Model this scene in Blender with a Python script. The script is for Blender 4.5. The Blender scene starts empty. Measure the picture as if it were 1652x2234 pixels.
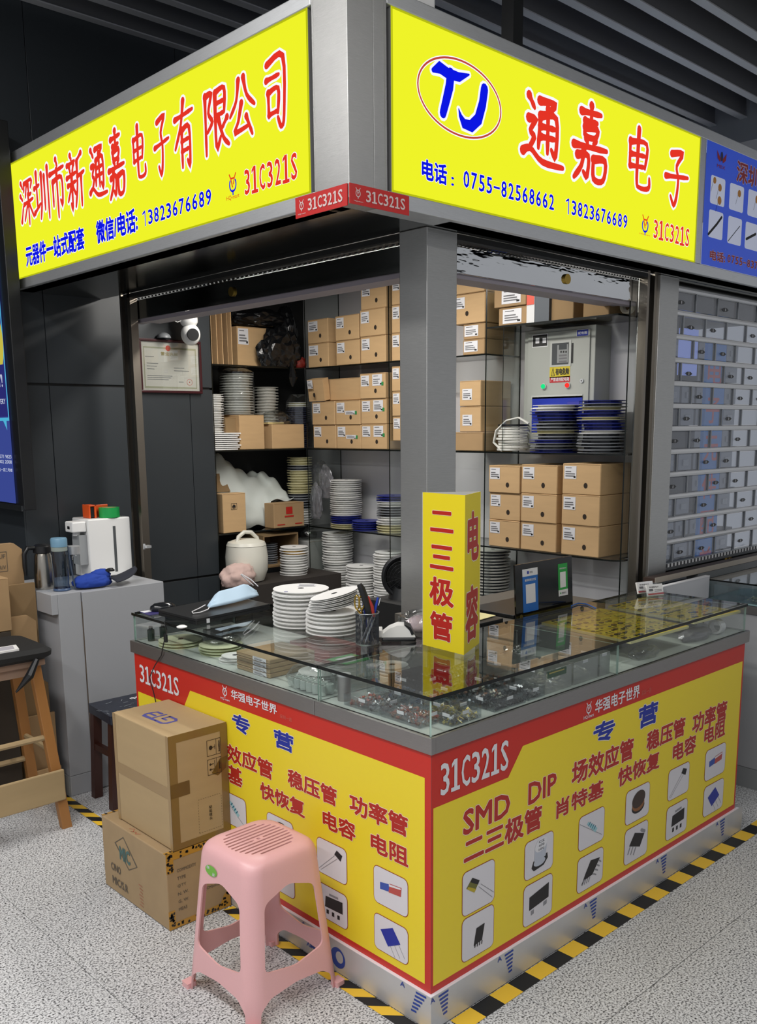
import bpy, math, random
import numpy as np
from mathutils import Matrix, Vector
random.seed(7)
C = bpy.context.scene.collection
S = bpy.context.scene
PI = math.pi

# ------------------------------------------------------------------ camera
FPX = 2004.03; CAM = np.array([-1.7361, -1.6601, 1.7224])
YAW = 0.80922; PIT = math.radians(-10.222); ROL = math.radians(-.4031)
PX, PY = 826 + 24.34, 1117 + 176.21
Fv = np.array([math.cos(YAW)*math.cos(PIT), math.sin(YAW)*math.cos(PIT), math.sin(PIT)])
R0 = np.array([math.sin(YAW), -math.cos(YAW), 0.]); U0 = np.cross(R0, Fv)
Rv = R0*math.cos(ROL) + U0*math.sin(ROL); Uv = -R0*math.sin(ROL) + U0*math.cos(ROL)
cam_d = bpy.data.cameras.new('camera'); cam = bpy.data.objects.new('camera', cam_d); C.objects.link(cam)
cam_d.sensor_fit = 'HORIZONTAL'; cam_d.sensor_width = 36; cam_d.lens = 36*FPX/1652
cam_d.shift_x = -24.34/1652; cam_d.shift_y = 176.21/1652; cam_d.clip_start = .05
cam.matrix_world = Matrix([[Rv[0], Uv[0], -Fv[0], CAM[0]], [Rv[1], Uv[1], -Fv[1], CAM[1]], [Rv[2], Uv[2], -Fv[2], CAM[2]], [0, 0, 0, 1]])
S.camera = cam
def at(px, py, ax, val):
    """point of the real plane ax = val that is seen at pixel (px, py); used to measure the room off the photograph"""
    d = Fv + Rv*(px-PX)/FPX - Uv*(py-PY)/FPX
    i = 'xyz'.index(ax); return CAM + d*(val-CAM[i])/d[i]

# ------------------------------------------------------------------ world, lamps, exposure
W = bpy.data.worlds.new('hall'); S.world = W; W.use_nodes = True
W.node_tree.nodes['Background'].inputs[0].default_value = (.86, .88, .92, 1)
W.node_tree.nodes['Background'].inputs[1].default_value = .42
S.view_settings.view_transform = 'Standard'; S.view_settings.look = 'None'
S.view_settings.exposure = 0.0; S.view_settings.gamma = 1.0; S.view_settings.use_curve_mapping = False
S.cycles.use_denoising = True; S.cycles.max_bounces = 8; S.cycles.transparent_max_bounces = 24
S.cycles.glossy_bounces = 4; S.cycles.diffuse_bounces = 4; S.cycles.caustics_reflective = False; S.cycles.caustics_refractive = False
def lamp(name, loc, rot, sx, sy, power, col=(1, .97, .92)):
    d = bpy.data.lights.new(name, 'AREA'); d.shape = 'RECTANGLE'; d.size = sx; d.size_y = sy; d.energy = power; d.color = col
    o = bpy.data.objects.new(name, d); C.objects.link(o); o.location = loc; o.rotation_euler = rot; return o
lamp('hall_tube_lamp', (-1.6, .6, 3.6), (0, 0, 0), .25, 4.0, 92, (1, .98, .96))
lamp('hall_tube_lamp', (-.2, -1.7, 3.6), (0, 0, 0), 4.5, .25, 40, (1, .98, .96))
lamp('hall_tube_lamp', (-3.4, -1.0, 3.6), (0, 0, 0), .3, 5.0, 80, (1, .98, .96))
lamp('booth_tube_lamp', (1.15, 1.75, 2.60), (0, 0, 0), .12, 1.5, 29, (1, .96, .90))
lamp('booth_tube_lamp', (1.55, 1.15, 2.60), (0, 0, 0), .9, .12, 3.0, (1, .97, .92))
lamp('neighbour_tube_lamp', (3.0, 1.2, 2.5), (0, 0, 0), 1.2, .1, 16, (.9, .95, 1))

# ------------------------------------------------------------------ materials
def lin(c):
    if isinstance(c, str): c = [int(c[i:i+2], 16) for i in (0, 2, 4)]
    return tuple((x/255/12.92 if x/255 <= .04045 else ((x/255+.055)/1.055)**2.4) for x in c)
MATS = {}
def mat(name, col, rough=.6, metal=0, noise=None, bump=0, emit=0, spec=.5, alpha=1, coat=0, sss=0):
    """noise = (scale, amount, (sx, sy, sz)) varies brightness; bump uses the same noise"""
    if name in MATS: return MATS[name]
    m = bpy.data.materials.new(name); m.use_nodes = True; nt = m.node_tree; b = nt.nodes['Principled BSDF']
    c = lin(col); b.inputs['Base Color'].default_value = (*c, 1); b.inputs['Roughness'].default_value = rough
    b.inputs['Metallic'].default_value = metal; b.inputs['Specular IOR Level'].default_value = spec
    b.inputs['Alpha'].default_value = alpha; b.inputs['Coat Weight'].default_value = coat
    if emit: b.inputs['Emission Color'].default_value = (*c, 1); b.inputs['Emission Strength'].default_value = emit
    if noise or bump:
        n = noise or (60, 0, (1, 1, 1))
        tc = nt.nodes.new('ShaderNodeTexCoord'); mp = nt.nodes.new('ShaderNodeMapping'); mp.inputs['Scale'].default_value = n[2]
        nz = nt.nodes.new('ShaderNodeTexNoise'); nz.inputs['Scale'].default_value = n[0]; nz.inputs['Detail'].default_value = 4
        nt.links.new(tc.outputs['Object'], mp.inputs[0]); nt.links.new(mp.outputs[0], nz.inputs['Vector'])
        if n[1]:
            mr = nt.nodes.new('ShaderNodeMapRange'); mr.inputs[1].default_value = .25; mr.inputs[2].default_value = .75
            mr.inputs[3].default_value = 1-n[1]; mr.inputs[4].default_value = 1+n[1]*.6
            hs = nt.nodes.new('ShaderNodeHueSaturation'); hs.inputs['Color'].default_value = (*c, 1)
            nt.links.new(nz.outputs[0], mr.inputs[0]); nt.links.new(mr.outputs[0], hs.inputs['Value']); nt.links.new(hs.outputs[0], b.inputs['Base Color'])
        if bump:
            bp = nt.nodes.new('ShaderNodeBump'); bp.inputs['Strength'].default_value = bump; bp.inputs['Distance'].default_value = .002
            nt.links.new(nz.outputs[0], bp.inputs['Height']); nt.links.new(bp.outputs[0], b.inputs['Normal'])
    MATS[name] = m; return m
def emis(name, col, st=1.0):
    if name in MATS: return MATS[name]
    m = bpy.data.materials.new(name); m.use_nodes = True; nt = m.node_tree; nt.nodes.clear()
    e = nt.nodes.new('ShaderNodeEmission'); e.inputs[0].default_value = (*lin(col), 1); e.inputs[1].default_value = st
    o = nt.nodes.new('ShaderNodeOutputMaterial'); nt.links.new(e.outputs[0], o.inputs[0]); MATS[name] = m; return m
def glassmat(name, tint=(.968, .988, .980), base=.065, rough=0.0, power=4.2, gain=1.0, bump=0):
    """clear sheet: transparent with a Schlick reflection, good from either side of the pane"""
    m = bpy.data.materials.new(name); m.use_nodes = True; nt = m.node_tree; nt.nodes.clear(); N = nt.nodes.new; L = nt.links.new
    g = N('ShaderNodeNewGeometry'); dp = N('ShaderNodeVectorMath'); dp.operation = 'DOT_PRODUCT'; L(g.outputs['Normal'], dp.inputs[0]); L(g.outputs['Incoming'], dp.inputs[1])
    ab = N('ShaderNodeMath'); ab.operation = 'ABSOLUTE'; L(dp.outputs['Value'], ab.inputs[0])
    om = N('ShaderNodeMath'); om.operation = 'SUBTRACT'; om.inputs[0].default_value = 1; L(ab.outputs[0], om.inputs[1])
    pw = N('ShaderNodeMath'); pw.operation = 'POWER'; pw.inputs[1].default_value = power; L(om.outputs[0], pw.inputs[0])
    ma = N('ShaderNodeMath'); ma.operation = 'MULTIPLY_ADD'; ma.inputs[1].default_value = (1-base)*gain; ma.inputs[2].default_value = base; L(pw.outputs[0], ma.inputs[0])
    t = N('ShaderNodeBsdfTransparent'); t.inputs[0].default_value = (*tint, 1); gl = N('ShaderNodeBsdfGlossy'); gl.inputs['Roughness'].default_value = rough
    if bump:
        nz = N('ShaderNodeTexNoise'); nz.inputs['Scale'].default_value = 28; nz.inputs['Detail'].default_value = 3; bp = N('ShaderNodeBump'); bp.inputs['Strength'].default_value = bump; bp.inputs['Distance'].default_value = .01
        tc = N('ShaderNodeTexCoord'); L(tc.outputs['Object'], nz.inputs['Vector']); L(nz.outputs[0], bp.inputs['Height']); L(bp.outputs[0], gl.inputs['Normal'])
    mx = N('ShaderNodeMixShader'); L(ma.outputs[0], mx.inputs[0]); L(t.outputs[0], mx.inputs[1]); L(gl.outputs[0], mx.inputs[2])
    o = N('ShaderNodeOutputMaterial'); L(mx.outputs[0], o.inputs[0]); MATS[name] = m; return m
GLASS = glassmat('clear_glass'); FILM = glassmat('clear_film', (.86, .88, .88), .10, .12, 3, 1, .6)
ACRYL = glassmat('clear_acrylic', (.90, .92, .93), .08, .02)
BLUEPL = glassmat('blue_acrylic', (.45, .58, .72), .08, .02)
GEDGE = mat('glass_edge', '060b09', .25); GEDGE2 = mat('glass_edge_pale', '9fb8ad', .2)
STEEL = mat('brushed_steel', 'b8b8b6', .36, .85, (30, .14, (1, 1, 60)), .15)
STEELH = mat('brushed_steel_flat', 'd4d6d8', .38, .72, (25, .10, (1, 1, 40)), .1)
STEELD = mat('steel_band', 'a8a5a3', .42, 1, (30, .10, (1, 1, 50)), .1)
MIRROR = mat('polished_steel', '7c7e7b', .13, 1, (3, .08, (1, 1, 1)), .25)
ROLLER = mat('polished_shutter_foil', 'e2e4e6', .06, 1, (2.6, .05, (.8, 1, 3.0)), .30); [setattr(n_.inputs['Distance'], 'default_value', .05) for n_ in ROLLER.node_tree.nodes if n_.type == 'BUMP']
BLACK = mat('black_gap', '0a0b0b', .6)
PANEL = mat('anthracite_panel', '2f3438', .38, 0, (400, .05, (1, 1, 1)))
WHITEW = mat('white_wall', 'c9c9cc', .7); DARKW = mat('dark_wall', '1c1d1e', .8)
CARD = mat('cardboard', 'c6a478', .85, 0, (9, .05, (1, 1, 6))); CARD2 = mat('cardboard_old', 'a68862', .85, 0, (6, .12, (1, 1, 1)))
CARDD = mat('cardboard_dark', '8d7350', .85, 0, (6, .10, (1, 1, 1))); TAPEB = mat('packing_tape', '937243', .25, 0)
WHITE = mat('white_print', 'e6e6e8', .5); INK = mat('black_ink', '161616', .6); LABELW = mat('label_white', 'dcdce0', .6); GREYI = mat('grey_ink', '6d6d70', .7)
RED = mat('poster_red', 'c42a1e', .35); YEL = mat('poster_yellow', 'ecd42c', .35); BLUEI = mat('poster_blue', '1c2f9b', .4); REDI = mat('poster_red_ink', 'b0251c', .4)
CREAM = mat('print_cream', 'f3ead0', .5); BROWNI = mat('card_border', '9a3a18', .5); CARDW = mat('picture_white', 'd9d7dc', .4)
PLASTW = mat('white_plastic', 'f0f0ee', .35); REELW = mat('reel_white', 'e9e8e2', .4); REELY = mat('reel_cream', 'd8d2a8', .45); REELB = mat('reel_blue', '1e2a86', .35); REELG = mat('reel_grey', '4e5258', .3)
BLACKP = mat('black_plastic', '18191b', .35); BLACKB = mat('black_bag', '101113', .22, 0, (14, .1, (1, 1, 1)), 1.0)
E_YEL = emis('lit_yellow', (236, 240, 40), 1.03); E_WHITE = emis('lit_white', (250, 250, 255), 1.0); E_RED = emis('lit_red', (228, 52, 38), 1.0); E_BLUE = emis('lit_blue', (12, 22, 226), 1.0)
E_DIMY = emis('lit_yellow_edge', (190, 196, 20), .9)

# ------------------------------------------------------------------ mesh helpers
def wm(o):
    return ((wm(o.parent) @ o.matrix_parent_inverse) if o.parent else Matrix()) @ o.matrix_basis
class MB:
    def __init__(s, M=None): s.v = []; s.f = []; s.mi = []; s.M = M; s.ms = []
    def _m(s, m):
        if m not in s.ms: s.ms.append(m)
        return s.ms.index(m)
    def add(s, vs, fs, m):
        o = len(s.v); k = s._m(m)
        if s.M is not None: vs = [tuple(s.M @ Vector(v)) for v in vs]
        s.v += [tuple(v) for v in vs]; s.f += [[i+o for i in f] for f in fs]; s.mi += [k]*len(fs)
    def box(s, x0, y0, z0, x1, y1, z1, m):
        if x0 > x1: x0, x1 = x1, x0
        if y0 > y1: y0, y1 = y1, y0
        if z0 > z1: z0, z1 = z1, z0
        s.add([(x, y, z) for x in (x0, x1) for y in (y0, y1) for z in (z0, z1)],
              [(0, 1, 3, 2), (4, 6, 7, 5), (0, 4, 5, 1), (2, 3, 7, 6), (0, 2, 6, 4), (1, 5, 7, 3)], m)
    def pane(s, x0, y0, z0, x1, y1, z1, m, e):
        d = [abs(x1-x0), abs(y1-y0), abs(z1-z0)]; a = d.index(min(d))
        F = [(0, 1, 3, 2), (4, 6, 7, 5), (0, 4, 5, 1), (2, 3, 7, 6), (0, 2, 6, 4), (1, 5, 7, 3)]
        vs = [(x, y, z) for x in (min(x0, x1), max(x0, x1)) for y in (min(y0, y1), max(y0, y1)) for z in (min(z0, z1), max(z0, z1))]
        s.add(vs, F[2*a:2*a+2], m); s.add(vs, F[:2*a]+F[2*a+2:], e)
    def prism(s, pts, d, m, cap=True, mtop=None):
        """pts: 3-D polygon; d: extrusion vector"""
        n = len(pts); d = Vector(d); P = [Vector(p) for p in pts]
        vs = P + [p+d for p in P]; s.add(vs, [(i, (i+1) % n, n+(i+1) % n, n+i) for i in range(n)], m)
        if cap: s.add(vs, [tuple(range(n))[::-1]], m); s.add(vs, [tuple(range(n, 2*n))], mtop or m)
    def lathe(s, prof, m, n=24, o=(0, 0, 0), ax='z'):
        vs = []; k = len(prof)
        for i in range(n):
            a = 2*PI*i/n; c, q = math.cos(a), math.sin(a)
            for r, h in prof:
                p = (r*c, r*q, h) if ax == 'z' else ((h, r*c, r*q) if ax == 'x' else (r*c, h, r*q))
                vs.append((p[0]+o[0], p[1]+o[1], p[2]+o[2]))
        fs = [(i*k+j, ((i+1) % n)*k+j, ((i+1) % n)*k+j+1, i*k+j+1) for i in range(n) for j in range(k-1)]
        s.add(vs, fs, m)
    def cyl(s, o, r, h, m, n=20, ax='z', r2=None): s.lathe([(0, 0), (r, 0), (r if r2 is None else r2, h), (0, h)], m, n, o, ax)
    def tube(s, pts, r, m, n=8, closed=False):
        P = [Vector(p) for p in pts]; vs = []; K = len(P); rr = r if isinstance(r, (list, tuple)) else [r]*K
        u = None
        for i in range(K):
            t = (P[(i+1) % K]-P[i-1]) if closed else (P[min(i+1, K-1)]-P[max(i-1, 0)])
            t.normalize()
            if u is None: u = t.orthogonal().normalized()
            u = (u-t*u.dot(t)); u = u.normalized() if u.length > 1e-6 else t.orthogonal().normalized()
            w = t.cross(u)
            for j in range(n): a = 2*PI*j/n; vs.append(P[i]+(u*math.cos(a)+w*math.sin(a))*rr[i])
        fs = [(i*n+j, i*n+(j+1) % n, ((i+1) % K)*n+(j+1) % n, ((i+1) % K)*n+j) for i in range(K if closed else K-1) for j in range(n)]
        s.add(vs, fs, m)
        if not closed: s.add(vs, [tuple(range(n))[::-1], tuple(range((K-1)*n, K*n))], m)
    def mesh(s, name):
        me = bpy.data.meshes.new(name); me.from_pydata(s.v, [], s.f)
        for m in s.ms: me.materials.append(m)
        me.polygons.foreach_set('material_index', s.mi); me.update(); return me
    def build(s, name, parent=None, bevel=0, smooth=False, kind=None, label=None, seg=2, loc=None):
        o = bpy.data.objects.new(name, s.mesh(name)); C.objects.link(o)
        if smooth:
            for p in o.data.polygons: p.use_smooth = True
            try: o.data.set_sharp_from_angle(angle=math.radians(40))
            except Exception: pass
        if bevel:
            b = o.modifiers.new('b', 'BEVEL'); b.width = bevel; b.segments = seg; b.limit_method = 'ANGLE'; b.angle_limit = math.radians(40)
            b.harden_normals = False
        if loc is not None: o.location = loc
        if parent is not None: o.parent = parent; o.matrix_parent_inverse = wm(parent).inverted()
        if kind: o['kind'] = kind
        if label: o['label'] = label
        return o
def tag(o, label, cat, group=None, kind=None):
    if label: o['label'] = label
    if cat: o['category'] = cat
    if group: o['group'] = group
    if kind: o['kind'] = kind
    return o
def thing(name, label, cat, loc=(0, 0, 0), rz=0, group=None, rot=None):
    o = bpy.data.objects.new(name, None); C.objects.link(o); o.location = loc; o.rotation_euler = rot or (0, 0, rz); o.empty_display_size = .05
    return tag(o, label, cat, group)
def one(mb, name, label, cat, group=None, **k): return tag(mb.build(name, **k), label, cat, group)
def dup(root, loc, rz=0, label=None, group=None):
    r = root.copy(); C.objects.link(r); r.location = loc; r.rotation_euler = (0, 0, rz)
    if label: r['label'] = label
    if group: r['group'] = group
    for ch in list(root.children):
        c = ch.copy(); C.objects.link(c); c.parent = r
    return r

# -------- lettering: real thin geometry laid on a surface
_gl = {}
def glyph(text, off, shear=0, space=1.0):
    k = (text, off, shear, space)
    if k in _gl: return _gl[k]
    cu = bpy.data.curves.new('t', 'FONT'); cu.body = text; cu.size = 1; cu.offset = off; cu.resolution_u = 2; cu.shear = shear; cu.space_character = space; cu.fill_mode = 'FRONT'
    ob = bpy.data.objects.new('t', cu); C.objects.link(ob); bpy.context.view_layer.update()
    me = bpy.data.meshes.new_from_object(ob.evaluated_get(bpy.context.evaluated_depsgraph_get()))
    v = np.array([tuple(x.co[:2]) for x in me.vertices]) if len(me.vertices) else np.zeros((0, 2)); f = [tuple(p.vertices) for p in me.polygons]
    bpy.data.objects.remove(ob); bpy.data.curves.remove(cu); bpy.data.meshes.remove(me)
    _gl[k] = (v, f); return _gl[k]
class Plane:
    """a flat face: origin, right and up vectors; n points outward"""
    def __init__(s, o, r, u): s.o = np.array(o, float); s.r = np.array(r, float); s.u = np.array(u, float); s.n = np.cross(s.r, s.u)
    def px(s, x, y):
        d = Fv + Rv*(x-PX)/FPX - Uv*(y-PY)/FPX; t = ((s.o-CAM)@s.n)/(d@s.n); p = CAM+d*t-s.o; return (p@s.r, p@s.u)
    def P(s, u, v, h=0): return tuple(s.o+s.r*u+s.u*v+s.n*h)
    def poly(s, mb, pts, m, h=.0006, h0=-.002):
        q = [s.P(a, b, h) for a, b in pts]
        mb.add(q, [tuple(range(len(q)))], m)
    def rect(s, mb, u0, v0, u1, v1, m, h=.0006): s.poly(mb, [(u0, v0), (u1, v0), (u1, v1), (u0, v1)], m, h)
    def rrect(s, mb, u0, v0, u1, v1, r, m, h=.0006, n=5):
        pts = []
        for cx, cy, a0 in ((u1-r, v0+r, -PI/2), (u1-r, v1-r, 0), (u0+r, v1-r, PI/2), (u0+r, v0+r, PI)):
            pts += [(cx+r*math.cos(a0+PI/2*i/n), cy+r*math.sin(a0+PI/2*i/n)) for i in range(n+1)]
        s.poly(mb, pts, m, h)
    def disc(s, mb, cu, cv, ru, rv, m, h=.0006, n=28, a=0):
        ca, sa = math.cos(a), math.sin(a)
        s.poly(mb, [(cu+ru*math.cos(t)*ca-rv*math.sin(t)*sa, cv+ru*math.cos(t)*sa+rv*math.sin(t)*ca) for t in [2*PI*i/n for i in range(n)]], m, h)
    def line(s, mb, pts, w, m, h=.0006, closed=False, cap=True):
        """variable-width stroke through 2-D pts; w scalar or list"""
        P = [np.array(p, float) for p in pts]; K = len(P); ww = w if isinstance(w, (list, tuple)) else [w]*K
        L_, R_ = [], []
        for i in range(K):
            a = P[i-1] if (i > 0 or closed) else P[i]; b = P[(i+1) % K] if (i < K-1 or closed) else P[i]
            t = b-a; t = t/(np.linalg.norm(t)+1e-9); nn = np.array([-t[1], t[0]])
            if 0 < i < K-1 or closed:
                d1 = P[i]-P[i-1]; d1 /= np.linalg.norm(d1)+1e-9; c = max(.5, abs(np.dot(np.array([-d1[1], d1[0]]), nn))); e = ww[i]/2/c
            else: e = ww[i]/2
            L_.append(P[i]+nn*e); R_.append(P[i]-nn*e)
        V = [s.P(*p, h) for p in L_]+[s.P(*p, h) for p in R_]
        mb.add(V, [(K+i, K+(i+1) % K, (i+1) % K, i) for i in range(K if closed else K-1)], m)
        if cap and not closed:
            for p, w_ in ((P[0], ww[0]), (P[-1], ww[-1])): s.disc(mb, p[0], p[1], w_/2, w_/2, m, h+.00001, 10)
    def text(s, mb, txt, u0, v0, u1, v1, m, out=None, bold=.012, outl=.045, h=.0008, shear=0, sp=1.0, mo=None):
        """bold and outl thicken the strokes (fractions of the character height) by laying shifted copies"""
        v, f = glyph(txt, 0, shear, sp)
        if len(v) == 0: return
        lo, hi = v.min(0), v.max(0); H = v1-v0; g = H*(bold+(outl if out is not None else 0))
        k = np.array([(u1-u0), (v1-v0)])-2*g; k = k/(hi-lo+1e-9)
        def emit(rad, m_, h_):
            n = 0 if rad < 1e-5 else (6 if rad < H*.03 else 10)
            for i in range(n+1):
                a = 2*PI*i/max(n, 1); d = np.array([math.cos(a), math.sin(a)])*(rad if i < n else 0)
                q = (v-lo)*k+np.array([u0+g, v0+g])+d; hh = h_+i*.00001; mb.add([s.P(x, y, hh) for x, y in q], f, m_)
        if out is not None: emit(g, out, h)
        emit(H*bold, m, h+.0004)
    def mono(s, mb, txt, u0, v0, u1, v1, m, out=None, bold=.02, outl=.03, h=.0008):
        """stall number: equal cells, the 1 with a foot"""
        n = len(txt); w = (u1-u0)/n; H = v1-v0
        for i, ch in enumerate(txt):
            a, b = u0+i*w+w*.08, u0+(i+1)*w-w*.08
            if ch == '-': s.line(mb, [(a, v0+H*.48), (b, v0+H*.48)], H*.12+2*H*outl, out or m, h, cap=False); s.line(mb, [(a, v0+H*.48), (b, v0+H*.48)], H*.12, m, h+.0004, cap=False)
            elif ch == '1' and txt != '31C321S':
                t = H*(.075+bold); c = (a+b)/2+w*.10
                for mm, e, hh in (((out, H*outl, h), (m, 0, h+.0004)) if out is not None else ((m, 0, h+.0004),)):
                    s.rect(mb, c-t/2-e, v0-e*.3, c+t/2+e, v1+e*.3, mm, hh); s.poly(mb, [(c-t/2, v1+e*.3), (a+w*.10-e, v1-H*.13+e), (a+w*.10-e, v1-H*.25-e), (c-t/2, v1-H*.15-e)], mm, hh+.00003)
            elif ch == '1':
                t = w*.26+H*bold; c = (a+b)/2+w*.02
                for mm, e, hh in (((out, H*outl, h), (m, 0, h+.0004)) if out is not None else ((m, 0, h+.0004),)):
                    s.rect(mb, c-t/2-e, v0-e*.3, c+t/2+e, v1+e*.3, mm, hh); s.rect(mb, a-e, v0-e*.3, b+e, v0+H*.13+e, mm, hh+.00002)
                    s.poly(mb, [(c-t/2, v1+e*.3), (a+w*.05-e, v1-H*.12+e), (a+w*.05-e, v1-H*.24-e), (c-t/2, v1-H*.15-e)], mm, hh+.00003)
            else: s.text(mb, ch, a, v0, b, v1, m, out, bold=bold, outl=outl, h=h)
    def label(s, mb, txt, tl, br, m, out=None, **k):
        u0, v1 = s.px(*tl); u1, v0 = s.px(*br)
        (s.mono if txt == '31C321S' or (len(txt) > 7 and txt[0] in '01') else s.text)(mb, txt, u0, v0, u1, v1, m, out, **k)
    def charbox(s, xl, xr, yt, yb):
        xc = (xl+xr)/2; ym = (yt+yb)/2; return (s.px(xl, ym)[0], s.px(xc, yb)[1], s.px(xr, ym)[0], s.px(xc, yt)[1])
# brush-written characters as strokes on a 100 x 100 grid (x right, y down)
BR = {
'通': '18,8 30,22|18,38 32,38 22,54 30,62 18,80|6,84 22,78 50,92 98,92|42,10 78,8 58,24|44,30 40,74|44,30 80,27 80,78 70,72|44,44 78,42|44,58 78,56|61,18 61,78',
'嘉': '24,11 76,8|50,0 50,22|34,22 66,20|34,30 66,28 62,40 36,41 34,30|38,44 42,50|62,43 57,51|6,56 94,52|16,68 44,66 42,92 32,88|32,58 27,80 8,98|58,68 90,66 86,92 60,93 58,68',
'电': '20,22 20,64|20,24 80,20 76,60|22,43 76,40|21,62 76,58|50,0 47,80 58,93 92,90 94,74',
'子': '26,12 70,6 48,30 56,52 52,82 42,98 28,84|6,52 96,44',
'深': '12,10 24,22|4,36 18,46|4,90 22,60|36,14 32,30|36,14 92,10 84,26|54,18 42,42|66,18 70,38 86,38|30,56 98,50|63,38 62,100|58,56 28,90|66,56 98,88',
'圳': '4,34 36,30|20,6 20,74|0,80 40,66|52,12 50,60 38,94|70,18 69,80|92,4 92,98',
'市': '48,0 56,12|4,22 96,17|22,36 21,78|22,37 80,34 80,78 68,72|50,18 50,100',
'新': '26,0 32,10|6,17 50,13|18,20 22,32|42,18 34,33|2,40 54,35|6,55 52,51|29,38 28,97 20,90|24,60 4,84|34,60 50,76|86,4 60,16|62,16 60,60 46,98|62,44 99,39|82,44 80,100',
'有': '4,24 96,18|50,0 34,36 2,68|38,42 37,99|38,44 76,42 76,96 64,90|38,60 74,58|38,75 74,73',
'限': '10,6 9,99|10,8 34,7 22,34 36,50 16,64|50,8 86,6 84,42|50,25 84,24|50,44 84,42|50,8 50,90 68,78|94,52 74,66|60,48 78,80 99,94',
'公': '38,4 28,36 2,58|58,2 70,32 99,52|48,42 34,70 20,86 76,82|66,66 88,98',
'司': '14,8 88,5 88,84 74,98 60,84|10,29 68,27|18,46 19,80|18,47 64,45 61,78|20,77 62,75'}
def brush(pl, mb, ch, box, m, mo, w=10.5, ow=7.5, h=.0008, slant=.0):
    u0, v0, u1, v1 = box
    for lay, mm, add in ((0, mo, ow), (1, m, 0)):
        for i, st in enumerate(BR[ch].split('|')):
            pts = [tuple(map(float, p.split(','))) for p in st.split(' ')]
            # smooth curve through the points
            Q = []; n = len(pts)
            for a in range(n-1):
                p0 = pts[max(a-1, 0)]; p1 = pts[a]; p2 = pts[a+1]; p3 = pts[min(a+2, n-1)]
                for t in (0, .25, .5, .75):
                    tt = .5
                    Q.append(tuple(.5*(2*p1[k]+(p2[k]-p0[k])*t*1+(2*p0[k]-5*p1[k]+4*p2[k]-p3[k])*t*t+(-p0[k]+3*p1[k]-3*p2[k]+p3[k])*t**3) for k in (0, 1)))
            Q.append(pts[-1]); K = len(Q)
            sc = (v1-v0)/100; su = (u1-u0)/100; s_ = (sc+su)/2
            wid = []
            for j in range(K):
                t = j/(K-1); prof = 1.15-.45*math.sin(PI*min(1, t*1.05))-.55*max(0, t-.72)/.28
                wid.append((w*prof*(1 if K > 5 else .95)+add)*s_)
            pl.line(mb, [(u0+(x)*su, v1-y*sc) for x, y in Q], wid, mm, h+lay*.0005+i*.00002)
def logo(pl, mb, cu, cv, r, m1, m2, h=.0008):
    """market emblem: ring with horns and a sprout"""
    pl.line(mb, [(cu+r*.62*math.cos(a), cv-r*.1+r*.72*math.sin(a)) for a in [PI*(.80+1.40*i/16) for i in range(17)]], r*.2, m2, h)
    pl.line(mb, [(cu-r*.62, cv+r*1.0), (cu-r*.35, cv+r*.55), (cu+r*.35, cv+r*.55), (cu+r*.62, cv+r*1.0)], r*.17, m1, h+.0001)
    pl.line(mb, [(cu-r*.32, cv+r*.42), (cu-r*.05, cv-r*.35)], r*.17, m1, h+.0001); pl.line(mb, [(cu+r*.32, cv+r*.42), (cu+r*.12, cv-r*.05)], r*.17, m1, h+.0001)
    pl.line(mb, [(cu, cv-r*.7), (cu, cv-r*1.15)], r*.2, m2, h+.0001)

# ================================================================== THE SETTING
XF, XB = 1.94, 2.22           # front of the glass shelves, back wall
Z1, Z2, Z3 = 2.087, 1.595, 1.105
YC = 2.93                     # face of the clad column
# floor: granite tiles 0.906 m with dark joints
fl = MB(); fl.box(-3.5, -2.6, -.03, 5.2, 5.0, -.004, mat('joint', '5b5a57', .8)); floor = fl.build('floor', kind='structure')
def granite(name, dark, light):
    m = bpy.data.materials.new(name); m.use_nodes = True; nt = m.node_tree; b = nt.nodes['Principled BSDF']; N = nt.nodes.new; L = nt.links.new
    tc = N('ShaderNodeTexCoord'); v = N('ShaderNodeTexNoise'); v.inputs['Scale'].default_value = 150; v.inputs['Detail'].default_value = 2.2; v.inputs['Roughness'].default_value = .62
    g = N('ShaderNodeNewGeometry'); L(g.outputs['Position'], v.inputs['Vector'])
    r = N('ShaderNodeValToRGB'); r.color_ramp.elements[0].position = .36; r.color_ramp.elements[0].color = (*lin(dark), 1); r.color_ramp.elements[1].position = .56; r.color_ramp.elements[1].color = (*lin(light), 1)
    e = r.color_ramp.elements.new(.43); e.color = (*lin('9d9ea0'), 1)
    n2 = N('ShaderNodeTexNoise'); n2.inputs['Scale'].default_value = 2.2; L(g.outputs['Position'], n2.inputs['Vector'])
    mr = N('ShaderNodeMapRange'); mr.inputs[1].default_value = .3; mr.inputs[2].default_value = .7; mr.inputs[3].default_value = .93; mr.inputs[4].default_value = 1.04
    hs = N('ShaderNodeHueSaturation'); L(v.outputs[0], r.inputs[0]); L(r.outputs[0], hs.inputs['Color']); L(n2.outputs[0], mr.inputs[0]); L(mr.outputs[0], hs.inputs['Value']); L(hs.outputs[0], b.inputs['Base Color'])
    b.inputs['Roughness'].default_value = .42; b.inputs['Specular IOR Level'].default_value = .35; return m
GR = granite('granite', '2f3034', 'dcdddf')
tb = MB(); T_ = .906; tb.box(.0012, .0012, -.02, T_-.0012, T_-.0012, 0, GR); tm = tb.mesh('tile')
for i in range(-3, 6):
    for j in range(-2, 5):
        o = bpy.data.objects.new('tile', tm); C.objects.link(o); o.location = (-.586+T_*i, .572+T_*(j-1), random.uniform(-.0006, 0)); o.parent = floor
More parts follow.
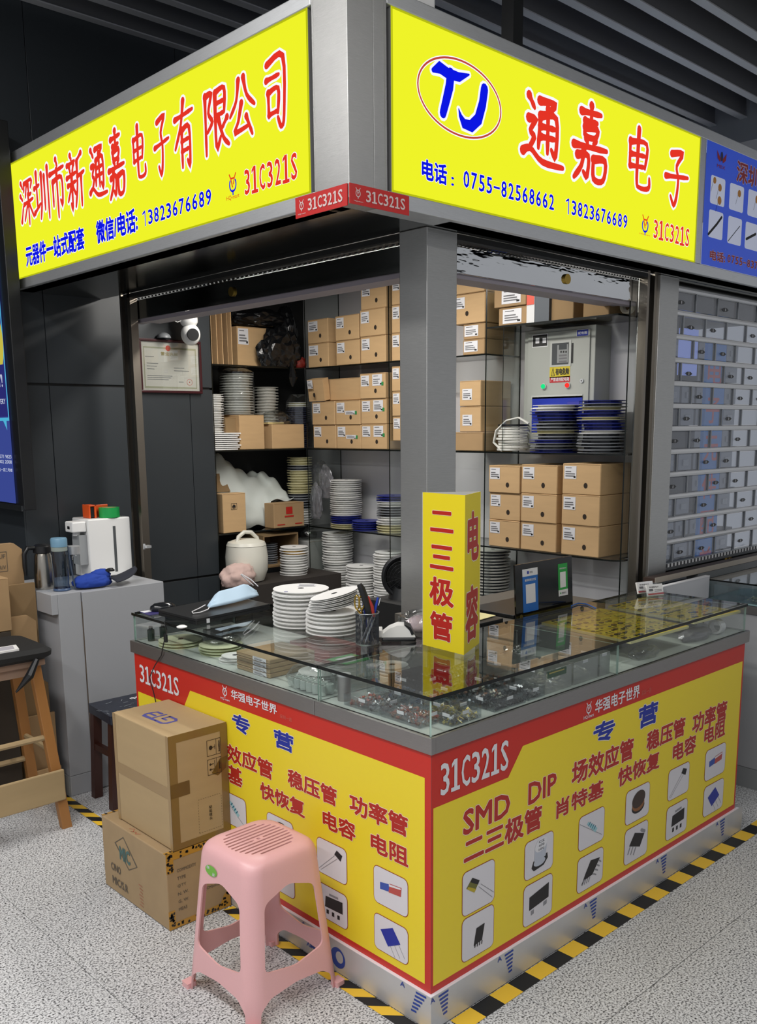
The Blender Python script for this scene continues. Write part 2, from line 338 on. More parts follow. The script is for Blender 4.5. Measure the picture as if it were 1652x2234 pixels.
# column clad in anthracite panels (left of the booth)
col = MB(); col.box(.125, YC+.012, 0, 1.238, 3.9, 3.9, BLACK); column = col.build('wall_left', kind='structure')
def cladding(x0, x1, z0, z1):
    m = MB(); m.box(x0+.0015, YC, z0+.006, x1-.0015, YC+.012, z1-.006, PANEL); m.build('panel', column, bevel=.001, seg=1)
for z0, z1 in ((0, .87), (.87, 1.945), (1.945, 3.0), (3.0, 3.9)):
    for x0, x1 in ((.12, .29), (.29, 1.10), (1.10, 1.242)): cladding(x0, x1, z0, z1)
    m = MB(); m.box(.113, YC+.002, z0+.006, .125, 3.9, z1-.006, PANEL); m.build('panel', column)
    m = MB(); m.box(1.238, YC+.002, z0+.006, 1.248, 3.9, z1-.006, PANEL); m.build('panel', column)
# walls behind the shelves
m = MB(); m.box(XB, .62, 0, XB+.05, 3.45, 2.62, WHITEW); m.build('wall_right', kind='structure')
m = MB(); m.box(1.25, 3.30, 0, XB, 3.34, 2.62, DARKW); m.build('wall_back', kind='structure')
# far surroundings: dark wall behind everything, bulkhead and slatted ceiling
m = MB(); m.box(-3.5, 4.8, 0, 6.5, 4.9, 4.2, mat('far_wall', '232526', .8)); m.build('wall_far', kind='structure')
cm = MB(); cm.box(-3.5, -9.5, 4.12, 6.5, 4.9, 4.16, mat('ceiling_void', '0b0c0c', .9)); ceil = cm.build('ceiling', kind='structure')
SL = mat('ceiling_slat', '6c6d6f', .6); SL_LIT = mat('ceiling_slat_lit_edge', 'b4b5b7', .5)  # light on the slats' bottom edges is painted in as a paler colour
sb = MB(); sb.box(0, -.018, 0, 6.1, .018, .15, SL); sb.box(0, -.032, -.006, 6.1, .018, .0, SL_LIT); sm = sb.mesh('slat')
for k in range(-44, 19):
    o = bpy.data.objects.new('slat', sm); C.objects.link(o); o.location = (-1.6, .345+k*.2135, 3.70); o.parent = ceil
bk = MB(); bk.box(4.42, -.5, 3.55, 6.5, 4.8, 4.12, mat('bulkhead', '8a8c90', .7)); bk.build('trim_1', kind='structure')
rod = MB(); rod.box(1.08, .63, 2.98, 1.135, .685, 4.12, BLACKP); rod.box(1.06, .61, 2.985, 1.155, .705, 2.995, BLACKP); tag(rod.build('hanger_post'), 'black hanger post rising from the canopy top to the slatted ceiling', 'post')
br = MB(); a = at(925, 5, 'y', .50); br.box(a[0]-.03, .50, 2.99, a[0]+.055, .58, 3.055, PLASTW); tag(br.build('junction_box', bevel=.01), 'small white box on top of the steel canopy near its corner', 'box')

# ================================================================== CANOPY WITH THE LIT SIGNS
CX, CY, CZ0, CZ1 = .1447, .471, 2.3815, 2.987
ST, SB = 2.942, 2.4266
canopy = thing('steel_canopy', 'brushed steel canopy with lit yellow signs above the corner booth', 'canopy', (CX, CY, CZ0))
YE, XE = 2.925, 4.6
A0 = .652; A1 = 2.877; B0 = .321; B1 = 2.169      # sign extents along y (left) and x (right)
f = MB(); f.box(CX, A0-.02, ST, CX+.10, YE, CZ1, STEELH); f.build('top_rail', canopy, bevel=.003)
f = MB(); f.box(CX+.0, A0-.02, CZ0, CX+.10, YE, SB, STEELH); f.build('bottom_rail', canopy, bevel=.003)
f = MB(); f.box(B0-.02, CY, ST, XE, CY+.10, CZ1, STEELH); f.build('top_rail', canopy, bevel=.003)
f = MB(); f.box(B0-.02, CY, CZ0, XE, CY+.10, SB, STEELH); f.build('bottom_rail', canopy, bevel=.003)
f = MB(); f.box(CX, CY, CZ0, CX+.1, A0-.03, CZ1+.05, STEEL); f.build('corner_panel', canopy, bevel=.002)
f = MB(); f.box(CX+.1, CY, CZ0, B0-.03, CY+.1, CZ1+.05, STEEL); f.build('corner_panel', canopy, bevel=.002)
f = MB(); f.box(CX+.002, A0-.03, CZ0, CX+.1, A0-.021, CZ1, STEEL); f.box(B0-.03, CY+.002, CZ0, B0-.021, CY+.1, CZ1, STEEL); f.build('joint_strip', canopy)
f = MB(); f.box(CX+.003, A1+.003, SB, CX+.1, YE, ST, STEELH); f.build('end_stile', canopy)
f = MB(); f.box(B1+.003, CY+.001, SB, B1+.05, CY+.1, ST, STEELH); f.build('end_stile', canopy)
f = MB(); f.box(CX+.02, CY+.1, CZ0, .60, YE, CZ0+.012, MIRROR); f.build('soffit_panel', canopy)
f = MB(); f.box(.60, CY+.02, CZ0-.0, XE, .60, CZ0+.012, MIRROR); f.build('soffit_panel', canopy)
f = MB(); f.box(.58, .58, 2.66, XB+.05, 3.4, 2.70, mat('roof_board', '3a3b3c', .7)); f.build('roof_board', canopy)
def lightbox(pl, u0, v0, u1, v1, name, label, cat):
    r = thing(name, label, cat, pl.P((u0+u1)/2, v0))
    m = MB(); pl.rect(m, u0, v0, u1, v1, E_YEL, -.004); pl.poly(m, [(u0, v0), (u1, v0), (u1, v0+.006), (u0, v0+.006)], E_DIMY, -.003); pl.poly(m, [(u0, v1-.006), (u1, v1-.006), (u1, v1), (u0, v1)], E_DIMY, -.003)
    pl.poly(m, [(u0, v0), (u0+.006, v0), (u0+.006, v1), (u0, v1)], E_DIMY, -.0029); pl.poly(m, [(u1-.006, v0), (u1, v0), (u1, v1), (u1-.006, v1)], E_DIMY, -.0029)
    m.build('lit_face', r)
    m = MB(); p = [pl.P(u0, v0, -.09), pl.P(u1, v0, -.09), pl.P(u1, v1, -.09), pl.P(u0, v1, -.09)]; m.prism(p, Vector(pl.n)*.084, mat('box_shell', '8c8c8c', .6)); m.build('box_shell', r)
    return r
PL = Plane((CX, 0, 0), (0, -1, 0), (0, 0, 1)); PR = Plane((0, CY, 0), (1, 0, 0), (0, 0, 1))
SLr = lightbox(PL, -A1, SB, -A0, ST, 'lit_sign', 'lit yellow sign with twelve red brush-written characters, left side of the corner', 'sign')
z = lambda x, y: (x/1.8356, y/1.8356)
m = MB()
for ch, xl, xr, yt, yb in (('深', 82, 135, 705, 902), ('圳', 137, 200, 668, 888), ('市', 200, 262, 634, 872), ('新', 268, 340, 612, 832), ('通', 355, 428, 572, 800), ('嘉', 432, 502, 520, 796), ('电', 525, 585, 502, 728), ('子', 617, 680, 452, 704), ('有', 700, 778, 400, 672), ('限', 815, 917, 350, 612), ('公', 920, 1022, 304, 556), ('司', 1060, 1148, 222, 520)):
    s_ = 1/1.8356; m = MB(); brush(PL, m, ch, PL.charbox(xl*s_, xr*s_, yt*s_, yb*s_), E_RED, E_WHITE, w=12.5, ow=9); m.build('brush_character', SLr)
m = MB(); PL.label(m, '元器件一站式配套', z(100, 985), z(343, 1000), E_BLUE, E_WHITE, bold=.030, outl=.03); m.build('slogan_lettering', SLr); m = MB(); PL.label(m, '微信/电话:', z(382, 885), z(556, 930), E_BLUE, E_WHITE, bold=.030, outl=.03); m.build('contact_lettering', SLr); m = MB()
PL.label(m, '13823676689', z(567, 848), z(852, 820), E_BLUE, E_WHITE, bold=.022, outl=.03); m.build('blue_lettering', SLr)
m = MB(); PL.label(m, '31C321S', z(975, 680), z(1197, 718), E_RED, E_WHITE, bold=.016, outl=.03); m.build('number_lettering', SLr); m = MB()
u, v = PL.px(*z(933, 735)); logo(PL, m, u, v, .030, E_RED, E_BLUE); PL.label(m, 'HQ-mart', z(908, 788), z(960, 792), E_RED, bold=.004); m.build('market_emblem', SLr)
if 0: m.build('number_lettering', SLr)
SRr = lightbox(PR, B0, SB, B1, ST, 'lit_sign', 'lit yellow sign with blue oval monogram and four red characters, right side of the corner', 'sign')
z = lambda x, y: (640+x/1.632, y/1.632)
m = MB()
for ch, xl, xr, yt, yb in (('通', 808, 965, 335, 598), ('嘉', 990, 1124, 375, 652), ('电', 1178, 1275, 458, 682), ('子', 1320, 1408, 528, 738)):
    a, b = z(xl, yt), z(xr, yb); m = MB(); brush(PR, m, ch, PR.charbox(a[0], a[0], a[1], b[1]) if 0 else PR.charbox(a[0], b[0], a[1], b[1]), E_RED, E_WHITE, w=12, ow=8); m.build('brush_character', SRr)
m = MB()
c = PR.charbox(*[640+t/1.632 for t in (443, 739)], 214/1.632, 482/1.632); uc, vc, ru, rv = (c[0]+c[2])/2, (c[1]+c[3])/2, (c[2]-c[0])/2, (c[3]-c[1])/2
ring = [(uc+ru*math.cos(t), vc+rv*math.sin(t)) for t in [2*PI*i/60 for i in range(60)]]
PR.line(m, ring, .012, E_WHITE, .0006, True); PR.line(m, ring, .006, emis('lit_ring', (190, 70, 60)), .0009, True)
def zz(pts): return [PR.px(*z(*p)) for p in pts]
T1 = zz([(497, 250), (520, 240), (550, 262), (590, 275), (625, 266)]); T2 = zz([(560, 262), (555, 310), (543, 360), (532, 404)])
J1 = zz([(680, 318), (673, 370), (658, 425), (632, 450), (606, 440), (594, 412), (588, 388)])
for pts, w in ((T1, [.015, .034, .034, .028, .006]), (T2, [.035, .036, .033, .03]), (J1, [.036, .036, .038, .036, .03, .016, .004])):
    PR.line(m, pts, [x+.016 for x in w], E_WHITE, .0008); PR.line(m, pts, w, E_BLUE, .0014)
m.build('monogram', SRr)
m = MB(); PR.label(m, '电话', z(455, 560), z(548, 664), E_BLUE, E_WHITE, bold=.030, outl=.03); PR.label(m, ':', z(561, 628), z(572, 664), E_BLUE, E_WHITE, bold=.02, outl=.02); m.build('contact_lettering', SRr); m = MB()
PR.label(m, '0755-82568662', z(602, 602), z(930, 752), E_BLUE, E_WHITE, bold=.022, outl=.03); m.build('phone_lettering', SRr); m = MB(); PR.label(m, '13823676689', z(967, 704), z(1190, 818), E_BLUE, E_WHITE, bold=.022, outl=.03); m.build('blue_lettering', SRr)
m = MB(); PR.label(m, '31C321S', z(1282, 778), z(1410, 882), E_RED, E_WHITE, bold=.014, outl=.03); m.build('number_lettering', SRr); m = MB(); u, v = PR.px(*z(1253, 800)); logo(PR, m, u, v, .034, E_RED, E_BLUE); PR.label(m, 'HQ-mart', z(1233, 828), z(1270, 843), E_RED, bold=.004); m.build('market_emblem', SRr)
# red number plates wrapped round the corner
def plate(pl, tl, br_, lab):
    u0, v1 = pl.px(*tl); u1, v0 = pl.px(*br_)
    r = thing('number_plate', lab, 'sign', pl.P((u0+u1)/2, v0)); m = MB(); p = [pl.P(u0, v0, .001), pl.P(u1, v0, .001), pl.P(u1, v1, .001), pl.P(u0, v1, .001)]; m.prism(p, Vector(pl.n)*.003, mat('plate_red', 'c02a28', .35)); m.build('plate', r)
    m = MB(); w = u1-u0; h = v1-v0; pw = mat('plate_print', 'd9c3bf', .5)
    pl.mono(m, '31C321S', u0+w*.25, v0+h*.22, u0+w*.93, v0+h*.80, pw, bold=.02, h=.005); logo(pl, m, u0+w*.13, v0+h*.58, h*.24, pw, pw, .005); pl.text(m, 'HQ-mart', u0+w*.06, v0+h*.12, u0+w*.21, v0+h*.2, pw, h=.005); m.build('lettering', r)
plate(PL, (646.5, 433), (760, 448), 'small red plate with white stall number on the left side of the canopy corner')
plate(PR, (761, 398.5), (891, 471), 'small red plate with white stall number on the right side of the canopy corner')
# neighbour's blue sign
bs = thing('blue_sign', 'blue component sign with white picture cards on the neighbouring canopy', 'sign', (2.6, CY, SB))
BL = mat('sign_blue', '2a4cc0', .4, emit=.35); CW = mat('sign_card', 'c5cbe0', .5, emit=.25)
m = MB(); PR.rect(m, B1+.05, SB, 3.9, ST, BL, .001); m.build('panel', bs)
z = lambda x, y: (1300+x/4.653, 240+y/4.653)
m = MB()
for (a, b, c, d) in ((1170, 655, 1300, 990), (1363, 735, 1490, 1050), (1550, 800, 1672, 1112), (1150, 1005, 1280, 1325), (1345, 1070, 1468, 1385), (1522, 1130, 1645, 1440)):
    u0, v1 = PR.px(*z(a, b)); u1, v0 = PR.px(*z(c, d)); m = MB(); PR.rrect(m, u0, v0, u1, v1, .012, CW, .0016); m.build('picture_card', bs)
m = MB(); OR = mat('part_orange', 'c98a3a', .5); 
for x, y, r in ((1205, 715, .014), (1258, 790, .016), (1253, 920, .018), (1455, 850, .016), (1635, 910, .018)):
    m = MB(); u, v = PR.px(*z(x, y)); PR.disc(m, u, v, r, r, OR, .002); PR.line(m, [(u-.01, v), (u-.03, v-.05)], .002, INK, .0019); m.build('printed_part', bs)
for p in (((1140, 1260), (1225, 1160), (1275, 1090)), ((1340, 1330), (1460, 1180)), ((1525, 1310), (1620, 1260))):
    m = MB(); PR.line(m, [PR.px(*z(*q)) for q in p], .012 if p[0][0] != 1340 else .004, INK, .002); m.build('printed_part', bs)
m = MB(); RP = mat('sign_redprint', '9a2434', .5); PK = mat('sign_outline', 'd9c4d6', .5)
PR.label(m, '深圳市', z(1430, 495), z(1760, 860), RP, PK, bold=.02, outl=.03, h=.0025); m.build('name_lettering', bs); m = MB(); PR.label(m, '电话:', z(1155, 1412), z(1308, 1560), RP, PK, bold=.03, outl=.04, h=.0025); PR.label(m, '0755-837', z(1330, 1460), z(1640, 1625), RP, PK, bold=.025, outl=.04, h=.0025); m.build('phone_lettering', bs); m = MB()
PR.label(m, 'MBX', z(1228, 545), z(1308, 612), RP, bold=.01, h=.0025)
u, v = PR.px(*z(1275, 475))
for sgn in (-1, 1): PR.poly(m, [(u+sgn*.008, v-.01), (u+sgn*.045, v+.02), (u+sgn*.038, v-.012), (u+sgn*.012, v-.026)][::sgn], RP, .0028)
PR.disc(m, u, v, .012, .02, mat('emblem_dark', '2a2c58', .5), .0029); m.build('lettering', bs)

# ================================================================== POSTS, SHUTTERS
p0 = at(931.5, 800, 'z', 1.9)
px0, py0 = .59, .586
pt = thing('corner_post', 'brushed steel square post at the booth corner between the two openings', 'post', (px0, py0, 0))
m = MB(); m.box(px0, py0, 0, px0+.150, py0+.134, CZ0, STEEL); m.build('shaft', pt, bevel=.003)
x0r = at(1434, 800, 'y', .586)[0]; x1r = at(1474, 800, 'y', .586)[0]
pt = thing('side_post', 'brushed steel post at the right end of the booth beside the shutter', 'post', (x0r, .586, 0))
m = MB(); m.box(x0r, .586, 0, x1r, .70, CZ0, STEEL); m.build('shaft', pt, bevel=.003)
# guide rails
def guide(x0, y0, x1, y1, label, ax):
    r = thing('guide_rail', label, 'rail', ((x0+x1)/2, (y0+y1)/2, 0)); m = MB(); G = mat('rail_steel', '8d857a', .35, 1)
    if ax == 'y': m.box(x0, y0, 0, x1, y0+.028, CZ0, G); m.box(x0, y1-.018, 0, x1, y1, CZ0, G); m.box(x0+.02, y0+.028, 0, x1, y1-.018, CZ0, BLACK)
    else: m.box(x0, y0, 0, x0+.018, y1, CZ0, G); m.box(x1-.026, y0, 0, x1, y1, CZ0, G); m.box(x0+.018, y0+.02, 0, x1-.026, y1, CZ0, BLACK)
    m.build('channel', r)
ga = at(262.5, 691, 'x', .60)[1]; gb = at(285, 691, 'x', .60)[1]
guide(.60, gb, .64, ga, 'vertical steel guide rail standing against the dark column', 'y')
gx = at(1402, 900, 'y', .60)[0]; guide(gx, .60, x0r, .64, 'vertical steel guide rail beside the right end post', 'x')
LOCK = mat('brass', 'b59648', .3, 1)
def rollup(ax, a0, a1, label, lockat):
    r = thing('rolled_shutter', label, 'shutter', (.66, a0, 2.24) if ax == 'y' else (a0, .66, 2.24))
    def bx(m, p0, p1, q0, q1, z0, z1, mm):
        if ax == 'y': m.box(q0, p0, z0, q1, p1, z1, mm)
        else: m.box(p0, q0, z0, p1, q1, z1, mm)
    m = MB(); bx(m, a0, a1, .645, .655, 2.262, 2.352, ROLLER if ax == 'x' else MIRROR); m.build('bottom_bar', r, bevel=.002)
    m = MB(); bx(m, a0, a1, .655, .70, 2.245, 2.262, mat('bar_underside', '8f8890', .5)); bx(m, a0, a1, .70, .80, 2.255, 2.262, mat('bar_underside', '8f8890', .5)); m.build('bottom_flange', r)
    m = MB()
    for i in range(60): 
        t = a0+(a1-a0)*(i+.5)/60; bx(m, t-(a1-a0)*.004, t+(a1-a0)*.004, .640, .648, 2.354, 2.36, mat('slot_steel', '4a4c4c', .4, 1))
    bx(m, a0, a1, .60, .64, 2.362, 2.38, BLACK); m.build('guide_slot', r)
    m = MB(); m.cyl((.636, lockat, 2.305) if ax == 'y' else (lockat, .636, 2.305), .020, .012, LOCK, 18, 'x' if ax == 'y' else 'y'); m.build('lock', r)
rollup('y', .72, 2.70, 'rolled-up polished shutter with a brass lock above the left opening', at(505, 625, 'x', .64)[1])
rollup('x', .742, gx, 'rolled-up wavy reflective shutter with a brass lock above the right opening', at(1238, 597, 'y', .64)[0])

# neighbour's closed shutter with clear panels
nsh = thing('closed_shutter', 'closed white tube shutter with clear panels right of the end post', 'shutter', (2.8, .62, 1.05))
BAR = mat('shutter_bar', 'e2e3e5', .35, .2); nx0, nx1 = x1r, 3.5; zz0 = []
ys = [734.7, 786, 837, 886, 935, 985, 1034, 1082, 1131, 1179]
zz0 = [at(1482, y, 'y', .62)[2] for y in ys]; dz = zz0[0]-zz0[1]
zall = [zz0[0]+dz*2, zz0[0]+dz]+zz0
for q in zall:
    m = MB(); m.tube([(nx0, .62, q), (nx1, .62, q)], .0135, BAR, 8); m.build('tube_bar', nsh, smooth=True)
pm = MB(); CLR = glassmat('shutter_panel', (.80, .83, .88), .14, .08, 4, 1, .3)
for k in range(len(zall)):
    zt = zall[k]-.012; zb = (zall[k+1] if k+1 < len(zall) else zall[k]-dz)+.012
    off = .11*(k % 2); w = .215; xs = nx0-off
    while xs < nx1:
        a, b = max(xs+.003, nx0), min(xs+w-.003, nx1)
        if b-a > .02:
            m = MB(); m.box(a, .617, zb+.003, b, .623, zt-.003, CLR); m.build('clear_panel', nsh)
        pm.box(xs+w-.003, .612, zb-.002, xs+w+.003, .628, zt+.002, mat('hinge_bar', '9fa3a8', .4, .5)); xs += w
pm.build('hinge_pin', nsh, kind='stuff')
pk = MB()
for k, q in enumerate(zall):
    for j in range(7):
        if (k*7+j*3) % 5 < 3:
            xx = nx0+.08+j*.215+.1*(k % 2); zc = q-dz*.55; Pq = Plane((0, .6165, 0), (1, 0, 0), (0, 0, 1))
            Pq.poly(pk, [(xx-.035, zc), (xx-.015, zc-.009), (xx+.015, zc-.009), (xx+.035, zc), (xx+.015, zc+.009), (xx-.015, zc+.009)], BLACKP, .001); Pq.rect(pk, xx-.003, zc-.006, xx+.003, zc+.006, LABELW, .002)
pk.build('latch_plate', nsh, kind='stuff')
zb_ = at(1482, 1228, 'y', .62)[2]
m = MB(); m.box(nx0, .60, zb_-.02, nx1, .63, zb_+.016, mat('bottom_alu', 'a9adb0', .3, .8))
for i in range(40): m.box(nx0+i*.034, .597, zb_-.004, nx0+i*.034+.017, .60, zb_+.012, mat('check_white', 'e6e6e6', .5)); m.box(nx0+i*.034+.017, .597, zb_-.004, nx0+i*.034+.034, .60, zb_+.012, mat('check_dark', '3c3c40', .5))
m.box(nx0, .605, 1.0, nx1, .625, zb_-.02, MIRROR); a = at(1592, 1222, 'y', .6); m.cyl((a[0], .592, a[2]), .018, .012, LOCK, 16, 'y'); m.build('bottom_bar', nsh)
m = MB(); m.box(nx0, .66, 2.25, nx1, .70, 2.38, mat('shutter_box', '2a2c2d', .4)); m.box(nx0, .60, 2.352, nx1, .66, 2.38, MIRROR); m.build('shutter_box', nsh)
# behind it: the neighbour's shelving
m = MB(); m.box(2.30, 2.0, 0, 5.0, 2.05, 2.6, mat('neighbour_wall', '8b9098', .7)); m.box(2.30, .72, 2.44, 5, 2.0, 2.48, mat('neighbour_ceiling', '6d7278', .7)); m.build('wall_neighbour', kind='structure')
sh = thing('drawer_rack', 'grey-blue rack of small clear drawers seen through the closed shutter', 'rack', (3.3, 1.6, 0))
m = MB(); 
for k in range(13): m.box(2.6, 1.55, .5+k*.15, 4.9, 1.95, .515+k*.15, mat('rack_shelf', '33373c', .5))
m.build('shelf', sh)
DR = mat('drawer_clear', 'a9b0ba', .2); DRB = mat('drawer_frame', 'c8ccd2', .4)
for k in range(12):
    for j in range(11):
        if random.random() < .12: continue
        m = MB(); x = 2.62+j*.2; zq = .52+k*.15; m.box(x, 1.53, zq, x+.17, 1.72, zq+.11, DR); m.box(x+.05, 1.522, zq+.03, x+.12, 1.53, zq+.07, DRB); m.build('drawer', sh)
bn = thing('blue_banner', 'tall blue banner with red lettering behind the closed shutter', 'banner', (2.85, 1.0, .6))
xa, xb = at(1538, 900, 'y', 1.0)[0], at(1578, 900, 'y', 1.0)[0]
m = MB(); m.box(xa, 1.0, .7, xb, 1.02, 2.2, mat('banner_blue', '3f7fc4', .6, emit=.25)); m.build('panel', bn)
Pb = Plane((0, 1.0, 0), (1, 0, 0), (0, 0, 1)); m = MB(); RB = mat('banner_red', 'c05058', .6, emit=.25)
for k, ch in enumerate('电子元件配单'): Pb.text(m, ch, xa+.01, 1.95-k*.22, xb-.04, 2.10-k*.22, RB, bold=.02)
m.build('lettering', bn)
ms = thing('wall_screen', 'pale blue lit screen glimpsed through the shutter beside the end post', 'screen', (2.5, 1.0, 1.9)); m = MB(); a = at(1489, 715, 'y', 1.1); b = at(1520, 820, 'y', 1.1); m.box(a[0], 1.1, b[2], b[0], 1.12, a[2], emis('screen_blue', '8f9fe0', .8)); m.build('display', ms)

# ================================================================== DISPLAY COUNTER
D = .478; ZB0, ZB1, ZK, ZG = .838, .886, .113, 1.0
YL, XR = 1.652, 1.869
ctr = thing('display_counter', 'L-shaped display counter with glass case, red and yellow printed front and steel band', 'counter', (0, 0, 0))
BODY = mat('counter_body', '8e8f93', .6)
m = MB(); m.box(.0, .0, ZK, D, YL, ZB0, BODY); m.box(D, .0, ZK, XR, D, ZB0, BODY); m.build('carcass', ctr)
KICK = mat('kick_foil', 'c9cacc', .38, .35, (5, .1, (1, 1, 1)), .1); KW = mat('kick_white', 'e8e8ee', .4)
m = MB(); m.box(-.011, -.011, .004, .02, YL+.01, ZK-.002, KICK); m.box(.02, -.011, .004, 1.922, .02, ZK-.002, KICK); m.box(1.90, .02, .004, 1.922, D, ZK-.002, KICK)
m.box(-.011, -.011, ZK-.002, 0, YL, ZK, KW); m.box(0, -.011, ZK-.002, XR+.02, 0, ZK, KW); m.build('kick_plate', ctr)
PKL = Plane((-.011, 0, 0), (0, -1, 0), (0, 0, 1)); PKR = Plane((0, -.011, 0), (1, 0, 0), (0, 0, 1)); KB = mat('foil_blue', '20419c', .5)
for u in (.34, .80, 1.27, 1.74, .0+.04):
    m = MB()
    for i in range(6): PKR.line(m, [(u+.004*i-.02, ZK-.012-i*.013), (u+.022-.001*i, ZK-.012-i*.013+.002)], .0065, KB, .0008, cap=False)
    m.build('foil_print', ctr); m = MB(); PKR.text(m, 'A', u-.055, ZK-.02, u-.035, ZK-.004, KB, bold=.02); m.build('foil_print', ctr)
for u in (-.03, -.50, -.98, -1.44):
    m = MB()
    for i in range(6): PKL.line(m, [(u-.004*i-.02, ZK-.012-i*.013), (u+.022-.008*i, ZK-.012-i*.013+.002)], .0065, KB, .0008, cap=False)
    m.build('foil_print', ctr); m = MB(); PKL.text(m, 'A', u-.085, ZK-.02, u-.065, ZK-.004, KB, bold=.02); m.build('foil_print', ctr)
for u in (-.40, -.95): m = MB(); PKL.disc(m, u, .055, .035, .035, KB, .0008); PKL.disc(m, u+.008, .06, .018, .02, KICK, .0010); m.build('foil_print', ctr); m = MB(); PKL.text(m, 'XINFENIX', u-.16, .030, u-.05, .055, KB, bold=.02); m.build('foil_print', ctr)
m = MB(); m.box(-.007, -.007, ZB0, .012, .497, ZB1, STEELD); m.box(.012, -.007, ZB0, 1.895, .012, ZB1, STEELD); m.box(1.883, .012, ZB0, 1.895, D+.01, ZB1, STEELD); m.build('steel_band', ctr, bevel=.0015)
m = MB(); m.box(-.007, .499, ZB0, .012, 1.671, ZB1, STEELD); m.box(.012, 1.66, ZB0, D, 1.671, ZB1, STEELD); m.build('steel_band', ctr, bevel=.0015)
m = MB(); m.box(.012, .012, ZB1-.010, D, 1.66, ZB1, mat('case_floor', 'c3cbc5', .25)); m.box(D, .012, ZB1-.010, 1.883, D, ZB1, mat('case_floor', 'c3cbc5', .25)); m.build('case_floor', ctr)
GT = .0105
def pane(nm, *b, e=GEDGE): m = MB(); m.pane(*b, GLASS, e); m.build(nm, ctr)
pane('glass_top', 0, 0, ZG-GT, XR+.006, D+.008, ZG); pane('glass_top', 0, D+.0095, ZG-GT, .50, YL+.007, ZG)
xs = at(1351, 1435, 'y', 0)[0]
pane('front_pane', .004, .010, ZB1, .010, D+.004, ZG-GT, e=GEDGE2); pane('front_pane', .004, D+.014, ZB1, .010, YL, ZG-GT, e=GEDGE2)
pane('front_pane', .004, .003, ZB1, xs-.002, .009, ZG-GT, e=GEDGE2); pane('front_pane', xs+.002, .003, ZB1, XR, .009, ZG-GT, e=GEDGE2)
pane('end_pane', .010, YL-.006, ZB1, .48, YL, ZG-GT, e=GEDGE2); pane('end_pane', XR-.006, .009, ZB1, XR, D-.006, ZG-GT, e=GEDGE2)
pane('back_pane', .484, D, ZB1, .49, YL-.006, ZG-GT, e=GEDGE); pane('back_pane', .49, D-.006, ZB1, XR, D, ZG-GT, e=GEDGE)
pane('divider_pane', .01, D+.004, ZB1, .48, D+.009, ZG-GT, e=GEDGE2); pane('divider_pane', xs-.002, .009, ZB1, xs+.003, D-.006, ZG-GT, e=GEDGE2)

# printed fronts
QL = Plane((-.0006, 0, 0), (0, -1, 0), (0, 0, 1)); QR = Plane((0, -.0006, 0), (1, 0, 0), (0, 0, 1))
def front(pl, u0, u1, name, lab):
    m = MB(); pl.poly(m, [(u0, ZK), (u1, ZK), (u1, ZB0), (u0, ZB0)], RED, 0); return m.build(name, ctr, label=lab)
fR = front(QR, 0, XR, 'printed_front', 'red and yellow printed panel on the right face'); fL = front(QL, -YL, 0, 'printed_front', 'red and yellow printed panel on the left face')
def U(pl, x, y): return pl.px(x, y)
zb = ZK+.022
ra, rb = U(QR, 945.5, 1764), U(QR, 1621.4, 1442); t0, t1 = U(QR, 1109, 1693.6), U(QR, 1141, 1623)
m = MB(); vy = rb[1]; QR.poly(m, [(ra[0], zb), (rb[0]-.004, zb), (rb[0]-.004, vy), (t1[0], vy), (t0[0], ra[1]), (ra[0], ra[1])], YEL, .0004); m.build('yellow_field', fR)
la, lb = U(QL, 927, 1697), U(QL, 301.5, 1505.6); s0, s1 = U(QL, 398.9, 1536.5), U(QL, 415, 1504.3)
m = MB(); QL.poly(m, [(lb[0], zb), (la[0], zb), (la[0], la[1]), (s1[0], la[1]), (s0[0], ra[1]), (lb[0], ra[1])], YEL, .0004); m.build('yellow_field', fL)
z7 = lambda x, y: (900+x/2.197, 1400+y/2.197)
def words(pl, par, items, m1, out, bold, outl, name='lettering'):
    for t, tl, br_ in items: m = MB(); pl.label(m, t, tl, br_, m1, out, bold=bold, outl=outl, h=.0012); m.build(name, par)
words(QR, fR, [('31C321S', (959, 1668), (1110, 1677))], LABELW, None, .014, 0, 'number_lettering')
words(QR, fR, [('专', (1293.7, 1580), (1341.5, 1610)), ('营', (1393, 1541), (1434.8, 1576))], BLUEI, CREAM, .035, .035)
TX = [('SMD', (1009, 1768), (1113, 1779)), ('DIP', (1151.7, 1708.6), (1214, 1730)), ('场效应管', (1247, 1663), (1381.6, 1655)), ('稳压管', (1410.7, 1596.6), (1494, 1604)), ('功率管', (1511, 1557), (1585, 1569)),
      ('二三极管', (1010.6, 1830), (1182, 1806.5)), ('肖特基', (1211.8, 1746), (1316.5, 1737.7)), ('快恢复', (1348, 1676.7), (1438.5, 1675.4)), ('电容', (1468, 1621.7), (1517.7, 1640.3)), ('电阻', (1537, 1586.6), (1581.4, 1604.8))]
words(QR, fR, TX, REDI, CREAM, .036, .025)
words(QR, fR, [('华强电子世界', (1298.5, 1527.5), (1394.8, 1520.6))], LABELW, None, .022, 0); words(QR, fR, [('深圳一店', (1399, 1507), (1420, 1510))], mat('faint_print', 'c8685c', .5), None, 0, 0)
m = MB(); u, v = U(QR, 1284.6, 1545); logo(QR, m, u, v, .020, LABELW, LABELW, .0012); QR.label(m, 'HQ-mart', (1273, 1563), (1295, 1563), LABELW, h=.0012); m.build('market_emblem', fR)
words(QL, fL, [('31C321S', (303.7, 1448), (393, 1520.5))], LABELW, None, .014, 0, 'number_lettering')
words(QL, fL, [('专', (505.6, 1551), (547.6, 1609)), ('营', (597, 1586), (643, 1647))], BLUEI, CREAM, .035, .035)
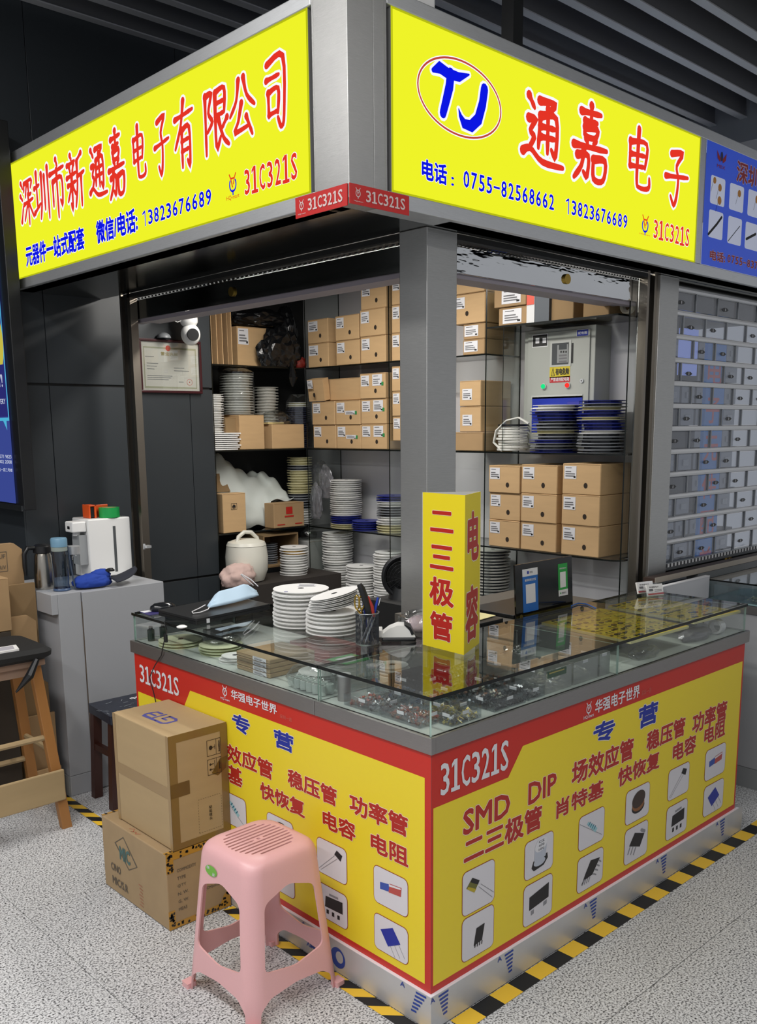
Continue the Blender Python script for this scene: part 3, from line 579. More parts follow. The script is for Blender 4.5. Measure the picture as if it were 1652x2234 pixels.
words(QL, fL, [('场效应管', (463, 1605), (597, 1705)), ('稳压管', (627, 1673), (737, 1763)), ('功率管', (762, 1726), (892, 1830)), ('肖特基', (440, 1638), (531, 1722)), ('快恢复', (567, 1702), (667, 1788)), ('电容', (703.7, 1762), (777.8, 1840)), ('电阻', (808.4, 1811), (892.6, 1896))], REDI, CREAM, .036, .025)
words(QL, fL, [('华强电子世界', (504.4, 1503), (605.2, 1559.7))], LABELW, None, .022, 0); words(QL, fL, [('深圳一店', (611.4, 1557), (638, 1575))], mat('faint_print', 'c8685c', .5), None, 0, 0)
m = MB(); u, v = U(QL, 491, 1508); logo(QL, m, u, v, .019, LABELW, LABELW, .0012); QL.label(m, 'HQ-mart', (482, 1519), (502, 1532), LABELW, h=.0012); m.build('market_emblem', fL)
# picture cards
def art(pl, m, k, u0, v0, u1, v1, h=.0022):
    w, t = u1-u0, v1-v0; f = lambda a, b: (u0+w*a, v0+t*b)
    Pp = lambda pts, mm, hh=h: pl.poly(m, [f(*p) for p in pts], mm, hh); Ln = lambda pts, wd, mm, hh=h: pl.line(m, [f(*p) for p in pts], wd*w, mm, hh)
    BK = mat('print_black', '1d1b1f', .5); GY = mat('print_grey', '8c8c92', .5)
    if k == 'elcap': Pp([(.12, .62), (.30, .80), (.52, .66), (.36, .44)], mat('print_olive', '6b6a2c', .5)); Pp([(.14, .60), (.18, .64), (.42, .50), (.36, .44)], mat('print_gold', 'b8a52e', .5), h+.0001); Pp([(.3, .8), (.52, .66), (.47, .58), (.24, .72)], BK, h+.0001); Ln([(.5, .52), (.92, .12)], .012, GY); Ln([(.56, .56), (.96, .22)], .012, GY)
    elif k == 'soic': Pp([(.36, .26), (.62, .30), (.70, .66), (.44, .64)], BK); [Ln([(.40+.07*i, .22), (.41+.07*i, .28)], .03, BK) for i in range(4)]
    elif k == 'smdcap': Pp([(.24, .26), (.32, .16), (.66, .20), (.80, .34), (.78, .48), (.3, .42)], BK); Pp([(.33, .34), (.72, .42), (.76, .80), (.34, .72)], mat('print_silver', 'b7bdc9', .5), h+.0001); pl.disc(m, *f(.56, .78), w*.22, t*.17, LABELW, h+.0002, a=.35); pl.disc(m, *f(.51, .34), w*.20, t*.1, mat('print_silver', 'b7bdc9', .5), h+.0002); [pl.text(m, s_, *f(.47, .83-.1*i), *f(.66, .89-.1*i), BK, h=h+.0003) for i, s_ in enumerate(('CS', '470', '10V'))]
    elif k == 'sot': Pp([(.2, .36), (.86, .44), (.86, .80), (.2, .68)], BK); Pp([(.26, .22), (.36, .24), (.36, .34), (.26, .33)], GY); Pp([(.68, .28), (.80, .30), (.80, .40), (.68, .38)], GY)
    elif k == 'resistor': Ln([(.04, .80), (.9, .18)], .012, GY); Pp([(.30, .70), (.36, .76), (.72, .44), (.64, .34)], mat('print_teal', '9cc7cf', .5), h+.0001); [Ln([(.37+.07*i, .64-.06*i), (.43+.07*i, .71-.06*i)], .03, mat('print_bluegreen', '2d6f88', .5), h+.0002) for i in range(4)]
    elif k == 'ic8': Pp([(.22, .30), (.58, .34), (.86, .72), (.5, .78), (.30, .46)], BK); [Ln([(.18+.09*i*0+.03*i, .22+.07*i*0), (.28, .32)], .03, GY) for i in range(1)]; [Ln([(.62+.07*i, .34+.1*i), (.72+.06*i, .28+.1*i)], .035, GY) for i in range(4)]; [Ln([(.24+.08*i, .30), (.20+.08*i, .20)], .035, GY) for i in range(4)]
    elif k == 'inductor': pl.disc(m, *f(.52, .40), w*.26, t*.18, BK, h); pl.disc(m, *f(.52, .48), w*.25, t*.20, mat('print_copper', '8b5a35', .5), h+.0001); pl.disc(m, *f(.53, .62), w*.27, t*.24, mat('print_umber', '40312b', .5), h+.0002, a=.2)
    elif k == 'dpak': Pp([(.20, .50), (.42, .80), (.84, .64), (.66, .32)], BK); [Ln([(.24+.12*i, .46-.05*i), (.16+.12*i, .30-.05*i)], .04, GY) for i in range(3)]; Ln([(.7, .78), (.84, .70)], .08, GY, h-.0001)
    elif k == 'to92': Ln([(.08, .12), (.62, .70)], .01, GY); Ln([(.14, .10), (.70, .64)], .01, GY); Pp([(.60, .72), (.68, .86), (.86, .78), (.80, .60)], BK, h+.0001)
    elif k == 'tvs': Pp([(.25, .36), (.84, .40), (.84, .74), (.28, .68)], BK); Pp([(.4, .74), (.7, .76), (.7, .82), (.4, .80)], GY); [Pp([(.30+.18*i, .18), (.38+.18*i, .19), (.38+.18*i, .31), (.30+.18*i, .30)], BK) for i in range(3)]
    elif k == 'melf': Pp([(.20, .42), (.48, .46), (.48, .66), (.20, .60)], mat('print_blue', '3a56a8', .5)); Pp([(.45, .44), (.80, .48), (.82, .72), (.48, .68)], mat('print_redbody', 'b8504a', .5), h+.0001); Pp([(.46, .60), (.8, .66), (.8, .70), (.46, .66)], LABELW, h+.0002)
    elif k == 'trim': Pp([(.20, .60), (.56, .82), (.78, .48), (.42, .24)], BLUEI); [Ln([(.48+.12*i, .30+.08*i), (.62+.14*i, .04+.06*i)], .01, GY) for i in range(3)]
def card(pl, par, k, tl, br_):
    u0, v1 = pl.px(*tl); u1, v0 = pl.px(*br_); m = MB(); r = (u1-u0)*.13
    pl.rrect(m, u0, v0, u1, v1, r, BROWNI, .0012); e = .0022; pl.rrect(m, u0+e, v0+e, u1-e, v1-e, r-e, CARDW, .0016); art(pl, m, k, u0, v0, u1, v1); m.build('picture_card', par)
CR = [('elcap', (1007.9, 1906), (1078.4, 1964.4)), ('soic', (1007, 2008), (1076.6, 2061.7)), ('smdcap', (1144.4, 1840.6), (1205.9, 1890.7)), ('sot', (1141.7, 1936.5), (1203.6, 1988.9)), ('resistor', (1262.8, 1784.6), (1317, 1830)), ('ic8', (1259.6, 1875.7), (1314.2, 1919)),
      ('inductor', (1365.6, 1728.6), (1415.2, 1775.5)), ('dpak', (1363, 1813.3), (1411, 1860.6)), ('to92', (1458.5, 1682), (1501.7, 1725.4)), ('tvs', (1454.4, 1764), (1497, 1809.6)), ('melf', (1539.5, 1639), (1580.5, 1683)), ('trim', (1535.9, 1718.6), (1576, 1759.6))]
for c in CR: card(QR, fR, *c)
# left front: same card rows; columns measured where the photo shows them
ro = [QR.px(*CR[10][1])[1], QR.px(*CR[10][2])[1], QR.px(*CR[11][1])[1], QR.px(*CR[11][2])[1]]
cw = U(QL, 891.6, 2005)[0]-U(QL, 815.4, 1883)[0]
def cardL(k, uc, row):
    v1, v0 = (QL.px(815.4, 1883)[1], QL.px(891.6, 2005)[1]) if row == 0 else (QL.px(816.4, 1986.8)[1], QL.px(892.6, 2109.4)[1])
    m = MB(); u0, u1 = uc-cw/2, uc+cw/2; r = cw*.13; QL.rrect(m, u0, v0, u1, v1, r, BROWNI, .0012); e = .0022; QL.rrect(m, u0+e, v0+e, u1-e, v1-e, r-e, CARDW, .0016); art(QL, m, k, u0, v0, u1, v1); m.build('picture_card', fL)
u_a = (U(QL, 815.4, 1883)[0]+U(QL, 891.6, 2005)[0])/2; u_b = U(QL, 758.6, 1933)[0]-cw/2; du = u_a-u_b
for i, (a, b) in enumerate((('melf', 'trim'), ('to92', 'tvs'), ('inductor', 'dpak'), ('resistor', 'ic8'))): cardL(a, u_a-du*i, 0); cardL(b, u_a-du*i, 1)

# ------------------------------------------------------------------ hazard tapes on the floor
HY = mat('tape_yellow', 'f2c53a', .4); HB = mat('tape_black', '1b1b1c', .4)
def hazard(p, q, w, pitch, slant, lab, group=None):
    p, q = Vector(p), Vector(q); t = (q-p); Ln = t.length; t.normalize(); n_ = Vector((-t.y, t.x, 0)); m = MB(); k = 0; s_ = -abs(slant)
    while s_ < Ln:
        a, b = s_, s_+pitch; q4 = []
        for d, off in ((a, 0), (b, 0), (b+slant, w), (a+slant, w)): q4.append(p+t*min(max(d, 0), Ln)+n_*off+Vector((0, 0, .0012)))
        m.prism([tuple(v) for v in q4], (0, 0, .0004), HY if k % 2 == 0 else HB); s_ += pitch; k += 1
    o = one(m, 'hazard_tape', lab, 'tape'); return o
hazard((0.07, -.013, 0), (2.75, -.013, 0), -.062, .088, 0, 'yellow and black floor tape with square blocks along the right counter base')
hazard((-.012, -.10, 0), (-.012, .99, 0), .046, .062, .05, 'yellow and black diagonal floor tape along the left counter base, behind the pink stool')
hazard((-.012, 1.00, 0), (.012, 2.62, 0), .046, .062, .05, 'yellow and black diagonal floor tape between the cartons and the grey cabinet')

# ================================================================== ON THE GLASS TOP
reel_cache = {}
def reel(r, th, body, rim):
    k = (r, th, body.name, rim.name)
    if k not in reel_cache:
        m = MB(); t = th*.16
        m.lathe([(.012, 0), (r, 0), (r, t), (r*.45, t)], rim, 40); m.lathe([(r*.78, t), (r*.78, th-t)], body, 24); m.lathe([(r*.45, th-t), (r, th-t), (r, th), (r*.2, th+.0003), (.012, th)], rim, 40); m.lathe([(.012, th), (.012, 0)], BLACK, 12)
        reel_cache[k] = m.mesh('reel')
    return reel_cache[k]
def reels(x, y, z, spec, r, th, lab, group, jit=.004, tag_mat=None):
    """spec: list of (count, body, rim) from the bottom up"""
    for n, body, rim in spec:
        for i in range(n):
            o = bpy.data.objects.new('component_reel', reel(r, th*.93, body, rim)); C.objects.link(o); z_ = z
            o.location = (x+random.uniform(-jit, jit), y+random.uniform(-jit, jit), z_); o.rotation_euler = (0, 0, random.uniform(0, 6)); z += th
            for p in o.data.polygons: p.use_smooth = False
            tag(o, lab, 'reel', group)
    return z
PINKL = mat('reel_label_pink', 'c88a88', .6)
zt = reels(.352, 1.015, ZG, [(9, REELW, PLASTW)], .104, .0150, 'white plastic component reel in the taller stack on the glass counter top', 'taller reel stack on the counter', .004)
m = MB(); Pt = Plane((.352, 1.015, zt+.0004), (Rv[0], Rv[1], 0), (-Rv[1], Rv[0], 0)); Pt.rect(m, -.012, .03, .055, .075, LABELW, .0004); [Pt.rect(m, -.008, .036+i*.009, .05, .039+i*.009, GREYI, .0008) for i in range(4)]; Pt.rect(m, -.05, -.085, -.036, -.078, BLUEI, .0004)
one(m, 'paper_label', 'printed white label lying on the topmost reel of the taller stack', 'label')
zt = reels(.350, .832, ZG, [(5, REELW, PLASTW)], .097, .0150, 'white plastic component reel in the shorter stack beside the pen cup', 'shorter reel stack on the counter', .005)
for i in range(4):
    o = bpy.data.objects.new('component_reel', reel(.088, .006, REELW, PLASTW)); C.objects.link(o); o.location = (.350+.002*i, .830-.003*i, zt+.017+.0135*i); o.rotation_euler = Matrix.Rotation(-.16-.025*i, 3, Vector((Fv[0], Fv[1], 0))).to_euler(); tag(o, ['lowest tilted thin white reel on the shorter stack', 'second tilted thin white reel on the shorter stack', 'third tilted thin white reel on the shorter stack', 'topmost tilted thin white reel leaning against the pen cup'][i], 'reel', 'tilted reels on the shorter stack')
# mesh pen cup and its contents
cx, cy = .302, .588
r = thing('pen_cup', 'black wire mesh pen cup full of pens on the glass top', 'cup', (cx, cy, ZG)); m = MB(); WM = mat('cup_wire', '4a4c50', .35, .8)
for i in range(48):
    a = 2*PI*i/48
    for d in (-.32, .32): m.tube([(cx+.039*math.cos(a+d*t), cy+.039*math.sin(a+d*t), ZG+.004+.104*t) for t in (0, .33, .66, 1)], .0006, WM, 3)
m.build('wire_mesh', r, kind='stuff'); m = MB(); m.tube([(cx+.0395*math.cos(2*PI*i/28), cy+.0395*math.sin(2*PI*i/28), ZG+.109) for i in range(28)], .0022, mat('cup_rim', '8b8d90', .3, .8), 6, closed=True); m.build('rim', r)
m = MB(); m.lathe([(0, .001), (.040, .001), (.041, .006), (0, .006)], mat('cup_rim', '8b8d90', .3, .8), 28, (cx, cy, ZG)); m.build('base', r)
def stick(nm, lab, cat, dx, dy, tx, ty, h, rr, mm, tip=None, group='pens in the mesh cup'):
    m = MB(); p0 = Vector((cx+dx, cy+dy, ZG+.008)); p1 = Vector((cx+tx, cy+ty, ZG+h)); m.tube([tuple(p0), tuple(p0.lerp(p1, .08)), tuple(p0.lerp(p1, .8)), tuple(p1)], [rr*.4, rr, rr, rr*.8], mm, 10)
    if tip: q = p0.lerp(p1, .82); m.tube([tuple(q+Vector((rr*1.3, -rr, 0))), tuple(p1+Vector((rr*1.3, -rr, -.002)))], rr*.3, tip, 5)
    one(m, nm, lab, cat, group, smooth=True)
stick('pen', 'blue capped ballpoint pen at the right of the mesh cup', 'pen', .0, .0, .032, -.02, .158, .0048, mat('pen_blue', '1d3fae', .25), mat('pen_clip', 'dfe3ea', .3)); stick('pen', 'dark blue pen leaning left beside the scissors in the mesh cup', 'pen', .012, .0, -.012, .006, .142, .0046, mat('pen_navy', '1b2a78', .3))
for i in range(7): a = i*.9; stick('pen', 'slim grey pen seen through the wire mesh of the cup', 'pen', .022*math.cos(a), .022*math.sin(a), .028*math.cos(a+2), .028*math.sin(a+2), .102, .0036, mat(['pen_grey', 'pen_clear', 'pen_dark'][i % 3], ['7d7f86', 'a8b0b8', '303238'][i % 3], .3))
m = MB(); P0 = Vector((cx-.002, cy-.004, ZG+.01)); m.tube([tuple(P0), tuple(P0+Vector((.003, .0, .09)))], .004, STEELH, 8); hk = [P0+Vector(v) for v in ((.004, -.006, .085), (.0, -.001, .12), (-.008, .006, .155), (-.015, .012, .182), (-.020, .018, .196))]
m.tube([tuple(v) for v in hk], [.012, .013, .0125, .012, .009], BLACKP, 14); m.tube([tuple(v+Vector((.008, -.010, 0))) for v in hk[:3]], [.006, .008, .003], mat('grip_red', 'a8322a', .5), 8); one(m, 'pliers', 'pliers with a thick black and red handle standing in the pen cup', 'tool', smooth=True)
GOLD = mat('gold_handle', 'c9a44a', .22, 1); r = thing('scissors', 'gold handled scissors standing in the pen cup', 'scissors', (cx-.02, cy+.012, ZG))
for s_ in (-1, 1):
    m = MB(); c_ = Vector((cx-.024+s_*.008*Rv[0], cy+.012+s_*.008*Rv[1], ZG+.145)); pts = [c_+Vector((Rv[0]*.0075*math.cos(t), Rv[1]*.0075*math.cos(t), .024*math.sin(t))) for t in [2*PI*i/20 for i in range(20)]]; m.tube([tuple(p) for p in pts], .0027, GOLD, 8, closed=True); m.tube([tuple(c_-Vector((0, 0, .024))), (cx-.015, cy+.01, ZG+.10)], .003, GOLD, 8); m.build('handle_loop', r, smooth=True)
m = MB(); m.box(cx-.018, cy+.006, ZG+.01, cx-.013, cy+.014, ZG+.10, STEELH); m.build('blade', r)
# white and black tape cutter
T = thing('label_cutter', 'white tape cutter with black base and black grip beside the pen cup', 'dispenser', (.423, .558, ZG), math.atan2(Rv[1], Rv[0]))
m = MB(); m.box(-.062, -.034, .0, .058, .034, .014, BLACKP); m.build('base', None, bevel=.006).parent = T
def loc_child(mb, name, par, **k): o = mb.build(name, **k); o.parent = par; return o
m = MB(); prof = [(-.060, .014), (-.058, .026), (-.035, .044), (-.006, .056), (.020, .055), (.036, .045), (.054, .020), (.055, .014)]
m.prism([(x, -.031, z_) for x, z_ in prof][::-1], (0, .062, 0), PLASTW); loc_child(m, 'shell', T, bevel=.008, smooth=True, seg=3)
m = MB(); m.prism([(x, -.033, z_) for x, z_ in [(.022, .058), (.040, .048), (.050, .026), (.042, .022), (.034, .04), (.016, .058)]][::-1], (0, .066, 0), BLACKP); loc_child(m, 'grip', T, bevel=.002)
m = MB(); m.box(-.074, -.03, .014, -.058, .03, .040, PLASTW); loc_child(m, 'lip', T, bevel=.003)
# crumpled blob maker
def crumple(name, lab, cat, c_, size, mm, seed, n=3, amp=.28, flat=True, group=None, squash=0, parent=None):
    import bmesh
    rnd = random.Random(seed); bm = bmesh.new(); bmesh.ops.create_icosphere(bm, subdivisions=n, radius=1)
    dirs = [(Vector((rnd.gauss(0, 1), rnd.gauss(0, 1), rnd.gauss(0, 1))).normalized(), rnd.uniform(2, 5), rnd.uniform(0, 6), rnd.uniform(.3, 1)) for _ in range(9)]
    for v in bm.verts:
        d = sum(abs(math.sin(v.co.dot(q[0])*q[1]+q[2]))*q[3] for q in dirs)/9; d2 = sum(1-abs(math.sin(v.co.dot(q[0])*q[1]*2.6+q[2]*3)) for q in dirs)/9
        v.co *= 1-amp+2*amp*d+amp*.9*(d2-.36)
        v.co += Vector((rnd.uniform(-1, 1), rnd.uniform(-1, 1), rnd.uniform(-1, 1)))*amp*.12
        v.co = Vector((v.co.x*size[0], v.co.y*size[1], v.co.z*size[2]))
        if v.co.z < -size[2]*.55: v.co.z = -size[2]*.55
    me = bpy.data.meshes.new(name); bm.to_mesh(me); bm.free(); me.materials.append(mm); o = bpy.data.objects.new(name, me); C.objects.link(o); zmin = min(v.co.z for v in me.vertices); o.location = (c_[0], c_[1], c_[2]-zmin)
    if not flat:
        for p in me.polygons: p.use_smooth = True
    if lab: tag(o, lab, cat, group)
    if parent: o.parent = parent; o.matrix_parent_inverse = wm(parent).inverted()
    return o
crumple('plastic_bag', 'clear crumpled plastic bag behind the white tape cutter', 'bag', (.575, .61, ZG+.001), (.085, .075, .052), FILM, 3, 3, .3)
crumple('tissue_bundle', 'pale pink tissue bundle inside the clear bag behind the tape cutter', 'tissue', (.565, .60, ZG+.003), (.06, .055, .036), mat('tissue_pink', 'd9c3c8', .8), 5, 3, .15, False)
# triangular cardboard sign
tp = [(.426, .449), (.415, .253), (.576, .326)]; ts = thing('triangular_sign', 'yellow three-sided cardboard sign with red characters standing on the glass corner', 'sign', (.47, .34, ZG))
SH = 1.512-ZG; YS = mat('sign_card_yellow', 'efd91e', .45)
for (a, b), nm in (((tp[0], tp[1]), 'side_panel'), ((tp[1], tp[2]), 'side_panel'), ((tp[2], tp[0]), 'side_panel')):
    A = Vector((*a, 0)); B = Vector((*b, 0)); t = (B-A).normalized(); nn = Vector((t.y, -t.x, 0)); m = MB(); m.prism([(a[0], a[1], ZG), (b[0], b[1], ZG), (b[0], b[1], ZG+SH), (a[0], a[1], ZG+SH)], -nn*.002, YS, mtop=mat('card_inner', 'c9c8c4', .8)); m.build(nm, ts)
def tri(a, b, chars, px_):
    A = np.array([*a, 0.]); B = np.array([*b, 0.]); L_ = np.linalg.norm(B-A); pl = Plane((a[0], a[1], ZG), (B-A)/L_, (0, 0, 1))
    for ch, x0, y0, x1, y1 in chars: m = MB(); pl.label(m, ch, (x0, y0), (x1, y1), mat('sign_red', 'bd2418', .4), CREAM, bold=.035, outl=.02, h=.0006) ; m.build('lettering', ts)
z5 = lambda x, y: (840+x/5.077, 1060+y/5.077)
def cz(ch, x0, y0, x1, y1): a, b = z5(x0, y0), z5(x1, y1); return (ch, a[0], a[1], b[0], b[1])
tri(tp[0], tp[1], [cz('二', 500, 262, 765, 535), cz('三', 497, 637, 765, 955), cz('极', 490, 985, 770, 1368), cz('管', 497, 1368, 755, 1752)], 0)
tri(tp[1], tp[2], [cz('电', 912, 285, 1040, 812), cz('容', 890, 1125, 1030, 1672)], 0)
# closed laptop with face mask, mouse, cable
lt = thing('laptop', 'closed black laptop under the blue face mask at the left end of the counter', 'laptop', (.235, 1.42, ZG))
def quadslab(m, pts, z0, z1, mm): m.prism([(x, y, z0) for x, y in pts], (0, 0, z1-z0), mm)
Q1 = [(.046, 1.250), (.420, 1.300), (.405, 1.565), (.040, 1.515)]
m = MB(); quadslab(m, Q1, ZG+.004, ZG+.016, BLACKP); m.build('base', lt, bevel=.003); m = MB(); quadslab(m, Q1, ZG+.017, ZG+.026, mat('laptop_lid', '202123', .32, .1)); m.build('lid', lt, bevel=.003)
for i, (x, y) in enumerate(((.07, 1.28), (.39, 1.32), (.38, 1.54), (.06, 1.49))): m = MB(); m.cyl((x, y, ZG+.0005), .008, .004, BLACKP, 10); m.build('rubber_foot', lt)
m = MB(); m.box(.093, 1.2525, ZG+.004, .106, 1.2545, ZG+.02, LABELW); m.build('white_tag', lt, label='small white tag')
MK = mat('mask_blue', 'b4cde0', .75); MW = mat('mask_white', 'dfe7ee', .75); mk = thing('face_mask', 'pale blue pleated face mask lying on the closed laptop', 'mask', (.33, 1.42, ZG+.027))
m = MB(); n = 12; a0_ = Vector((.185, 1.385, ZG+.028)); b0_ = Vector((.470, 1.455, ZG+.030)); vs = []; fs = []
for i in range(n+1):
    t = i/n; c_ = a0_.lerp(b0_, t); arch = math.sin(PI*t)
    for j in range(7):
        s_ = j/6; w_ = (.030+.030*arch); vs.append((c_.x-(.5-s_)*w_*Uv[0]*3+.0, c_.y-(.5-s_)*w_*1.2*.9, c_.z+.005+(.046*min(1, arch*1.6)+.034*max(0, t-.55))*s_+(.004 if j % 2 else 0)))
for i in range(n):
    for j in range(6): k = i*7+j; fs.append((k, k+1, k+8, k+7))
m.add(vs, fs[:], MK); o = m.build('cloth', mk, smooth=True); sd = o.modifiers.new('s', 'SOLIDIFY'); sd.thickness = .002
m = MB(); m.tube([tuple(a0_+Vector(v)) for v in ((.0, .02, .012), (-.03, .015, .004), (-.085, -.02, .003), (-.10, -.05, .003), (-.07, -.055, .003), (-.02, -.03, .004), (.0, -.01, .008))], .0022, WHITE, 6); m.build('ear_loop', mk, smooth=True)
m = MB(); m.tube([tuple(b0_+Vector(v)) for v in ((-.005, .02, .045), (-.03, .03, .07), (-.055, .035, .095), (-.06, .02, .098), (-.03, .0, .075), (-.005, -.015, .045))], .0022, WHITE, 6); m.build('ear_loop', mk, smooth=True)
ms_ = thing('mouse', 'black glossy computer mouse at the far left corner of the counter', 'mouse', (.11, 1.602, ZG), math.radians(-20)); m = MB()
m.lathe([(0, 0), (.030, 0), (.034, .008), (.032, .020), (.022, .030), (.0, .034)], mat('mouse_gloss', '1b1d20', .15), 24); o = loc_child(m, 'shell', ms_, smooth=True); o.scale = (1.55, 1.0, 1.05)
m = MB(); m.box(-.030, -.003, .0305, -.012, .003, .0335, mat('mouse_wheel', '55585c', .4)); loc_child(m, 'wheel', ms_)
m = MB(); m.prism([(.02, 1.55, ZG), (.14, 1.56, ZG), (.17, 1.645, ZG), (.03, 1.645, ZG)], (0, 0, .002), mat('pad_purple', '2b2560', .6)); one(m, 'mouse_pad', 'purple printed sheet under the mouse on the glass top', 'mat')
for i, (x, y, lab) in enumerate(((.06, 1.625, 'white paper slip beside the mouse at the counter corner'), (.19, 1.60, 'white paper slip between the mouse and the laptop'))):
    m = MB(); m.prism([(x-.03, y-.018, ZG+.0021), (x+.03, y-.014, ZG+.0021), (x+.03, y+.018, ZG+.0021), (x-.03, y+.016, ZG+.0021)], (0, 0, .0008), LABELW); one(m, 'paper_slip', lab, 'paper')
cb = thing('usb_cable', 'thin black cable hanging from the laptop over the counter front', 'cable', (-.015, 1.45, .9)); m = MB()
pts = [(.05, 1.30, ZG+.010), (.015, 1.33, ZG+.012), (-.004, 1.395, ZG+.004)]+[tuple(at(x, y, 'x', -.014)) for x, y in ((364, 1375), (357, 1405), (352, 1430), (338, 1452), (326, 1478), (335, 1510), (343, 1545))]
sp = []; 
for i in range(len(pts)-1):
    for t in (0, .5): sp.append(tuple(np.array(pts[i])*(1-t)+np.array(pts[i+1])*t))
m.tube(sp+[pts[-1]], .0022, BLACKP, 6); m.build('cord', cb, smooth=True); a = at(362, 1392, 'x', -.016); m = MB(); m.box(a[0]-.006, a[1]-.008, a[2]-.016, a[0]+.004, a[1]+.008, a[2]+.016, BLACKP); m.build('connector', cb, bevel=.002)
# open laptop with payment placards
l2 = thing('laptop', 'open dark laptop seen from behind with blue and green payment stickers on its lid', 'laptop', (1.09, .52, 1.0))
TL = Vector(at(1136, 1229, 'y', .520)); TR = Vector(at(1256, 1216, 'y', .520)); BLc = Vector(at(1121, 1362, 'y', .520)); BRc = Vector(at(1248, 1332, 'y', .520))
BLc.z = BRc.z = min(BLc.z, BRc.z); BLc.x = BLc.x*.5+TL.x*.5; wl = (TR.x+BRc.x)/2-BLc.x; hl = (TL.z+TR.z)/2-BLc.z; PLd = Plane((BLc.x, .520, BLc.z), (1, 0, 0), (0, .06, .998))
m = MB(); p4 = [PLd.P(a, b, 0) for a, b in ((0, 0), (wl, 0), (wl, hl), (0, hl))]; m.prism(p4, -Vector(PLd.n)*.007, mat('laptop_gloss', '14120f', .10)); m.build('lid', l2, bevel=.004)
m = MB(); y0 = .535; m.box(BLc.x, y0, .985, BLc.x+wl, y0+.24, 1.0, BLACKP); m.build('base', l2, bevel=.003)
def placard(tl, br_, col, top, name, lab):
    u0, v1 = PLd.px(*tl); u1, v0 = PLd.px(*br_); w = u1-u0; h = v1-v0; m = MB(); PLd.rect(m, u0, v0, u1, v1, col, .0008)
    if top: PLd.rect(m, u0, v1-h*.17, u1, v1, LABELW, .0012); PLd.rect(m, u0+w*.30, v1-h*.12, u0+w*.42, v1-h*.05, BLUEI, .0016); PLd.text(m, '支付宝', u0+w*.46, v1-h*.11, u0+w*.66, v1-h*.06, GREYI, h=.0016); PLd.text(m, '推荐使用支付宝', u0+w*.14, v1-h*.29, u0+w*.86, v1-h*.23, LABELW, bold=.02, h=.0014); PLd.rect(m, u0+w*.20, v0+h*.20, u0+w*.82, v0+h*.64, LABELW, .0012)
    else: PLd.rect(m, u0, v0, u1, v0+h*.19, LABELW, .0012); PLd.text(m, '推荐使用微信支付', u0+w*.14, v1-h*.17, u0+w*.86, v1-h*.12, LABELW, h=.0014); PLd.rect(m, u0+w*.2, v0+h*.26, u0+w*.8, v0+h*.74, LABELW, .0012); PLd.disc(m, u0+w*.22, v0+h*.09, w*.06, w*.06, mat('pay_green', '1f9a3f', .4), .0016); PLd.text(m, '微信支付', u0+w*.34, v0+h*.06, u0+w*.8, v0+h*.12, GREYI, h=.0016)
    m.build(name, l2, label=lab)
placard((1139, 1243), (1175, 1330), mat('pay_blue', '1263b4', .4), True, 'sticker', 'blue payment sticker'); placard((1217, 1231), (1239, 1297), mat('pay_green', '1f9a3f', .4), False, 'sticker', 'green payment sticker')
m = MB(); PLd.disc(m, .03, .022, .010, .010, mat('badge', '6d6236', .3, .6), .0008); m.build('badge', l2)
m = MB(); m.prism([(.74, .53, 1.01), (.93, .55, 1.01), (.93, .66, 1.01), (.80, .68, 1.01)], (0, 0, .002), mat('paper_yellow', 'efe6a8', .7)); one(m, 'paper_sheet', 'pale yellow paper sheet left of the open laptop', 'paper')
m = MB(); m.box(.79, .505, .985, .92, .64, 1.008, BLACKP)
one(m, 'keyboard', 'black keyboard tray behind the glass case left of the open laptop', 'keyboard')
m = MB(); m.prism([(.88, .68, 1.02), (1.0, .72, 1.02), (1.0, .86, 1.02), (.9, .84, 1.02)], (0, 0, .018), mat('folder_blue', '232a8c', .4)); one(m, 'folder', 'dark blue folder behind the open laptop', 'folder')
m = MB(); m.tube([tuple(at(x, y, 'z', 1.004)) for x, y in ((1247, 1322), (1262, 1316), (1280, 1318), (1300, 1327))], .003, mat('cable_blue', '2a5fae', .4), 6); one(m, 'network_cable', 'blue network cable right of the open laptop', 'cable', smooth=True)
# desk behind carrying laptop
m = MB(); m.box(.78, .50, .95, 1.60, .95, .984, mat('desk_top', '5a5650', .5)); 
dk = thing('desk_ledge', 'narrow inner desk behind the glass case carrying the open laptop', 'desk', (1.05, .72, 0)); m.build('top', dk)
for x in (.81, 1.57):
    for y in (.52, .92): m = MB(); m.box(x-.015, y-.015, 0, x+.015, y+.015, .95, BLACKP); m.build('leg', dk)
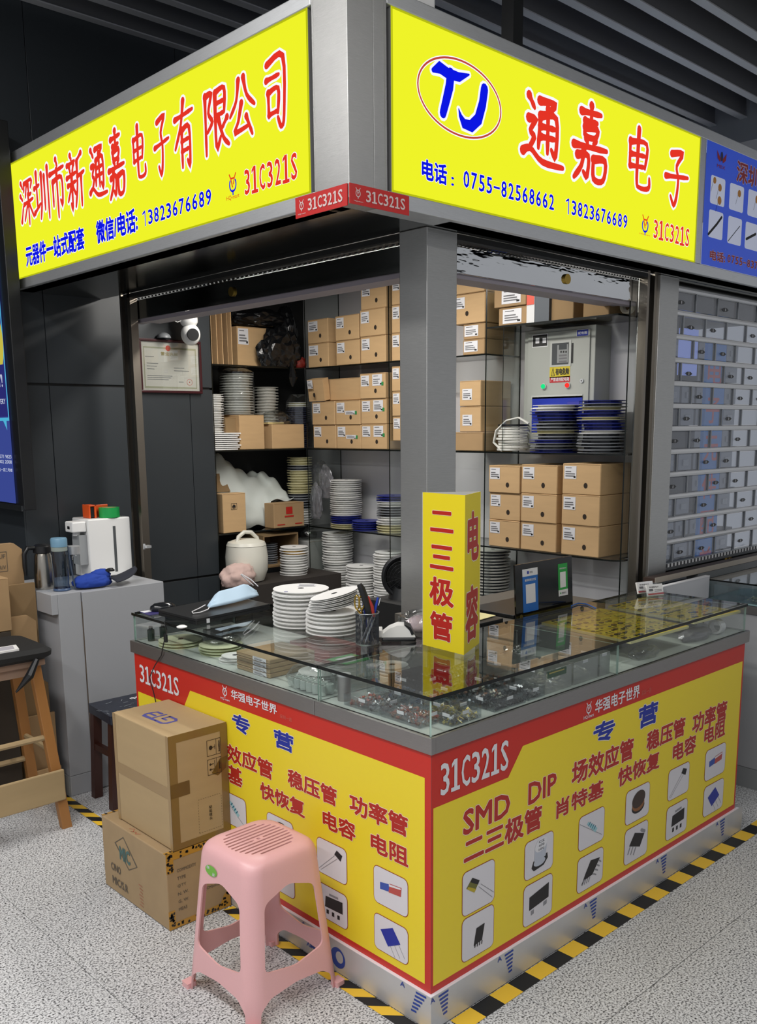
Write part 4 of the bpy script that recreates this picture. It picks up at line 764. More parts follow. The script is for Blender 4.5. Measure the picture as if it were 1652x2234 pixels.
# business card holder
ch_ = thing('card_holder', 'clear acrylic card holder with two stacks of business cards on the right counter end', 'holder', (1.76, .375, ZG), math.radians(-20))
m = MB(); m.box(-.055, -.03, 0, .055, .035, .003, ACRYL); m.box(-.055, -.032, 0, .055, -.029, .022, ACRYL); m.box(-.055, -.005, 0, .055, -.002, .035, ACRYL); m.box(-.055, .03, 0, .055, .033, .05, ACRYL); m.box(-.055, -.03, 0, -.052, .033, .03, ACRYL); m.box(.052, -.03, 0, .055, .033, .03, ACRYL); loc_child(m, 'holder_body', ch_)
for i, (x, y, z_) in enumerate(((.012, -.018, .004), (-.015, .013, .012))):
    m = MB(); Pc = Plane((0, 0, 0), (1, 0, 0), (0, math.sin(.35), math.cos(.35))); m.prism([Pc.P(a, b, 0) for a, b in ((-.042, 0), (.042, 0), (.042, .05), (-.042, .05))], -Vector(Pc.n)*.010, WHITE); Pc.rect(m, -.042, .004, .042, .011, mat('card_red', 'c2484e', .5), .0006); Pc.text(m, '新通嘉电子', -.03, .034, .02, .041, GREYI, h=.0006); Pc.rect(m, -.034, .02, -.012, .03, GREYI, .0006); Pc.rect(m, -.006, .024, .034, .026, GREYI, .0006); Pc.rect(m, -.006, .018, .034, .020, GREYI, .0006)
    o = loc_child(m, 'card_stack', ch_); o.location = (x, y, z_)
m = MB(); a = at(397, 1369, 'z', ZG); m.lathe([(0, 0), (.018, 0), (.02, .004), (.012, .008), (0, .009)], PLASTW, 16, tuple(a)); o = one(m, 'plug_cap', 'small white plastic piece in front of the closed laptop', 'plug')

# ================================================================== GLASS SHELVING
shv = thing('glass_shelving', 'green-edged glass shelving along the white back wall of the booth', 'shelving', (2.08, 1.8, 0))
YB0, YB1 = .60, 2.94
def gs(nm, b, par): m = MB(); m.pane(*b, GLASS, GEDGE); return m.build(nm, par)
for z_ in (Z1, Z2, Z3, .60):
    y0 = 1.475 if z_ == Z1 else YB0+.02
    m = MB()
    if z_ == Z1: m.pane(XF, y0, z_-.008, XB-.001, YB1, z_, GLASS, GEDGE)
    else:
        pts = [(XB-.001, YB1), (XF, YB1), (XF, .74), (XF+.006, .70), (XF+.02, .672), (XF+.045, .656), (2.015, .655), (2.018, .705), (XB-.001, .705)]; n = len(pts); vs = [(x, y, z_-.008) for x, y in pts]+[(x, y, z_) for x, y in pts]
        m.add(vs, [tuple(range(n))[::-1], tuple(range(n, 2*n))], GLASS); m.add(vs, [(i, (i+1) % n, n+(i+1) % n, n+i) for i in range(n)], GEDGE)
    m.build('shelf', shv)
gs('shelf', (XF, .705, 2.207, XB-.001, 1.47, 2.215), shv)
for y in (1.475, 2.19, YB1): gs('divider', (XF+.002, y-.004, .30, XB-.002, y+.004, 2.62), shv)
gs('divider', (XF+.003, .645, .30, 2.018, .652, 2.62), shv)
gs('divider', (XF+.002, 1.36, 1.597, XF+.14, 1.364, 2.205), shv)
sh2 = thing('glass_shelving', 'glass shelving in the dark far recess behind the clad column', 'shelving', (1.6, 3.1, 0))
for z_ in (Z1, Z2, Z3): gs('shelf', (1.252, 2.95, z_-.008, XF-.002, 3.298, z_), sh2)
gs('divider', (1.262, 2.952, .3, 1.268, 3.29, 2.62), sh2)

# cartons: front face given by pixels on a plane; dirn 'x' faces -x, 'y' faces -y
HOLE = mat('hole_dark', '2b2118', .9)
def sticker(par, pl, u0, v0, u1, v1, seed=0, green=False):
    m = MB(); pl.rect(m, u0, v0, u1, v1, LABELW, .0012); w, h = u1-u0, v1-v0; rnd = random.Random(seed)
    pl.rect(m, u0+w*.12, v1-h*.17, u1-w*.4, v1-h*.11, GREYI, .0016)
    for i in range(3): y = v0+h*(.18+.17*i); pl.rect(m, u0+w*.1, y, u0+w*(.55+.35*rnd.random()), y+h*.09, GREYI, .0016)
    pl.rect(m, u1-w*.22, v0+h*.08, u1-w*.06, v0+h*.22, INK, .0016)
    if green: pl.rect(m, u1-.005, v0, u1+.012, v0+.02, mat('label_green', '2f8a4a', .6), .0018)
    m.build('sticker', par)
def carton(x0, y0, z0, x1, y1, z1, dirn, lab, group=None, hole=(.62, .30), stick=(.05, .50, .37, .92), mm=None, flip=False, stick2=None, seed=0, tilt=0, cat='box', name='carton'):
    r = thing(name, lab, cat, ((x0+x1)/2, (y0+y1)/2, z0), 0, group)
    m = MB(); m.box(x0, y0, z0, x1, y1, z1, mm or CARD); m.build('body', r, bevel=.003, seg=1)
    pl = Plane((x0, y1, z0), (0, -1, 0), (0, 0, 1)) if dirn == 'x' else Plane((x0, y0, z0), (1, 0, 0), (0, 0, 1)); w = (y1-y0) if dirn == 'x' else (x1-x0); h = z1-z0
    if hole: m = MB(); pl.disc(m, w*hole[0], h*hole[1], .011, .013, HOLE, .0010, 14); m.build('hand_hole', r)
    if stick: sticker(r, pl, w*stick[0], h*stick[1], w*stick[2], h*stick[3], seed)
    if stick2: sticker(r, pl, w*stick2[0], h*stick2[1], w*stick2[2], h*stick2[3], seed+5, True)
    m = MB(); pl.rect(m, w*.02, h-.004, w*.98, h-.0025, mat('box_seam', '8a6b45', .9), .0008); m.build('lid_seam', r)
    if tilt: r.rotation_euler = (0, 0, tilt)
    return r
ORD = ['bottom', 'second', 'third', 'fourth', 'top']
def ystack(pl_, pr_, z0, n, h, where, group, X=None, yref=900, depth=.25, **k):
    X = X or XF+.012; ya = at(pl_, yref, 'x', X)[1]; yb = at(pr_, yref, 'x', X)[1]; out = []
    for i in range(n):
        j = random.uniform(0, .012); kk = dict(k)
        out.append(carton(X+j, yb+.002, z0+i*h, X+depth+j*.3, ya-.002, z0+(i+1)*h-.0015, 'x', f'brown carton, {"topmost" if i == n-1 else ORD[i]} {"" if i == n-1 else "from below "}{where}'.replace('bottom from below', 'bottom one').replace('  ', ' '), group, seed=i, **kk))
    return out
G = 'cartons on the upper centre shelf'
ystack(671, 716, Z1+.001, 2, .143, 'in the leftmost stack on the upper centre shelf', G, yref=760, stick=(.04, .50, .50, .92))
ystack(731, 783, Z1+.001, 2, .143, 'in the second stack on the upper centre shelf', G, yref=760)
ystack(785, 841, Z1+.001, 3, .150, 'in the third stack on the upper centre shelf', G, yref=760)
ystack(853, 900, Z1+.001, 3, .152, 'in the stack beside the post on the upper centre shelf', G, yref=760)
G = 'cartons on the middle centre shelf'
ystack(680, 730, Z2+.001, 2, .143, 'in the leftmost stack on the middle centre shelf', G, yref=930)
ystack(731, 785, Z2+.001, 2, .143, 'in the green-labelled stack on the middle shelf', G, yref=930, stick2=(.40, .42, .82, .58))
ystack(786, 842, Z2+.001, 3, .145, 'in the double-labelled stack on the middle shelf', G, yref=930, stick2=(.50, .50, .88, .94))
ystack(855, 900, Z2+.050, 3, .138, 'in the stack left of the post on the middle shelf', G, yref=930)
ya = at(669, 850, 'x', 1.93)[1]; yb = at(783, 850, 'x', 1.93)[1]
r = carton(XF+.06, yb+.006, Z2+.290, XB-.01, ya-.03, Z2+.42, 'x', 'long brown carton lying across two stacks with its end flap pulled forward', 'cartons on the middle centre shelf', hole=None, stick=None)
r2 = thing('open_carton', 'brown carton tilted forward on top of the leftmost middle shelf stack', 'box', (XF, ya-.09, Z2+.29)); m = MB(); m.prism([(XF+.055, ya-.15, Z2+.30), (XF+.055, ya, Z2+.30), (XF+.04, ya, Z2+.43), (XF+.04, ya-.15, Z2+.43)], (-.045, 0, -.012), CARD); m.build('body', r2)
pl = Plane((XF-.006, ya, Z2+.29), (0, -1, 0), (-.115, 0, .993)); sticker(r2, pl, .02, .075, .07, .125); m = MB(); pl.disc(m, .075, .035, .012, .014, HOLE, .001, 12); m.build('hand_hole', r2)
G = 'cartons right of the corner post'
ystack(985, 1056, Z1+.16, 2, .150, 'in the stack right of the corner post', G, yref=680, hole=(.45, .34), stick=(.04, .52, .38, .90))
ystack(1008, 1056, Z1+.001, 2, .078, 'in the small pair right of the corner post', G, yref=740, hole=None, stick=(.06, .2, .70, .9), mm=CARD2)
ystack(1001, 1048, Z2+.10, 2, .132, 'with green print beside the middle shelf divider', G, yref=890, hole=None, stick=(.14, .25, .60, .68), mm=CARD)
for i, q in enumerate((Z2+.10, Z2+.232)):
    pass
ystack(985, 1052, Z2+.001, 1, .098, 'as an open tray of reels beside the middle divider', G, yref=960, hole=None, stick=None, mm=CARD2)
G = 'cartons on the lower right shelf'
ystack(1064, 1132, Z3+.001, 3, .140, 'in the left stack on the lower right shelf', G, yref=1160)
ystack(1134, 1213, Z3+.001, 3, .143, 'in the middle stack on the lower right shelf', G, yref=1160)
s3 = ystack(1222, 1306, Z3+.001, 3, .147, 'in the right stack on the lower right shelf', G, yref=1160, depth=.26, X=XF+.0)
# top right shelf
carton(XF+.015, at(1143, 650, 'x', XF)[1], 2.305, XB-.03, at(1074, 650, 'x', XF)[1], 2.395, 'x', 'open brown carton with a white label on the top right shelf', 'boxes on the top right shelf', hole=None, stick=(.25, .15, .85, .9), mm=CARD2)
carton(XF+.015, at(1147, 690, 'x', XF)[1], 2.216, XB-.03, at(1084, 690, 'x', XF)[1], 2.300, 'x', 'brown carton under the open one on the top right shelf', 'boxes on the top right shelf', hole=None, stick=(.15, .1, .8, .9), mm=CARD2)
carton(XF+.03, at(1252, 660, 'x', XF+.03)[1], 2.216, XB-.03, at(1203, 660, 'x', XF+.03)[1], 2.318, 'x', 'small plain brown box on the top right shelf beside the grey one', 'boxes on the top right shelf', hole=None, stick=None, mm=CARDD)
carton(XF+.03, at(1330, 660, 'x', XF+.03)[1], 2.216, XB-.03, at(1273, 660, 'x', XF+.03)[1], 2.320, 'x', 'plain brown box at the right end of the top right shelf', 'boxes on the top right shelf', hole=None, stick=None, mm=CARDD)
r = thing('instrument_box', 'red, white and grey box standing on the top right shelf', 'box', (XF+.02, 1.15, 2.216)); ya, yb = at(1149, 660, 'x', XF+.01)[1], at(1166, 660, 'x', XF+.01)[1]; yc = at(1192, 660, 'x', XF+.06)[1]
m = MB(); m.box(XF+.012, yb, 2.216, XF+.2, ya, 2.39, mat('box_white', 'd6d6d6', .5)); m.build('body', r); m = MB(); m.box(XF+.010, yb+.002, 2.30, XF+.012, ya-.001, 2.39, mat('box_redprint', 'd5503c', .5)); m.build('red_panel', r)
m = MB(); m.box(XF+.014, yb-.085, 2.217, XF+.2, yb-.001, 2.385, mat('box_grey', '4d535a', .5)); m.build('grey_side', r)
# far recess contents
def ybox(x0p, x1p, z0, z1, yref, lab, Y=2.965, depth=.25, **k):
    xa, xb = at(x0p, yref, 'y', Y)[0], at(x1p, yref, 'y', Y)[0]; return carton(xa, Y, z0, xb, Y+depth, z1, 'y', lab, 'cartons in the far recess', hole=k.pop('hole', None), stick=k.pop('stick', None), **k)
ybox(518, 602, Z1+.001, Z1+.235, 750, 'large brown carton with white label behind the black bags', Y=3.06, depth=.2, stick=(.02, .55, .28, .95))
for i, (xp, h, c) in enumerate(((462, .37, CARD2), (474, .40, CARD), (486, .38, CARD), (497, .41, CARD2), (506, .36, CARD))):
    xa = at(xp, 740, 'y', 2.98)[0]; m = MB(); m.prism([(xa-.02+.0*i, 2.955, Z1+.001), (xa-.016, 2.955, Z1+.001), (xa+.012, 3.0, Z1+h), (xa+.008, 3.0, Z1+h)], (0, .24, 0), c)
    one(m, 'flattened_carton', ['leftmost flattened carton standing beside the column on the top shelf', 'second flattened carton standing on the top shelf by the column', 'third flattened carton standing on the top shelf by the column', 'fourth flattened carton standing on the top shelf by the column', 'fifth flattened carton, nearest the labelled box'][i], 'cardboard', 'flattened cartons on the top shelf')
ybox(523, 577, Z2+.001, Z2+.205, 940, 'taller plain brown box on the middle shelf of the far recess'); ybox(594, 664, Z2+.001, Z2+.150, 950, 'lower plain brown box on the middle shelf of the far recess')
ybox(493, 521, Z2+.001, Z2+.190, 940, 'brown box half hidden beside the taller plain one', Y=3.0, mm=CARDD)
def bag(nm, lab, x, y, z_, sz, mm, seed, amp=.3, n=4): return crumple(nm, lab, 'bag', (x, y, z_), sz, mm, seed, n, amp)
a = at(612, 740, 'y', 3.02); bag('rubbish_bag', 'glossy black rubbish bag bulging on the top shelf beside the brown carton', a[0]-.02, 3.0, Z1+.002, (.17, .075, .16), BLACKB, 11, .36)
a = at(648, 730, 'y', 2.98); bag('rubbish_bag', 'black rubbish bag with knotted ears leaning at the shelf corner', a[0], 3.10, Z1+.09, (.09, .09, .20), BLACKB, 12)
a = at(575, 670, 'y', 3.1); bag('rubbish_bag', 'black rubbish bag lying on top of the labelled brown carton', a[0], 3.12, Z1+.245, (.24, .10, .075), BLACKB, 13)
a = at(655, 788, 'y', 2.98); bag('red_bag', 'small red plastic bag on the top shelf corner under the black bag', a[0]+.0, 2.985, Z1+.002, (.05, .03, .05), mat('bag_red', '6e1d16', .35), 14, .25, 3)
a = at(637, 800, 'y', 2.94); m = MB(); m.tube([(a[0], 2.955, Z1+.06), (a[0], 2.94, Z1-.005), (a[0]+.004, 2.938, Z1-.06), (a[0]+.002, 2.94, Z1-.115)], [.012, .014, .030, .006], BLACKB, 8); one(m, 'bag_ear', 'black bag ear hanging over the top shelf edge', 'bag')
# reels in the recess (wrapped)
def rstack(px_, py_, ax, val, z0, spec, r_, th, lab, grp, off=.0, jit=.004):
    a = at(px_, py_, ax, val); return (a[0], a[1], reels(a[0], a[1], z0, spec, r_, th, lab, grp, jit))
W_ = (REELW, PLASTW); B_ = (REELB, REELB); Y_ = (REELY, REELY); G_ = (REELG, REELG); D_ = (mat('reel_dark', '2c2f34', .3), mat('reel_dim', '8f9399', .3)); S_ = (REELG, mat('reel_shade', 'b9b9b2', .4))
x, y, zt = rstack(517, 860, 'y', 3.10, Z2+.21, [(16, REELW, REELW)], .100, .0150, 'white reel in the wrapped stack on the recess middle shelf', 'wrapped reel stack')
m = MB(); m.lathe([(.106, Z2+.21), (.107, zt+.01), (.07, zt+.03), (.0, zt+.02)], FILM, 24, (x, y, 0)); one(m, 'film_wrap', 'clear film wrapped round the recess reel stack', 'film')
rstack(466, 890, 'y', 3.06, Z2+.002, [(24, REELW, PLASTW)], .060, .0135, 'small white reel in the stack against the column', 'small reels against the column')
rstack(580, 850, 'y', 3.14, Z2+.001, [(5, *G_), (16, REELW, S_[1])], .075, .018, 'shaded reel in the back stack of the recess middle shelf', 'back reel stack in the recess')
x, y, zt = rstack(652, 930, 'y', 3.05, Z2+.001, [(19, mat('reel_navy', '30374c', .35), mat('reel_navy2', '3d4560', .35)), (2, REELY, REELW)], .075, .0135, 'navy reel in the bagged stack at the recess corner', 'bagged navy reels')
m = MB(); m.lathe([(.081, Z2+.002), (.082, zt), (.05, zt+.05), (0, zt+.03)], FILM, 20, (x, y, 0)); one(m, 'film_bag', 'clear bag over the navy reel stack', 'bag')
for i in range(9):
    xa = at(494, 960, 'y', 3.0)[0]; m = MB(); m.prism([(xa-.12, 2.96, Z2+.002+.0115*i), (xa+.05+.012*(i % 3), 2.955, Z2+.002+.0115*i), (xa+.03, 3.08, Z2+.002+.0115*i), (xa-.12, 3.08, Z2+.002+.0115*i)], (0, 0, .007), PLASTW); one(m, 'card_strip', 'thin white carrier strip in the pile at the recess shelf end', 'strip', 'pile of white strips')
a = at(610, 905, 'y', 3.0); crumple('plastic_wrap', 'translucent plastic wrap on top of the lower plain box', 'wrap', (a[0], 3.04, Z2+.152), (.11, .07, .055), FILM, 21, 3, .25)
m = MB(); xa = at(600, 917, 'y', 3.0)[0]; m.box(xa-.06, 2.99, Z2+.1525, xa+.06, 3.06, Z2+.162, mat('pad_yellow', 'd8c58c', .7)); one(m, 'paper_pad', 'yellowish pad under the plastic wrap', 'paper')
# third recess shelf
rb_ = ybox(487, 537, Z3+.001, Z3+.235, 1120, 'tall brown box with a hands emblem and raised flap', Y=2.955, depth=.09)
xa, xb = at(487, 1100, 'y', 2.955)[0], at(531, 1100, 'y', 2.955)[0]; Pq = Plane((xa, 2.954, Z3), (1, 0, 0), (0, 0, 1)); m = MB(); Pq.line(m, [(.055, .14), (.095, .14), (.095, .175), (.055, .175)], .002, INK, .001, closed=True); Pq.disc(m, .075, .16, .009, .009, INK, .001); Pq.line(m, [(.062, .162), (.066, .148), (.084, .148), (.088, .162)], .003, INK, .0011); m.build('printed_emblem', rb_)
m = MB(); xc = at(500, 1050, 'y', 3.0)[0]; m.prism([(xc-.06, 3.10, Z3+.236), (xc+.075, 3.10, Z3+.236), (xc+.055, 3.15, Z3+.345), (xc-.06, 3.15, Z3+.345)], (0, .005, 0), CARDD); one(m, 'carton_flap', 'dark raised flap standing behind the tall brown box', 'cardboard')
rb_ = ybox(598, 664, Z3+.001, Z3+.155, 1130, 'brown carton with red printed emblem under the white sheet', Y=2.955, depth=.10, mm=CARD2)
xa, xb = at(598, 1120, 'y', 2.955)[0], at(662, 1120, 'y', 2.955)[0]; Pq = Plane((xa, 2.954, Z3), (1, 0, 0), (0, 0, 1)); m = MB(); w = xb-xa; Pq.rect(m, w*.40, .085, w*.62, .13, REDI, .001); Pq.rect(m, w*.1, .018, w*.36, .024, REDI, .001); Pq.rect(m, w*.7, .018, w*.95, .024, REDI, .001); Pq.rect(m, w*.35, .065, w*.66, .075, REDI, .001); m.build('red_print', rb_, kind='stuff')
SHT = mat('sheet_white', 'd3dad6', .8); xa = at(475, 1000, 'y', 3.05)[0]; xb = at(655, 1100, 'y', 3.0)[0]; nx, ny = 30, 16; vs = []; fs = []
for i in range(nx+1):
    for j in range(ny+1):
        u, v = i/nx, j/ny; H = .46-.20*u**1.5; prof = (1-(1-v)**3)
        zz_ = Z3+.012+max(.155 if u > .66 else 0, H*prof*(.92+.08*math.sin(u*9)))+.012*math.sin(u*19+v*7)*prof+.010*math.sin(v*17-u*23)
        vs.append((xa+.02+(xb-xa-.02)*u, 3.065+.21*v, zz_))
fs = [(i*(ny+1)+j, (i+1)*(ny+1)+j, (i+1)*(ny+1)+j+1, i*(ny+1)+j+1) for i in range(nx) for j in range(ny)]
m = MB(); m.add(vs, fs, SHT); o = one(m, 'foam_sheet', 'white draped foam sheet heaped over the cartons in the recess', 'sheet', smooth=True); o.modifiers.new('s', 'SOLIDIFY').thickness = .004
rstack(655, 1100, 'y', 3.10, Z3+.001, [(6, *W_), (6, *D_), (9, *Y_), (2, *D_), (3, *Y_)], .08, .0165, 'mixed white and yellowish reel in the tall recess corner stack', 'tall mixed reel stack')
# grey antistatic bags hanging over the corner
AB = mat('antistatic', '9a9aa0', .22, .3, (26, .25, (1, 1, 1)), 1.0, alpha=.62)
for i, (xp, yp, sx, sz, sd) in enumerate(((690, 1100, .055, .15, 41), (712, 1060, .075, .13, 42), (700, 1040, .08, .10, 43))):
    a = at(xp, yp, 'x', XF+.06+.05*i); crumple('antistatic_bag', ['grey antistatic bag hanging lowest over the corner shelf', 'grey antistatic bag with a white label at the corner shelf', 'crumpled grey antistatic bag on top at the corner shelf'][i], 'bag', (a[0], a[1], max(Z3+.002, a[2]-sz*.6)), (.028, sx, sz), AB, sd, 4, .42, group='antistatic bags at the corner')
# centre bay lower reels
rstack(756, 1150, 'x', 2.06, Z3+.001, [(2, *Y_), (4, *B_), (17, *W_)], .099, .0128, 'reel in the tall white and blue stack on the lower centre shelf', 'tall white reel stack on the lower centre shelf')
rstack(800, 1150, 'x', 2.04, Z3+.001, [(4, *B_)], .090, .0140, 'blue reel in the low stack on the lower centre shelf', 'low blue reel stack')
rstack(858, 1150, 'x', 2.08, Z3+.001, [(3, *Y_), (3, *W_), (4, *D_), (2, *W_), (2, *B_)], .098, .0155, 'reel in the mixed blue and white stack beside the post', 'mixed reel stack beside the post')
zs = .608
rstack(738, 1280, 'x', 2.07, zs, [(28, *W_)], .098, .0162, 'white reel in the tallest floor-shelf stack', 'tallest stack on the bottom shelf', jit=.006)
rstack(790, 1280, 'x', 2.02, zs, [(17, *W_)], .095, .0162, 'white reel in the short floor-shelf stack behind the pen cup', 'short stack on the bottom shelf', jit=.006)
rstack(848, 1280, 'x', 2.08, zs, [(23, *W_)], .090, .0162, 'white reel in the floor-shelf stack left of the post', 'stack left of the post', jit=.006)
rstack(1072, 1280, 'x', 2.07, zs, [(28, *S_)], .098, .0165, 'dim white reel in the floor-shelf stack right of the triangular sign', 'stack right of the sign', jit=.006)
# right bay middle shelf: reels in front of the meter box
rstack(1212, 950, 'x', 2.06-.02, Z2+.001, [(1, *B_), (2, *D_), (1, *B_), (2, *D_), (1, *Y_), (3, *D_), (3, *B_), (2, *W_)], .118, .0152, 'reel in the dark mixed stack in front of the meter box', 'dark reel stack by the meter box', jit=.008)
rstack(1312, 950, 'x', 2.06-.02, Z2+.001, [(2, *D_), (4, *D_), (1, *W_), (3, *B_), (1, *Y_), (2, *B_), (1, *Y_), (1, *D_), (1, *B_)], .112, .0152, 'reel in the blue and yellow stack at the shelf end', 'blue and yellow reel stack', jit=.008)
a = at(1119, 955, 'x', 2.03); r = thing('tape_coil', 'loose coil of white carrier tape on the middle right shelf', 'coil', (a[0], a[1], Z2)); WT = mat('tape_white', 'd9d9d2', .5)
for i in range(10):
    rr = .078+.004*math.sin(i*2.1); z0 = Z2+.006+i*.0135; m = MB(); pts = [(a[0]+.004*math.sin(i)+rr*math.cos(t), a[1]+.003*math.cos(i*3)+rr*math.sin(t)) for t in [2*PI*j/36 for j in range(36)]]
    vs = [(x, y, z0) for x, y in pts]+[(x, y, z0+.010) for x, y in pts]; m.add(vs, [(j, (j+1) % 36, 36+(j+1) % 36, 36+j) for j in range(36)], WT if i != 9 else BLACKP); o = m.build('tape_turn', r); o.modifiers.new('s', 'SOLIDIFY').thickness = .003
m = MB(); pts = [tuple(at(x, y, 'x', 1.955)) for x, y in ((1152, 925), (1130, 912), (1105, 918), (1082, 940), (1077, 965), (1095, 983))]; vs = [p for p in pts]+[(p[0]+.012, p[1], p[2]) for p in pts]; m.add(vs, [(j, j+1, len(pts)+j+1, len(pts)+j) for j in range(len(pts)-1)], WT); o = m.build('tape_turn', r); o.modifiers.new('s', 'SOLIDIFY').thickness = .006
# electric meter box
MBX = mat('meter_enamel', 'a5a8a2', .45); mb_ = thing('meter_cabinet', 'grey electric meter cabinet with green and red lamps on the back wall', 'cabinet', (2.15, 1.13, Z2+.02))
m = MB(); m.box(2.085, .918, Z2+.01, XB-.001, 1.342, 2.195, MBX); m.build('case', mb_, bevel=.004); m = MB(); m.box(2.078, .945, Z2+.03, 2.084, 1.315, 2.178, MBX); m.build('door', mb_, bevel=.002)
PM = Plane((2.078, 0, 0), (0, -1, 0), (0, 0, 1)); z6 = lambda x, y: (960+x/3.304, 600+y/3.304)
def mrect(m, x0, y0, x1, y1, mm, h): u0, v1 = PM.px(*z6(x0, y0)); u1, v0 = PM.px(*z6(x1, y1)); PM.rect(m, u0, v0, u1, v1, mm, h); return u0, v0, u1, v1
m = MB(); mrect(m, 668, 432, 778, 515, WHITE, .001); mrect(m, 672, 437, 774, 510, INK, .0015); mrect(m, 692, 455, 718, 492, LABELW, .002); mrect(m, 742, 455, 768, 488, LABELW, .002); m.build('data_plate', mb_)
m = MB(); mrect(m, 988, 395, 1072, 438, WHITE, .001); b = mrect(m, 990, 398, 1070, 435, BLUEI, .0015); PM.text(m, '配电箱', b[0]+.008, b[1]+.008, b[2]-.006, b[3]-.008, LABELW, h=.002); m.build('name_plate', mb_)
m = MB(); mrect(m, 798, 480, 945, 655, mat('bezel', 'b9bcb8', .3), .002); mrect(m, 812, 495, 928, 642, mat('meter_window', '55585a', .15), .003); mrect(m, 850, 505, 925, 630, mat('meter_body', '8d9090', .4), .0035); mrect(m, 862, 500, 918, 535, mat('meter_lcd', '43484a', .3), .004); mrect(m, 950, 490, 960, 635, INK, .001)
for i in range(3): mrect(m, 872+18*i, 547, 882+18*i, 560, INK, .004); mrect(m, 862, 575+22*i, 918, 583+22*i, GREYI, .004)
m.build('meter_window', mb_)
m = MB(); b = mrect(m, 793, 655, 937, 735, mat('warn_yellow', 'c9b52c', .5), .001); PM.poly(m, [(b[0]+.008, b[1]+.008), (b[0]+.032, b[1]+.008), (b[0]+.020, b[3]-.008)], INK, .0014); PM.poly(m, [(b[0]+.0125, b[1]+.0105), (b[0]+.0275, b[1]+.0105), (b[0]+.020, b[3]-.0135)], mat('warn_yellow', 'c9b52c', .5), .0017); PM.rect(m, b[0]+.0192, b[1]+.014, b[0]+.0208, b[3]-.017, INK, .002); PM.text(m, '有电危险', b[0]+.036, b[1]+.012, b[2]-.004, b[3]-.014, INK, bold=.03, h=.0014)
b = mrect(m, 793, 735, 937, 770, mat('warn_red', 'b02226', .5), .001); PM.text(m, '严禁遮挡配电箱', b[0]+.006, b[1]+.005, b[2]-.004, b[3]-.004, LABELW, h=.0014); m.build('warning_label', mb_)
m = MB(); mrect(m, 668, 882, 1022, 1135, BLUEI, .003); mrect(m, 922, 915, 1008, 965, mat('flap_violet', '3b3f9a', .3), .005); mrect(m, 662, 870, 1030, 882, mat('bezel', 'b9bcb8', .3), .003); m.build('breaker_window', mb_)
for x, y, c, nm, lb in ((752, 803, '19d07a', 'indicator_lamp', 'green indicator lamp'), (925, 795, 'e8322c', 'indicator_lamp', 'red indicator lamp')):
    u, v = PM.px(*z6(x, y)); m = MB(); p = PM.P(u, v, 0); m.cyl(p, .015, -.008, mat('bezel', 'b9bcb8', .3), 18, 'x'); m.lathe([(0, -.020), (.008, -.018), (.0115, -.012), (.0115, -.008)], emis('lamp_'+c, c, 1.3), 16, p, 'x'); m.build(nm, mb_, label=lb)
u, v = PM.px(*z6(1025, 762)); m = MB(); m.cyl(PM.P(u, v), .010, -.006, STEELH, 16, 'x'); m.cyl(PM.P(u, v), .003, -.007, BLACK, 8, 'x'); m.build('door_lock', mb_)
a = at(1395, 672, 'y', .70); m = MB(); m.lathe([(.028, 0), (.034, .004), (.034, .03), (.028, .034), (.02, .03), (.02, .004), (.028, 0)], mat('tape_clear', 'a6a090', .3), 24, (XF+.05, .70, 2.250), 'x'); one(m, 'tape_roll', 'roll of clear tape at the right end of the top shelf', 'tape')
# bottom of the recess
KT = mat('cooker_white', 'd8d6ca', .3); a = at(541, 1290, 'y', 2.80); ck = thing('rice_cooker', 'white rounded rice cooker with a carrying handle behind the laptop', 'cooker', (a[0], 2.80, .83))
m = MB(); m.lathe([(0, .84), (.10, .84), (.122, .90), (.125, .98), (.116, 1.045)], KT, 32, (a[0], 2.80, 0)); m.build('pot', ck, smooth=True); m = MB(); m.lathe([(.117, 1.047), (.108, 1.066), (.06, 1.082), (0, 1.086)], KT, 32, (a[0], 2.80, 0)); m.build('lid', ck, smooth=True)
m = MB(); m.tube([(a[0]-.075, 2.79, 1.06), (a[0]-.06, 2.79, 1.10), (a[0]-.02, 2.79, 1.125), (a[0]+.03, 2.79, 1.120), (a[0]+.07, 2.79, 1.085), (a[0]+.085, 2.79, 1.04)], [.010, .012, .012, .012, .012, .010], KT, 10); m.build('handle', ck, smooth=True)
m = MB(); m.box(1.26, 2.62, .60, 1.93, 2.94, .835, mat('bench_dark', '2a2420', .7)); one(m, 'low_bench', 'dark low bench carrying the rice cooker in the far corner', 'bench')
a = at(510, 1285, 'y', 2.72); crumple('folded_blanket', 'pale pink and beige folded blanket left of the rice cooker', 'blanket', (a[0]+.02, 2.70, .836), (.12, .075, .085), mat('blanket', 'c5aaa2', .9), 51, 4, .32, False)
r = thing('open_carton', 'dark open carton tipped on its side with small reels inside', 'box', (1.75, 3.0, .9)); bx0 = at(572, 1230, 'y', 3.0)[0]; bx1 = at(648, 1230, 'y', 3.0)[0]
for b_ in ((bx0, 2.98, .86, bx1, 3.28, .87), (bx0, 2.98, 1.055, bx1, 3.28, 1.065), (bx0, 2.98, .87, bx0+.01, 3.28, 1.055), (bx1-.01, 2.98, .87, bx1, 3.28, 1.055), (bx0+.01, 3.27, .87, bx1-.01, 3.28, 1.055)): m = MB(); m.box(*b_, CARDD); m.build('side', r)
m = MB(); m.box(bx0, 2.975, .60, bx1, 3.28, .858, BLACKP); one(m, 'dark_crate', 'dark crate under the tipped open carton', 'crate')
reels((bx0+bx1)/2-.02, 3.09, .872, [(9, REELG, mat('reel_dim', '8f9399', .3))], .06, .014, 'small dim reel inside the tipped carton', 'reels inside the tipped carton')
